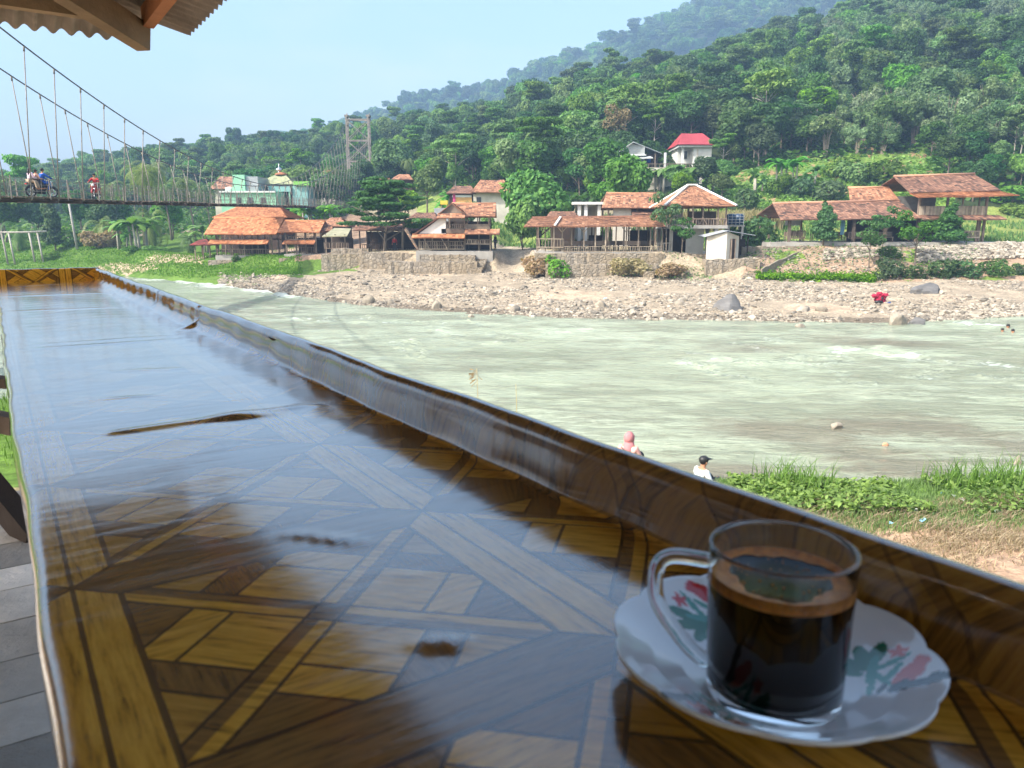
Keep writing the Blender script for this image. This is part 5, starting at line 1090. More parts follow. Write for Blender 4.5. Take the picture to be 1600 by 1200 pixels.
b = B_('village_house', 'house with faded brown roof left of the mint green stair tower', 'house', 352, 137)
b.hip(b.x(336), b.x(372), b.z(296), b.z(276, 3), 136, 143, 2.5, 'tile_old', .4); b.slab(b.x(340), b.x(370), 137, 142, b.g-1, b.z(296), 'cream_wall', 'wall')
b = B_('domed_building', 'small mosque with pale green pyramid roof and silver dome finial', 'mosque', 437, 135)
X_ = b.x; pg = tilemat('pale green roofing', (.5, .5, .26), (.4, .42, .24), (.3, .32, .2)); b.hip(X_(408), X_(466), b.z(288), b.z(273, 4), 134, 142, 1.4, pg, .4)
mb = MB(); mb.lathe([(1.1, b.z(274, 4)), (1.05, b.z(272.5, 4)), (.3, b.z(269.5, 4)), (0, b.z(269.3, 4))], (X_(437), 138, 0), 16); b.out(mb, 'red_cap', 'tile_new')
mb = MB(); mb.lathe([(.25, b.z(270, 4)), (.2, b.z(269, 4)), (.5, b.z(267, 4)), (.55, b.z(265.5, 4)), (.35, b.z(263.5, 4)), (.06, b.z(262, 4)), (.04, b.z(256, 4)), (0, b.z(255, 4))], (X_(434), 138, 0), 16); b.out(mb, 'dome', 'chrome')
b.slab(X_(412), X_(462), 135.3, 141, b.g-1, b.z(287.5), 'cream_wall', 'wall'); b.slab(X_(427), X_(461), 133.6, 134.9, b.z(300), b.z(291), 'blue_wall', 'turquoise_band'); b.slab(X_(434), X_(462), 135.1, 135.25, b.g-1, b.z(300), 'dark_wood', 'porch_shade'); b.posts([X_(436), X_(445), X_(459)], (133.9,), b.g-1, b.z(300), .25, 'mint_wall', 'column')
b = B_('village_house', 'bright green and turquoise building directly right of the domed roof', 'house', 474, 134)
b.slab(b.x(461), b.x(484), 134, 140, b.g-1, b.z(290), 'blue_wall', 'wall'); b.slab(b.x(464), b.x(488), 133.4, 140.5, b.z(289.9), b.z(283.5), 'green_wall', 'green_parapet')
for px, Y, w, e, rdg, lb, wm in ((515, 158, 26, 274, 265, 'small orange roofed house half hidden by trees left of the bridge tower', 'cream_wall'), (568, 172, 30, 274, 254, 'orange roofed house seen through the legs of the bridge tower', 'dark_wood'), (631, 128, 34, 281, 272, 'orange roof rising behind the tiered tree, right of the bridge tower', 'dark_wood'),
                             (600, 126, 22, 287, 278, 'brown roof just above the tiered tree, beside the bridge tower foot', 'dark_wood')):
    b = B_('village_house', lb, 'house', px, Y); b.hip(b.x(px-w/2), b.x(px+w/2), b.z(e), b.z(rdg, 2), Y-.5, Y+5, 1.6, 'tile' if px != 905 else 'grey_metal', .4); b.slab(b.x(px-w/2+2), b.x(px+w/2-2), Y, Y+4.5, b.g-1, b.z(e), wm, 'wall')
# retaining walls
def wall(px0, px1, Y, pt0, pt1, pb, th, label, mat='stone_wall', Y1=None, name='retaining_wall', cat='wall'):
    Y1 = Y1 or Y; n = max(2, int(abs(px1-px0)/5)); vs = []
    xm = X((px0+px1)/2, (Y+Y1)/2); r = root(name, (xm, (Y+Y1)/2, gz(xm, (Y+Y1)/2)), 0, label, cat)
    for i in range(n+1):
        t = i/n; y = Y+(Y1-Y)*t; px = px0+(px1-px0)*t; x = X(px, y); zt = W(px, pt0+(pt1-pt0)*t, y).z+random.uniform(-.06, .06); zb = W(px, pb, y).z-1.
        j = random.uniform(-.06, .06); vs += [(x, y+j-.12, zb), (x, y+j, zt), (x, y+th, zt+.02), (x, y+th, zb)]
    vs = [tuple(Vector(v)-r.location) for v in vs]; fs = []
    for i in range(n):
        o = i*4; fs += [(o+k, o+4+k, o+5+k, o+1+k) for k in range(3)]
    fs += [(0, 1, 2, 3), (n*4+3, n*4+2, n*4+1, n*4)]
    mb = MB(); mb.add(vs, fs, .5); mb.build('masonry', M[mat], r); return r
wall(516, 575, 84.5, 389, 388, 404, 1.2, 'low rubble wall in front of the shaded shelter'); wall(500, 560, 82.6, 397, 396, 415, 1.8, 'stepped masonry bulge below the left end of the shaded shelter')
wall(560, 668, 81.0, 394, 397, 424, 2.5, 'long brown embankment wall below the tiered tree'); wall(655, 742, 77.6, 398, 399, 424, 1.2, 'pale masonry wall directly below the two-storey hut')
wall(600, 745, 76.2, 409, 410, 426, 1.4, 'lower masonry ledge at the gravel below the two-storey hut'); wall(836, 1040, 71.2, 396, 396, 412, 1.1, 'upper stone wall under the long pavilion'); wall(853, 978, 69.9, 413, 414, 434, 1.2, 'lower darker stone wall below the long pavilion')
wall(1040, 1108, 71.8, 394, 398, 412, 1., 'rough stone wall below the stilt pavilion'); wall(1105, 1190, 68.8, 405.5, 404, 432, 1.5, 'cream washed stone wall under the outhouse', 'stone_wall'); wall(1160, 1262, 72.6, 386, 384, 398, .8, 'stone wall along the terrace right of the outhouse')
wall(1194, 1262, 67.6, 420, 387, 434, .35, 'slanting stone parapet of the garden stairs', Y1=72.8); wall(1262, 1560, 73.3, 384.5, 383, 394, .5, 'long low stone edge in front of the long open house')
def steps(px0, px1, Y0, Y1, p0, p1, n, label):
    b = B_('stone_steps', label, 'steps', (px0+px1)/2, (Y0+Y1)/2); mb = MB()
    for i in range(n):
        t = i/(n-1); y = Y0+(Y1-Y0)*t; z = W(px0, p0+(p1-p0)*t, y).z; o = (px1-px0)*.5*t; mb.box2(X(px0+o*.6, y), X(px1+o, y), y, y+(Y1-Y0)/(n-1)+.35, z-.9, z)
    b.out(mb, 'flight', 'stone_wall')
steps(1166, 1190, 67.0, 71.5, 431, 404, 8, 'stone garden stairs climbing beside the slanting parapet'); steps(728, 752, 75.5, 79.4, 421, 398, 8, 'worn stone steps at the right corner of the two-storey hut'); steps(1008, 1024, 68.6, 71, 424, 408, 5, 'short broken steps between dry bushes below the long pavilion')
# dry bushes, rubble heaps
for px, Y, s_, lb in ((842, 71.8, (1.8, 1.5, 1.), 'reddish dry brush pile at the left corner of the long pavilion wall'), (988, 69.6, (1.5, 1., .9), 'dry straw coloured bush beside the broken steps'), (1048, 69.2, (1.4, 1., .7), 'dry brown bush below the stilt pavilion')):
    if 'dry' not in MADE: LIB['dry'] = lambda: make_tree('bush', 88, 'straw', 1300)
    place('dry', px, Y, s_, lb, name='dry_bush', cat='bush')
def heap(u0, u1, y0, y1, n, s_, label):
    u = rng.uniform(u0, u1, n); y = rng.uniform(y0, y1, n); x = u*y; S = rng.uniform(.1, s_, n); return scatter_stones('rubble', np.stack([x, y, ground(x, y)+S*.3], -1), S, label, 'rubble', M['rock'])
heap(.52, .66, 69.5, 72.6, 1500, .28, 'heap of loose grey stones on the slope below the two-storey end'); heap(.40, .5, 70.5, 72.4, 500, .24, 'loose stones in the shade below the bench terrace'); heap(.3, .6, 66.5, 72, 900, .12, 'small stones scattered over the garden slope')
# pale debris
b = B_('wooden_debris', 'pale broken boards lying below the stilt pavilion', 'debris', 1060, 70.2); mb = MB()
for k in range(7): a_ = random.uniform(-.5, .5); p = Vector((b.x(1052+k*5), 70+.2*k, b.g+.25+.1*(k % 2))); mb.bar(p, p+Vector((1.1*math.cos(a_), .3, .5*math.sin(a_))), .14, .04)
b.out(mb, 'board', 'bamboo')
# bamboo frame, utility pole, mound
b = B_('pole_rack', 'bare horizontal pole on four crooked posts at the left end of the grass bank', 'rack', 35, 112); X_ = b.x
mb = MB(); mb.tube([(X_(-60), 112, b.z(363)), (X_(30), 112, b.z(363)), (X_(74), 112, b.z(361.5))], .13, 6); b.out(mb, 'beam', 'bark_pale')
for a_, c_, e_ in ((3, 10, 404), (14, 21, 400), (46, 53, 394), (59, 66, 395), (-30, -24, 402)): mb = MB(); mb.tube([(X_(a_), 112, b.z(364)), (X_(c_), 111.6, min(b.z(e_), b.g)-.3)], .14, 6); b.out(mb, 'post', 'bark_pale')
b = B_('utility_pole', 'slightly leaning pale pole standing below the bridge deck', 'pole', 117, 116); mb = MB(); mb.tube([(b.x(119), 116, b.g-.3), (b.x(113), 116, b.z(312))], [.2, .15], 8); b.out(mb, 'pole', 'concrete'); mb = MB(); mb.bar((b.x(108), 116, b.z(314)), (b.x(118), 116, b.z(314)), .1); b.out(mb, 'crossarm', 'wood_old')
LIB['mound'] = lambda: make_tree('bush', 89, 'straw', 2200); place('mound', 160, 115, (2.3, 1.5, 1.5), 'brown heap of dead fronds at the foot of the leaning young palm', name='frond_heap', cat='heap')

# ---------------------------------------------------------------- suspension bridge
def bridge():
    BX = lambda y, l: -26.5-.03*y+l
    DZ = lambda y: 1.8+.0236*(y-44)
    CZ = lambda y: 5+.0027*(y-86)**2
    hw = lambda y: 1.55+max(0, (y-90)/75)*.9
    O = Vector((BX(44, 0), 44, 0)); r = root('suspension_bridge', O, 0, 'long narrow suspension footbridge of steel cables and planks crossing the river at the left', 'bridge')
    L_ = lambda p: tuple(Vector(p)-O); y0, y1 = 10, 163
    mb = MB(); k = 0
    for y in np.arange(y0, y1, .42):
        k += 1; z = DZ(y)+.05*math.sin(y*.31); mb.box(L_((BX(y, 0), y, z)), (1.75+random.uniform(-.1, .1), .40, .05), .049+random.uniform(-.01, .01))
    mb.build('deck_planks', M['wood_old'], r)
    mb = MB()
    for y in np.arange(y0, y1, 2.8): mb.box(L_((BX(y, 0), y, DZ(y)-.18)), (2.3+random.uniform(-.1, .2), .2, .18), .049)
    for l in (-.7, 0, .7):
        for y in np.arange(y0, y1-2, 3.0): mb.bar(L_((BX(y, l), y, DZ(y)-.07)), L_((BX(y+3.1, l), y+3.1, DZ(y+3.1)-.07+random.uniform(-.05, .02))), .12, .1)
    mb.build('deck_beams', M['dark_wood'], r)
    for sgn in (-1, 1):
        mb = MB(); ys = list(np.linspace(8, 165, 90)); mb.tube([L_((BX(y, sgn*hw(y)), y, CZ(y))) for y in ys], .045, 6); mb.build('main_cable', M['cable'], r)
        y = 24.5+(0 if sgn > 0 else 1.0); c_ = 0
        while y < 162 and c_ < 50:
            mb = MB(); t, b_ = Vector(L_((BX(y, sgn*hw(y)), y, CZ(y)))), Vector(L_((BX(y, sgn*.98), y, DZ(y)-.15)))
            mb.tube([t, b_], .032, 5); mb.tube([t, t.lerp(b_, .28/max(.3, (t-b_).length))], .055, 5); mb.build('hanger', M['rope'], r); y += 2.8; c_ += 1
        mb = MB()
        for h in (.35, .7, 1.05): mb.tube([L_((BX(y, sgn*.95), y, DZ(y)+h+.03*math.sin(y))) for y in np.linspace(y0, y1, 60)], .012, 4)
        for i, y in enumerate(np.arange(y0, y1, 1.9)): mb.bar(L_((BX(y, sgn*.96), y, DZ(y)-.1)), L_((BX(y, sgn*(.96+random.uniform(-.03, .05))), y, DZ(y)+random.uniform(.95, 1.15))), .045)
        for y in np.arange(y0, y1, .8): mb.bar(L_((BX(y, sgn*.95), y, DZ(y))), L_((BX(y, sgn*.95), y+.25*random.uniform(-1, 1), DZ(y)+1.0)), .012)
        mb.build('railing', M['rope'], r)
    T = 164.; tw = bpy.data.objects.new('tower', None); C.objects.link(tw); tw.parent = r
    gzt = gz(BX(T, 0), T); zt = 22.6; mbk = []
    for sgn in (-1, 1):
        mb = MB()
        for dy in (-.8, .8):
            mb.bar(L_((BX(T, sgn*2.35), T+dy, gzt-1)), L_((BX(T, sgn*2.2), T+dy, zt)), .32)
        for z in np.arange(gzt, zt, 2.2): mb.bar(L_((BX(T, sgn*2.3), T-.8, z)), L_((BX(T, sgn*2.3), T+.8, z+1.1)), .12)
        mb.build('leg', M['tower'], tw); mb = MB(); mb.box(L_((BX(T, sgn*2.2), T, zt+.2)), (.7, 1.9, .4)); mb.build('saddle', M['tower'], tw)
    lv = [zt-.5, zt-4.6, zt-8.7, zt-12.8, zt-16.9]
    for i, z in enumerate(lv):
        for dy in (-.8, .8): mb = MB(); mb.bar(L_((BX(T, -2.1), T+dy, z)), L_((BX(T, 2.1), T+dy, z)), .2); mb.build('crossbeam', M['tower'], tw)
        if i < 4:
            mb = MB()
            for dy in (-.8, .8): mb.bar(L_((BX(T, -2.05), T+dy, z-.2)), L_((BX(T, 2.05), T+dy+.05, lv[i+1]+.2)), .12); mb.bar(L_((BX(T, 2.05), T+dy, z-.2)), L_((BX(T, -2.05), T+dy-.05, lv[i+1]+.2)), .12)
            mb.build('brace', M['tower'], tw)
    for sgn in (-1, 1): mb = MB(); mb.tube([L_((BX(T, sgn*2.2), T, zt+.3)), L_((BX(T, sgn*2.6)+2, T+38, 8))], .06, 5); mb.build('back_stay', M['cable'], r)
    return BX, DZ
BX, DZ = bridge()
# ---------------------------------------------------------------- people and motorcycles
def skin(name, nodes, edges, mat, parent, lv=1):
    ks = list(nodes); bm = bmesh.new(); sk = bm.verts.layers.skin.verify(); vs = []
    for i, k in enumerate(ks):
        v = bm.verts.new(nodes[k][0]); q = nodes[k][1]; v[sk].radius = (q, q); v[sk].use_root = (i == 0); vs.append(v)
    for a, b in edges: bm.edges.new((vs[ks.index(a)], vs[ks.index(b)]))
    me = bpy.data.meshes.new(name); bm.to_mesh(me); bm.free(); me.materials.append(M[mat])
    o = bpy.data.objects.new(name, me); C.objects.link(o); o.parent = parent
    md = o.modifiers.new('skin', 'SKIN'); md.use_smooth_shade = True
    s = o.modifiers.new('sub', 'SUBSURF'); s.levels = s.render_levels = lv
    return o
def pose(P):
    """P: joint positions (metres, +y forward). returns nodes and edges for a body"""
    V_ = Vector; n = {}
    pel, ch, hd = V_(P['pelvis']), V_(P['chest']), V_(P['head'])
    up = (ch-pel).normalized(); nk = ch.lerp(hd, .42)
    n['pelvis'] = (pel, .13); n['waist'] = (pel.lerp(ch, .45), .115); n['chest'] = (ch, .135); n['neck'] = (nk, .055); n['chin'] = (hd-V_((0, 0, .05)), .068); n['head'] = (hd, .085); n['top'] = (hd+V_((0, 0, .075)), .06)
    e = [('pelvis', 'waist'), ('waist', 'chest'), ('chest', 'neck'), ('neck', 'chin'), ('chin', 'head'), ('head', 'top')]
    for s, g in (('l', -1), ('r', 1)):
        sh = V_(P.get('sh'+s, ch+V_((g*.17, 0, .06)))); n['sh'+s] = (sh, .06); n['el'+s] = (V_(P['el'+s]), .042); n['wr'+s] = (V_(P['wr'+s]), .03); d = (V_(P['wr'+s])-V_(P['el'+s])).normalized(); n['pa'+s] = (V_(P['wr'+s])+d*.07, .035)
        e += [('chest', 'sh'+s), ('sh'+s, 'el'+s), ('el'+s, 'wr'+s), ('wr'+s, 'pa'+s)]
        side = d.cross(V_((0, 0, 1))); side = side.normalized() if side.length > .1 else V_((1, 0, 0))
        for q in range(4): n['f%d' % q+s] = (V_(P['wr'+s])+d*(.13-.008*abs(q-1))+side*(q-1.5)*.02-V_((0, 0, .012)), .009); e.append(('pa'+s, 'f%d' % q+s))
        n['th'+s] = (V_(P['wr'+s])+d*.06+side*.055*-g, .01); e.append(('pa'+s, 'th'+s))
        hp = pel+V_((g*.09, 0, -.03)); n['hp'+s] = (hp, .095); n['kn'+s] = (V_(P['kn'+s]), .06); n['an'+s] = (V_(P['an'+s]), .038); n['to'+s] = (V_(P['an'+s])+V_(P.get('toe', (0, .16, -.04))), .035)
        e += [('pelvis', 'hp'+s), ('hp'+s, 'kn'+s), ('kn'+s, 'an'+s), ('an'+s, 'to'+s)]
    return n, e
SIT = dict(pelvis=(0, 0, .14), chest=(0, .05, .52), head=(0, .1, .78), ell=(-.26, .12, .32), elr=(.26, .12, .32), wrl=(-.15, .33, .25), wrr=(.15, .33, .25), knl=(-.17, .38, .42), knr=(.17, .38, .42), anl=(-.14, .6, .08), anr=(.14, .6, .08))
STAND = dict(pelvis=(0, 0, .92), chest=(0, .01, 1.33), head=(0, .03, 1.62), ell=(-.25, 0, 1.12), elr=(.25, 0, 1.12), wrl=(-.27, .06, .88), wrr=(.27, .06, .88), knl=(-.1, .03, .5), knr=(.1, .03, .5), anl=(-.1, 0, .08), anr=(.1, 0, .08))
RIDE = dict(pelvis=(0, 0, .1), chest=(0, .1, .5), head=(0, .14, .79), ell=(-.3, .3, .38), elr=(.3, .3, .38), wrl=(-.3, .52, .3), wrr=(.3, .52, .3), knl=(-.2, .4, .06), knr=(.2, .4, .06), anl=(-.16, .28, -.38), anr=(.16, .28, -.38))
PASS = dict(pelvis=(0, 0, .12), chest=(0, .06, .5), head=(.02, .06, .77), ell=(-.24, .14, .3), elr=(.24, .14, .3), wrl=(-.16, .34, .28), wrr=(.16, .34, .28), knl=(.2, .3, .1), knr=(.3, .12, .1), anl=(.36, .34, -.32), anr=(.42, .16, -.34))
def person(label, loc, rz, P, shirt, pants, sc=1, hair='hair', long_hair=False, cap=None, scarf=None, sleeves=True, group=None):
    r = root('person', loc, rz, label, 'person', group, sc); n, e = pose(P); skin('body', n, e, 'skin', r, 2)
    def sub(keys, g, nm, mt):
        nn = {k: (n[k][0], n[k][1]*g+.012) for k in keys}; ee = [(a, b) for a, b in e if a in keys and b in keys]; return skin(nm, nn, ee, mt, r, 1)
    n['el2l'], n['el2r'] = n['ell'], n['elr']
    if shirt: sub(['pelvis', 'waist', 'chest', 'shl', 'ell', 'shr', 'elr']+(['wrl', 'wrr'] if sleeves else []), 1.12, 'shirt', shirt)
    if pants: sub(['pelvis', 'hpl', 'knl', 'anl', 'hpr', 'knr', 'anr'], 1.15, 'trousers', pants)
    hd = n['head'][0]; mb = MB()
    if scarf:
        mb.ball(hd+Vector((0, -.015, .01)), (.115, .13, .14), 14, 10); mb.v = [(x*(1+.05*math.sin(z*90+x*30)), y*(1+.04*math.sin(z*70)), z) for x, y, z in mb.v]; mb.tube([hd+Vector((0, -.03, -.06)), hd+Vector((0, -.02, -.18)), hd+Vector((0, -.02, -.33))], [.1, .13, .2], 12); mb.build('headscarf', M[scarf], r)
    else:
        mb.ball(hd+Vector((0, -.018, .028)), (.092, .1, .1), 14, 9)
        if long_hair: mb.tube([hd+Vector((0, -.07, 0)), hd+Vector((0, -.1, -.15)), hd+Vector((0, -.12, -.34))], [.07, .06, .03], 8)
        mb.build('hair', M[hair], r)
    if cap:
        mb = MB(); mb.ball(hd+Vector((0, -.01, .05)), (.105, .115, .09), 14, 8); mb.box(hd+Vector((0, .13, .05)), (.14, .11, .015)); mb.build('cap', M[cap], r)
    mb = MB(); f = hd+Vector((0, .086, -.02)); mb.ball(f+Vector((0, .008, 0)), (.014, .02, .022), 6, 5)
    for g in (-1, 1): mb.ball(hd+Vector((g*.088, 0, -.015)), (.012, .022, .03), 6, 5)
    mb.build('face_relief', M['skin'], r)
    mb = MB()
    for g in (-1, 1): mb.ball(f+Vector((g*.03, -.012, .022)), (.012, .008, .007), 6, 5)
    mb.box(f+Vector((0, -.002, -.045)), (.045, .008, .008)); mb.build('eyes_and_mouth', M['dark_wood'], r)
    return r
p = person('person in dusty pink headscarf with a black shoulder bag at the river edge', (X(981, 15.8, 690), 15.8, W(981, 685, 15.8).z-.80), R(-28), SIT, 'pink', 'dark_cloth', 1.0, scarf='mauve')
mb = MB(); mb.box((.17, -.13, .33), (.2, .1, .15), .2); mb.build('bag', M['black'], p); mb = MB(); mb.tube([(.17, -.15, .4), (.05, -.17, .52), (-.12, -.08, .62)], .012, 5); mb.build('bag_strap', M['black'], p)
p = person('child in black cap and white t-shirt sitting at the near river edge', (X(1094, 16.5, 730), 16.5, W(1094, 722, 16.5).z-.78), R(-65), SIT, 'shirt_white', 'dark_cloth', 1.0, cap='black', sleeves=False)
for px, py, lb, s_, d in ((1566, 515.5, 'swimmer with only the head above water, leftmost of the three bathers', .95, .80), (1575, 509.5, 'bather with bare shoulders above water, rear one of the three', 1.1, .62), (1582.5, 517, 'swimmer with only the head above water, rightmost of the three bathers', 1.0, .80)):
    w_ = W(px, py, 1); w_ = w_*((WATER+.11)/w_.z); q = dict(STAND); person(lb, (w_.x, w_.y, w_.z-1.62*s_), R(random.uniform(150, 210)), q, None, 'dark_cloth', s_)
person('tiny figure in red shirt in the shade of the tiered tree', gpt(617, 392, 85.5), R(170), STAND, 'red', 'dark_cloth', .95)
person('tiny dark clad figure standing by the cobbled ramp', gpt(774, 385, 84), R(120), STAND, 'dark_cloth', 'dark_cloth', .95)
def motorcycle(loc, rz, label, paint):
    r = root('motorcycle', loc, rz, label, 'motorcycle')
    for y in (.62, -.62):
        w = bpy.data.objects.new('wheel', None); C.objects.link(w); w.parent = r
        mb = MB(); mb.tube([(0, y+.27*math.cos(a), .3+.27*math.sin(a)) for a in [k*math.pi/10 for k in range(20)]], .045, 8, closed=True); mb.build('tyre', M['black'], w)
        mb = MB(); mb.tube([(0, y+.22*math.cos(a), .3+.22*math.sin(a)) for a in [k*math.pi/8 for k in range(16)]], .014, 6, closed=True)
        for k in range(6): a = k*math.pi/3; mb.bar((0, y, .3), (0, y+.22*math.cos(a), .3+.22*math.sin(a)), .02)
        mb.build('rim', M['chrome'], w)
    mb = MB(); mb.tube([(0, -.75, .74), (0, -.45, .66), (0, -.1, .52), (0, .2, .5), (0, .42, .78), (0, .48, .95)], [.05, .12, .12, .1, .12, .07], 10); mb.box((0, .36, .68), (.36, .1, .42), 0, None, -.3); mb.build('body', M[paint], r)
    mb = MB(); mb.tube([(0, -.8, .8), (0, -.5, .8), (0, -.1, .76), (0, .1, .7)], [.07, .12, .13, .08], 10); mb.build('seat', M['black'], r)
    mb = MB(); mb.box((0, -.05, .33), (.26, .4, .28)); mb.tube([(.14, 0, .3), (.16, -.4, .25), (.16, -.75, .32)], [.03, .04, .05], 8); mb.build('engine', M['dark_cloth'], r)
    mb = MB()
    for g in (-1, 1): mb.tube([(g*.07, .62, .3), (g*.07, .5, .85)], .025, 6); mb.tube([(g*.07, -.62, .3), (g*.1, -.5, .68)], .025, 6)
    mb.tube([(-.34, .36, 1.02), (-.15, .46, .98), (.15, .46, .98), (.34, .36, 1.02)], .018, 6); mb.build('fork_and_handlebar', M['chrome'], r)
    mb = MB(); mb.ball((0, .56, .88), (.1, .07, .08)); mb.build('headlight', M['lens'], r); mb = MB(); mb.box((0, -.86, .72), (.14, .05, .08)); mb.build('tail_light', M['red_paint'], r)
    mb = MB(); mb.tube([(0, .62+.33*math.cos(a), .3+.33*math.sin(a)) for a in (.2, .7, 1.2, 1.8, 2.3)], .05, 6); mb.tube([(0, -.62+.34*math.cos(a), .3+.34*math.sin(a)) for a in (1.0, 1.6, 2.2, 2.9)], .05, 6); mb.build('mudguard', M[paint], r)
    for g in (-1, 1): mb = MB(); mb.bar((g*.25, .42, 1.0), (g*.3, .4, 1.18), .015); mb.box((g*.3, .39, 1.2), (.12, .02, .07)); mb.build('mirror', M['black'], r)
    return r
ya = 46.5; xa_, za_ = BX(ya, .25), DZ(ya)+.05
motorcycle((xa_, ya, za_), R(-30), 'dark motorcycle carrying three people away over the bridge', 'dark_cloth')
def onbike(x, y, z, rz, dy): return (x-math.sin(rz)*dy, y+math.cos(rz)*dy, z)
person('rider in bright blue shirt steering the dark motorcycle on the bridge', onbike(xa_, ya, za_+.78, R(-30), .02), R(-30), RIDE, 'blue_cloth', 'blue_cloth', .98)
person('child in peach shirt in the middle of the dark motorcycle', onbike(xa_, ya, za_+.8, R(-30), -.3), R(-30), PASS, 'peach', 'dark_cloth', .88)
person('long haired person in pale pink shirt riding side-saddle on the back of the dark motorcycle', onbike(xa_, ya, za_+.8, R(-30), -.62), R(-30), PASS, 'lilac', 'khaki', .96, long_hair=True)
yb_ = 53; xb_, zb_ = BX(yb_, .2), DZ(yb_)+.05
motorcycle((xb_, yb_, zb_), R(180+12), 'red motorcycle coming towards the near side of the bridge', 'red_paint')
person('rider in dark cap and red sleeved jacket on the red motorcycle', onbike(xb_, yb_, zb_+.78, R(192), -.1), R(192), RIDE, 'red', 'dark_cloth', .98, cap='dark_cloth')
# pile of clothes
w_ = gpt(1372, 478, 54.5); o = root('clothes_heap', w_, 0, 'crimson and black heap of clothes left on the gravel near the water', 'clothes'); mb = MB()
for k in range(9): mb.ball((random.uniform(-.35, .35), random.uniform(-.2, .2), .15+.06*k), (.25, .2, .13), 8, 6)
mb.v = [tuple(c_+random.uniform(-.05, .05) for c_ in v) for v in mb.v]; mb.sm = [False]*len(mb.sm); mb.build('crimson_cloth', M['crimson'], o); mb = MB(); mb.ball((-.1, -.25, .1), (.3, .15, .13)); mb.ball((.15, -.2, .35), (.12, .1, .1)); mb.build('black_cloth', M['black'], o)
for px, py, Y_, m_, lb in ((1388, 480, 54, 'blue_cloth', 'blue scrap of plastic beside the crimson heap of clothes'), (946, 472, 57, 'pale_blue', 'pale blue scrap on the gravel below the long pavilion'), (1172, 459, 60, 'red', 'small red wrapper on the gravel right of the big grey boulder')):
    w_ = gpt(px, py, Y_); o = root('litter', w_, 0, lb, 'litter'); mb = MB(); vs = [(random.uniform(-.2, .2), random.uniform(-.15, .15), random.uniform(.03, .18)) for _ in range(7)]; mb.add(vs, [(0, 1, 2), (2, 3, 4), (4, 5, 6), (0, 3, 6)], .5); mb.build('scrap', M[m_], o)
for k in range(26):
    y = random.uniform(12.2, 14.2); x = random.uniform(4.6, 9.5)*y/14; o = root('litter', (x, y, gz(x, y)+.02), random.uniform(0, 6), 'crumpled pale wrapper among the dry grass of the near bank', 'litter', 'wrappers on the near bank'); mb = MB(); s_ = random.uniform(.03, .07)
    mb.add([(random.uniform(-s_, s_), random.uniform(-s_, s_), random.uniform(0, s_*1.4)) for _ in range(6)], [(0, 1, 2), (2, 3, 4), (4, 5, 0), (1, 3, 5)], .5); mb.build('film', M[random.choice(['shirt_white', 'shirt_white', 'mint_wall', 'pale_blue', 'cream_wall'])], o)
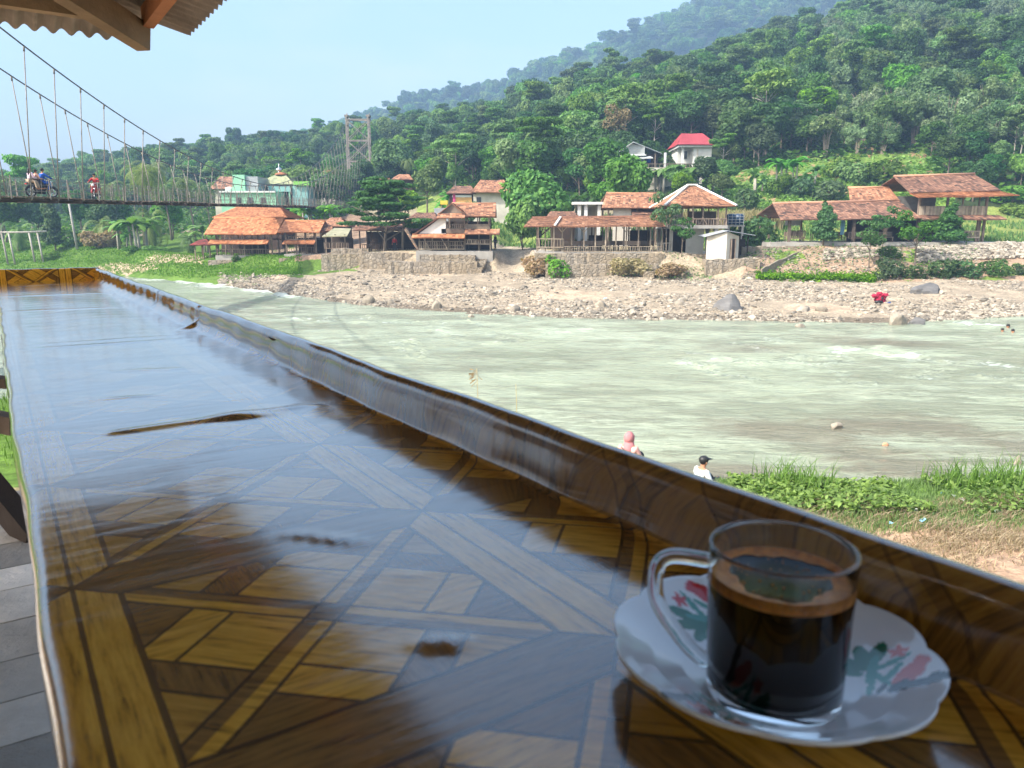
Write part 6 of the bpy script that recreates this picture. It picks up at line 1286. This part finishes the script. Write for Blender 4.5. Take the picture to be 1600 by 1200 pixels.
# ---------------------------------------------------------------- counter under the roof
ZT = -.252
def vinyl(name='glossy parquet print vinyl'):
    m, nt, b = start(name); uv = nd(nt, 'UVMap', dict(uv_map='UVMap')).outputs[0]; sp = nd(nt, 'SeparateXYZ', Vector=uv)
    s, t = E_(nt, sp.outputs[0]), E_(nt, sp.outputs[1])
    wob = E_(nt, noise(nt, uv, 6, 2))
    U = (.601-s)*(1/.27)+(wob*.02-.01); V = (t-.022)*(1/.281)
    fU = ((U+.5).fr()-.5).abs(); fV = ((V+.5).fr()-.5).abs(); Ud = U.fr()-.5; Vd = V.fr()-.5
    aU, aV = Ud.abs(), Vd.abs(); a = aU.mx(aV); swap = aV > aU                    # which quarter of the square
    bb = swap*Ud+(1-swap)*Vd; sg = swap*((Vd < 0)*2-1)+(1-swap)*((Ud > 0)*2-1); bb = bb*sg
    p, q = a-bb, a+bb
    inner = (fU > .1)*(fV > .1)
    bandS = (fV < .1)*(fU > fV); bandT = (1-inner)*(1-bandS)
    diagL = (q < .055)*inner; diagB = (p < .055)*inner
    rest = inner*(1-diagL)*(1-diagB)
    strip = rest*(p > .32)*(q < .38); brn = rest*(q > .38)*(q < .52); tri = rest*(p > .47)*(q < .38); tri2 = rest*(q > .52)
    dark = (bandT+diagB+brn+tri+tri2*.45).mn(1)
    w = .0075
    def ln(e, c_, k=1): return ((e-c_).abs() < w*k)
    line = (ln(fU, .1)*(fV > .1)+ln(fV, .1)*(fU > .1)+ln(fV, 0, .8)*(fU > .0)+ln(fU, fV, 1.1)*(1-inner)+inner*(ln(q, .055)+ln(p, .055))+rest*(q < .38)*(ln(p, .32)+ln(p, .47))+rest*(ln(q, .38)+ln(q, .52))).mn(1)
    rimv = (t > .437)*(t < .7); line = line*(1-rimv*.45); dark = dark.mx(rimv*.8)      # shade of the rim painted into its print: darker tone, lines faded
    def grain(st, sc): return noise(nt, uv, sc, 6, .7, st)
    gs, gt = grain((2.2, 22, 1), 9), grain((22, 2.2, 1), 9); rotv = nd(nt, 'VectorRotate', Vector=uv, Angle=.78); gd = noise(nt, rotv.outputs[0], 9, 6, .7, (2.2, 22, 1))
    isS = (bandS+brn).mn(1); isT = (bandT+strip).mn(1)
    g = E_(nt, gs)*isS+E_(nt, gt)*isT*(1-isS)+E_(nt, gd)*(1-isS)*(1-isT)
    light = ramp(nt, g, [(.3, (.13, .055, .006)), (.46, (.66, .32, .028)), (.62, (.86, .45, .055)), (.8, (.5, .23, .02))])
    brown = ramp(nt, g, [(.3, (.05, .024, .007)), (.5, (.24, .115, .025)), (.75, (.35, .18, .042))])
    col = mixc(nt, dark, light, brown); col = mixc(nt, line*.85, col, (.03, .012, .008))
    put(nt, b.inputs['Base Color'], col); b.inputs['Roughness'].default_value = .16; b.inputs['IOR'].default_value = 1.6; b.inputs['Coat Weight'].default_value = 1; b.inputs['Coat IOR'].default_value = 1.6; b.inputs['Coat Roughness'].default_value = .11
    put(nt, b.inputs['Roughness'], ramp(nt, noise(nt, uv, 7, 5, .65, (3, 1, 1)), [(.35, .1), (.7, .23)]))
    rip = noise(nt, uv, 9, 4, .55, (5, .7, 1)); fine = noise(nt, uv, 60, 3, .5)
    h = E_(nt, rip)*.5+E_(nt, fine)*.05+E_(nt, noise(nt, uv, 3, 3, .5))*.3
    bn = nd(nt, 'Bump', Height=h, Strength=.6, Distance=.003); put(nt, b.inputs['Normal'], bn.outputs[0])
    return m
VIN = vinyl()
def counter():
    O = TB(2, .22, -1.1); r = root('counter_table', O, 0, 'long narrow counter covered with glossy parquet-print vinyl, with a raised rim along its outer side', 'table')
    prof = [(.012, -.62), (.004, -.45), (-.001, -.30), (-.001, -.262), (.003, -.2545), (.009, ZT)]+[(.009+i*.0094, ZT) for i in range(1, 41)]
    prof += [(.400, ZT+.0006), (.409, ZT+.0022), (.417, ZT+.0052), (.4235, ZT+.0095), (.4285, ZT+.0155), (.432, ZT+.023), (.4345, ZT+.033), (.4365, ZT+.047), (.439, ZT+.054), (.444, ZT+.0585), (.450, ZT+.0595), (.456, ZT+.058), (.461, ZT+.053), (.464, ZT+.043), (.466, ZT+.02), (.467, ZT-.06), (.467, ZT-.12)]
    prof = prof[1:]
    ss = np.concatenate([np.linspace(-.4, 1.3, 340), np.linspace(1.308, 4.56, 330)]); n, k = len(ss), len(prof)
    pr = np.array(prof); arc = np.concatenate([[0], np.cumsum(np.hypot(*np.diff(pr, axis=0).T))]); arc = arc-arc[np.argmin(abs(pr[:, 0]-.009)+abs(pr[:, 1]-ZT)*9)]+.009
    S, T = np.meshgrid(ss, pr[:, 0], indexing='ij'); Z = np.tile(pr[:, 1], (n, 1)); flat = np.clip((.398-T)/.05, 0, 1)*np.clip((T-.012)/.03, 0, 1)*(np.abs(Z-ZT) < .001)
    # creases: a long fold, short pinches, slack over the edge
    wn_ = np.exp(-((T-.265)/.036)**2); c_ = 1.055+.02*np.sin(T*12)+.1*(T-.23)
    d = S-c_; Z += flat*.0045*wn_*np.where(d < 0, np.exp(-(d/.012)**2), np.exp(-(d/.03)**2))
    Z += flat*.0018*np.exp(-((S-1.06-.05*T)/.012)**2)*((T > .1) & (T < .38))
    for (a0, t0, a1, t1, h, w) in ((.62, .185, .55, .235, .0018, .005), (.40, .196, .372, .222, .003, .006), (.5, .222, .475, .238, .0012, .004), (1.95, .05, 1.93, .40, .0014, .012), (2.02, .05, 2.0, .42, .0012, .01), (2.9, .0, 2.88, .35, .0016, .015), (1.55, .16, 1.5, .3, .0012, .01), (1.3, .1, 1.28, .2, .001, .008), (3.6, 0, 3.55, .4, .0015, .02), (4.2, .05, 4.3, .35, .002, .03)):
        dx, dt = a1-a0, t1-t0; L = dx*dx+dt*dt; tt = np.clip(((S-a0)*dx+(T-t0)*dt)/L, 0, 1); dd = np.hypot(S-a0-tt*dx, T-t0-tt*dt); Z += flat*h*np.exp(-(dd/w)**2)*np.sin(np.pi*np.clip(tt*.9+.05, 0, 1))
    Z += flat*(.0004*np.sin(S*9+T*5)*np.sin(T*9+S*3)+.00007*np.sin(S*71+np.sin(T*19)*2))
    # slack side and rim waviness
    edge = (T < .012); T = T+edge*(.0018*np.sin(S*9)+.0007*np.sin(S*31)+.0015*np.sin(S*2.3+1))
    rim = np.clip((Z-ZT)/.03, 0, 1)*(T > .2); T = T+rim*(.0025*np.sin(S*5)+.0012*np.sin(S*17+1)+.0008*np.sin(S*43)); Z = Z+rim*.0012*np.sin(S*11)
    pin = np.exp(-((S-2.13)/.013)**2); T = T+rim*pin*(.012)*np.clip((ZT+.062-Z)/.05, 0, 1); Z = Z-rim*pin*.004; fl = (T > .38) & (T < .45) & (Z < ZT+.02); Z = Z+fl*np.exp(-((S-2.13)/.02)**2)*.012*np.clip((T-.38)/.04, 0, 1)
    pin = np.exp(-((S-2.75)/.008)**2); T = T+rim*pin*.005
    kk_ = smooth((S-1.1)/1.1); T0 = np.tile(pr[:, 0], (n, 1)); Z0 = np.tile(pr[:, 1], (n, 1)); cz = (T0 > .395) & (T0 < .4335) & (Z0 < ZT+.0235) & (Z0 > ZT+.0001); Z = np.where(cz, Z*kk_+np.where(T0 < .4302, ZT, ZT+.005)*(1-kk_), Z)
    Xw = -.556*S+.831*T; Yw = .831*S+.556*T; V = np.stack([Xw-O.x, Yw-O.y, Z-O.z], -1).reshape(-1, 3)
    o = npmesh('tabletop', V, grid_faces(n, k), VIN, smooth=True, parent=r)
    uvl = o.data.uv_layers.new(name='UVMap'); li = np.zeros(len(o.data.loops), np.int32); o.data.loops.foreach_get('vertex_index', li)
    UV = np.stack([np.repeat(ss, k), np.tile(arc, n)], -1)[li]; uvl.data.foreach_set('uv', UV.astype(np.float32).ravel())
    # end rim
    ts = np.linspace(-.01, .46, 60); pf = np.array([(0, -.005), (.006, .012), (.012, .05), (.018, .062), (.028, .064), (.036, .058), (.04, .03), (.04, -.15)])
    V = []; UV = []
    for t in ts:
        for j, (a_, z_) in enumerate(pf): p_ = TB(4.54+a_, t, ZT+z_+.001*math.sin(t*40)*(z_ > .02)); V.append(p_-O); UV.append((a_*2+z_+.2, t))
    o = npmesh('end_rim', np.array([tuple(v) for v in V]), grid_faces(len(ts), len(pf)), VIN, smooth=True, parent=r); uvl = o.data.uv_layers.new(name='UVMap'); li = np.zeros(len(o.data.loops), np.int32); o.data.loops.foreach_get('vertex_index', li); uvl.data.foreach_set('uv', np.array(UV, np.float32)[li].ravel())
    mb = MB(); 
    def tb(s0, s1, t0, t1, z0, z1):
        c8 = [TB(s_, t_, z_)-O for s_ in (s0, s1) for t_ in (t0, t1) for z_ in (z0, z1)]; mb.add(c8, [(0, 1, 3, 2), (4, 6, 7, 5), (0, 4, 5, 1), (2, 3, 7, 6), (0, 2, 6, 4), (1, 5, 7, 3)], .4)
    tb(-.4, 4.54, .012, .428, ZT-.03, ZT-.006); tb(-.4, 4.57, .44, .456, ZT-.1, ZT+.045); mb.build('board', M['dark_wood'], r)
    mb = MB(); tb(-.4, 4.5, .03, .07, ZT-.11, ZT-.031); tb(-.4, 4.5, .39, .43, ZT-.11, ZT-.031); mb.build('apron', M['dark_wood'], r)
    for s_ in (.55, 2.3, 4.3):
        for t_ in (.02, .38): mb = MB(); tb(s_, s_+.06, t_, t_+.06, -1.1, ZT-.112); mb.build('leg', M['wood_old'], r)
counter()
# plank floor
def floor():
    mb = MB(); s_ = -1.6; k = 0
    while s_ < 3.66:
        w = random.choice([.19, .21, .24]); c8 = [TB(a, t, z) for a in (s_, s_+w-.006-random.uniform(0, .006)) for t in (-3.2, .75) for z in (-1.13-random.uniform(0, .004), -1.1)]
        mb.add(c8, [(0, 1, 3, 2), (4, 6, 7, 5), (0, 4, 5, 1), (2, 3, 7, 6), (0, 2, 6, 4), (1, 5, 7, 3)]); s_ += w
    o = mb.build('floor', None or plain('grey weathered floorboards', (.68, .62, .55), (.46, .42, .37), .85, 5, (1, 1, 1), .5, 30, tone=True), None); tag(o, kind='structure')
    r = root('floor_joists', TB(1, -1, -1.2), 0, 'dark posts and joists carrying the plank floor over the river bank', 'joists'); O = r.location.copy(); mb = MB()
    for t in (-3.1, -1.2, .6): mb.bar(TB(-1.5, t, -1.19)-O, TB(3.62, t, -1.19)-O, .09, .12)
    mb.build('joist', M['dark_wood'], r)
    for t in (-3., -1.2, .6):
        for s2 in (-1.4, 1.1, 3.5): p = TB(s2, t, 0); mb = MB(); mb.bar(Vector((p.x, p.y, gz(p.x, p.y)-.2))-O, Vector((p.x, p.y, -1.25))-O, .14); mb.build('post', M['dark_wood'], r)
floor()
def side_rail():
    r = root('timber_railing', TB(3.7, -.3, -1.1), 0, 'dark rough railing timbers at the left, past the edge of the counter', 'railing'); O = r.location.copy()
    for (a, ya, b_, yb, w, m_) in (((-60, 705), 2.9, (56, 846), 2.62, .095, 'dark_wood'), ((-60, 648), 3.5, (24, 664), 3.45, .085, 'wood_old'), ((-60, 592), 3.5, (17, 598), 3.45, .045, 'wood_old')):
        mb = MB(); mb.bar(W(*a, ya)-O, W(*b_, yb)-O, .07, w); mb.build('beam', M[m_], r)
    for px in (-45,): mb = MB(); p = W(px, 640, 3.4); mb.bar(Vector((p.x, p.y, -1.2))-O, Vector((p.x, p.y, -.45))-O, .08); mb.build('post', M['dark_wood'], r)
side_rail()
# roof
def shed_roof():
    r = root('shed_roof', TB(2, -1, 1.0), 0, 'corrugated sheet roof on rough timber overhanging the counter', 'roof'); O = r.location.copy()
    ms = plain('grey-brown corrugated sheet', (.30, .285, .25), (.17, .16, .14), .85, 3, None, .3, 30)
    def corr(s0, s1, t0, t1, f, along, pitch=.08, amp=.015, nm='corrugated_sheet'):
        """sheet whose waves run down the slope; 'along' is the axis the waves are counted on"""
        a0, a1 = (t0, t1) if along == 't' else (s0, s1); b0, b1 = (s0, s1) if along == 't' else (t0, t1)
        n = int((a1-a0)/pitch*8); A = np.linspace(a0, a1, n+1); Bv = np.linspace(b0, b1, 5); V = []
        for th in (0, .006):
            for x_ in A:
                for y_ in Bv:
                    s_, t_ = (y_, x_) if along == 't' else (x_, y_); V.append(TB(s_, t_, f(s_, t_)+amp*math.sin(2*math.pi*x_/pitch)+th)-O)
        F = grid_faces(n+1, 5); K = (n+1)*5; F = np.concatenate([F[:, ::-1], F+K])
        ed = [];
        for i in range(n): ed.append((i*5, (i+1)*5, K+(i+1)*5, K+i*5)); ed.append((i*5+4, K+i*5+4, K+(i+1)*5+4, (i+1)*5+4))
        F = np.concatenate([F, np.array(ed)]); npmesh(nm, np.array([tuple(v) for v in V]), F, ms, smooth=False, parent=r)
    hf = lambda s_, t_: .985+.24*(4.72-s_); hr = lambda s_, t_: .985+.24*(.965-t_)
    corr(3.9, 4.72, -1.2, .80, hf, 't'); corr(-2.6, 4.44, -1.2, .965, hr, 's')
    hl = lambda s_, t_: .985+.24*(.965+1.2)-.2*(-1.2-t_); corr(-2.6, 4.72, -3.0, -1.2, hl, 's')
    mw = plain('sawn roof timber', (.32, .25, .16), (.2, .155, .1), .8, 4, None, .4, 40); mr = plain('reddish roof timber', (.42, .19, .09), (.3, .13, .06), .8, 4, None, .4, 40)
    def beam(a, b_, w, h, nm, mt): mb = MB(); mb.bar(TB(*a)-O, TB(*b_)-O, w, h); mb.build(nm, mt, r)
    beam((4.235, .719, .90), (2.9, -.6, 1.22), .07, .12, 'hip_rafter', mw)
    beam((4.30, -2.5, 1.035), (4.26, .6, 1.005), .06, .09, 'eave_beam', mw); beam((4.2, .735, .985), (-2.4, .735, .985), .05, .09, 'eave_beam', mr)
    for s_ in (3.1, 1.9, .7, -.5, -1.7): beam((s_, .9, .955), (s_, -1.15, 1.41), .05, .08, 'rafter', mw); beam((s_, -1.2, 1.41), (s_, -2.95, 1.1), .05, .08, 'rafter', mw)
    for s_, t_ in ((4.2, -2.9), (-1.5, .62), (-1.5, -2.9), (1.3, -2.9)): beam((s_, t_, -1.1), (s_, t_, .95), .09, .09, 'post', mw)
    mb = MB()
    for k in range(14): z_ = -1.1+k*.17; s_ = random.uniform(1.6, 3.4); c8 = [TB(a_, t_, z) for a_ in (-2.16, s_) for t_ in (-1.25, -1.22) for z in (z_, z_+.15)]; mb.add([c-O for c in c8], [(0, 1, 3, 2), (4, 6, 7, 5), (0, 4, 5, 1), (2, 3, 7, 6), (0, 2, 6, 4), (1, 5, 7, 3)])
    mb.build('added_unseen_wall', M['wood_old'], r)  # unseen plank wall, added to keep light off the counter rim
shed_roof()
# ---------------------------------------------------------------- saucer, mug, coffee
SX, SY = .1445, .393
def saucer():
    nr, nt_ = 90, 360; prof = [(0, .004), (.3, .004), (.36, .0045), (.40, .006), (.55, .009), (.75, .0155), (.9, .022), (.97, .0255), (1., .0268)]
    pr = np.array(prof); rr = np.linspace(0.001, 1, nr); zz = np.interp(rr, pr[:, 0], pr[:, 1]); th = np.linspace(0, 2*np.pi, nt_, endpoint=False); RS = .0865
    Rr, Th = np.meshgrid(rr, th, indexing='ij'); lobe = np.abs(np.sin(Th*5+.4))**.7; rad = RS*Rr*(1+.045*(lobe-.6)*Rr**3); Z = zz[:, None]+.0016*(lobe-.5)*Rr**4
    x, y = rad*np.cos(Th), rad*np.sin(Th); V1 = np.stack([x, y, Z], -1).reshape(-1, 3)
    Zb = np.where(Rr > .45, Z-.0028, np.where(Rr > .38, 0.0, .0012)); V2 = np.stack([x*.998, y*.998, Zb], -1).reshape(-1, 3)
    i, j = np.meshgrid(np.arange(nr-1), np.arange(nt_), indexing='ij'); a = (i*nt_+j).ravel(); b_ = (i*nt_+(j+1) % nt_).ravel()
    F1 = np.stack([a, a+nt_, b_+nt_, b_], 1); K = nr*nt_; F2 = F1[:, ::-1]+K; e = np.arange(nt_); e2 = (e+1) % nt_; l = (nr-1)*nt_; F3 = np.stack([l+e, l+e+K, l+e2+K, l+e2], 1)
    V = np.concatenate([V1, V2]); o = npmesh('saucer', V, np.concatenate([F1, F2, F3]), None, smooth=True); o.location = (SX, SY, ZT+.0005)
    tag(o, 'white scalloped saucer painted with red flowers, green leaves and a rooster under the glass mug', 'saucer')
    col = np.ones((len(V), 4), np.float32); col[:, :3] = (.9, .91, .92); px, py = V[:len(V1), 0], V[:len(V1), 1]
    def ell(X_, Y_, cx, cy, a_, b2, ang): c_, s_ = math.cos(ang), math.sin(ang); u = ((X_-cx)*c_+(Y_-cy)*s_)/a_; v = (-(X_-cx)*s_+(Y_-cy)*c_)/b2; return u*u+v*v < 1
    for ang, red in ((-11, (.78, .17, .15)), (109, (.62, .02, .03)), (229, (.78, .17, .15))):
        A = R(ang); er, et = (math.cos(A), math.sin(A)), (-math.sin(A), math.cos(A)); X_ = (px-.060*er[0])*er[0]+(py-.060*er[1])*er[1]; Y_ = (px-.060*er[0])*et[0]+(py-.060*er[1])*et[1]
        G1, G2 = (.01, .18, .1), (.05, .33, .26)
        for cx, cy, a_, b2, an, c_ in ((-.012, .012, .0085, .0028, 2.3, G1), (-.006, .015, .009, .003, 1.6, G1), (.001, .016, .008, .0028, 1.0, G1), (-.015, .006, .007, .002, 2.6, G1), (-.004, .004, .011, .0018, 1.2, G2), (.006, .007, .009, .0014, .3, G2), (-.002, -.004, .008, .0014, 1.9, G2), (.004, -.001, .008, .0012, .8, G2), (-.008, -.010, .007, .0012, 1.2, G2),
                                   (.010, -.006, .0105, .0036, .75, red), (.017, .001, .0035, .003, 0, red), (.013, -.016, .0125, .0026, -.1, (.02, .03, .045)), (.003, -.014, .006, .0022, .6, (.02, .03, .045)), (.019, -.0155, .004, .003, 0, (.03, .05, .06)), (-.004, -.013, .005, .001, .9, (.03, .05, .06))):
            col[:len(V1)][ell(X_, Y_, cx*1.1, cy*1.1, a_*1.2, b2*1.55, an), :3] = c_
        d = np.hypot(X_-.011, Y_-.0145); f = np.arctan2(Y_-.0145, X_-.011); col[:len(V1)][d < .0042+.0014*np.cos(5*f), :3] = red
    ca = o.data.color_attributes.new('paint', 'FLOAT_COLOR', 'POINT'); ca.data.foreach_set('color', col.ravel())
    m, nt, b = start('glazed porcelain'); put(nt, b.inputs['Base Color'], nd(nt, 'Attribute', dict(attribute_name='paint')).outputs['Color']); b.inputs['Roughness'].default_value = .08; b.inputs['Coat Weight'].default_value = .5; o.data.materials.append(m)
saucer()
def mug():
    mx_, my_, z0 = .1395, .3715, ZT+.0062
    r = root('glass_mug', (mx_, my_, z0), 0, 'clear glass mug of black coffee standing on the flowered saucer', 'mug')
    H, Ro, th = .087, .0372, .0028
    m, nt, b = start('clear glass'); b.inputs['Transmission Weight'].default_value = 1; b.inputs['Roughness'].default_value = 0; b.inputs['IOR'].default_value = 1.47; b.inputs['Base Color'].default_value = (.97, .99, .985, 1)
    po = [(0, .0012), (.022, .001), (.0315, 0), (.0335, .0015), (.0345, .006)]+[(.0348+(Ro-.0348)*k/8, .012+(H-.014)*k/8) for k in range(9)]+[(Ro-.0004, H-.0006), (Ro-.0014, H), (Ro-th+.0002, H-.0008)]
    pi_ = [(Ro-th-.0001*k, H-.003-(H-.016)*k/8) for k in range(9)]+[(Ro-th-.003, .0095), (.024, .0082), (0, .008)]
    mb = MB(); mb.lathe(po+pi_, (0, 0, 0), 96)
    mb.build('glass_body', m, r)
    mb = MB(); hp = [(-.035, .0, .0745), (-.048, 0, .0755), (-.0565, 0, .0748), (-.0622, 0, .0705), (-.0638, 0, .062), (-.063, 0, .051), (-.0585, 0, .041), (-.051, 0, .031), (-.0435, 0, .0225), (-.0345, 0, .0155)]
    c_, s_ = math.cos(R(-14)), math.sin(R(-14)); hp = [(x*c_-y*s_, x*s_+y*c_, z) for x, y, z in hp]
    hq = []
    for k in range(len(hp)-1):
        for j in range(3): t = j/3; p0, p1, p2, p3 = [Vector(hp[min(max(k+q, 0), len(hp)-1)]) for q in (-1, 0, 1, 2)]; hq.append(.5*((2*p1)+(-p0+p2)*t+(2*p0-5*p1+4*p2-p3)*t*t+(-p0+3*p1-3*p2+p3)*t**3))
    hq.append(Vector(hp[-1])); mb.tube(hq, .0042, 14); mb.build('handle', m, r)
    # coffee, slightly inside the glass wall line so that no air film shows
    zc = .0705; ri = Ro-th+.0002
    mc, nt, b = start('black coffee'); b.inputs['Base Color'].default_value = (.008, .003, .0015, 1); b.inputs['Roughness'].default_value = .12; b.inputs['IOR'].default_value = 1.33
    mb = MB(); mb.lathe([(0, .0085), (.024, .0087), (ri-.0035, .0108), (ri-.001, .016), (ri-.0002, zc-.006), (ri-.0001, zc-.0004), (ri-.001, zc-.001), (0, zc-.001)], (0, 0, 0), 96); cf = mb.build('coffee', mc, r)
    mf, nt, b = start('brown coffee froth'); co = coords(nt); n1 = noise(nt, co, 160, 5, .7); v = nd(nt, 'TexVoronoi', Vector=co, Scale=420.)
    col = ramp(nt, n1, [(.35, (.5, .15, .022)), (.6, (.85, .33, .06))]); col = mixc(nt, ramp(nt, v.outputs[0], [(.12, 1.), (.3, 0.)]), col, (.55, .3, .14)); put(nt, b.inputs['Base Color'], col); b.inputs['Roughness'].default_value = .5
    bn = nd(nt, 'Bump', Height=v.outputs[0], Strength=.5, Distance=.0006); put(nt, b.inputs['Normal'], bn.outputs[0])
    mb = MB(); n = 120; vs = []
    for k, (rad, z) in enumerate(((ri-.0001, zc-.005), (ri, zc+.0012), (ri-.002, zc+.0004), (.0305, zc-.0002), (.0265, zc-.0006))):
        for j in range(n):
            g = 2*math.pi*j/n; w = rad+(.0022*math.sin(g*3+1)+.0011*math.sin(g*7)+.0006*math.sin(g*17) if k == 4 else 0); vs.append((w*math.cos(g), w*math.sin(g), z))
    mb.add(vs, [(k*n+j, k*n+(j+1) % n, (k+1)*n+(j+1) % n, (k+1)*n+j) for k in range(4) for j in range(n)], .5, True)
    for _ in range(50): g = random.uniform(0, 6.28); q = .026*random.random()**.5; s_ = random.uniform(.0003, .0007); mb.ball((q*math.cos(g), q*math.sin(g), zc-.0009), (s_, s_, s_*.6), 6, 4)
    mb.build('froth', mf, cf)
mug()
# ---------------------------------------------------------------- air
def haze():
    x0, x1, y0, y1, z0, z1 = -1700, 1700, -60, 1500, -30, 440; mb = MB(); mb.box2(x0, x1, y0, y1, z0, z1); 
    m = bpy.data.materials.new('hazy air'); m.use_nodes = True; nt = m.node_tree; nt.nodes.clear(); out = nt.nodes.new('ShaderNodeOutputMaterial'); v = nt.nodes.new('ShaderNodeVolumePrincipled')
    v.inputs['Color'].default_value = (.42, .66, 1, 1); v.inputs['Density'].default_value = HAZE; v.inputs['Anisotropy'].default_value = 0; nt.links.new(v.outputs[0], out.inputs['Volume'])
    o = mb.build('haze', m); tag(o, 'pale blue humid air over the valley', 'haze', kind='stuff')
HAZE = .00068
haze()
print('objects', len(bpy.data.objects), 'own trees', cnt)
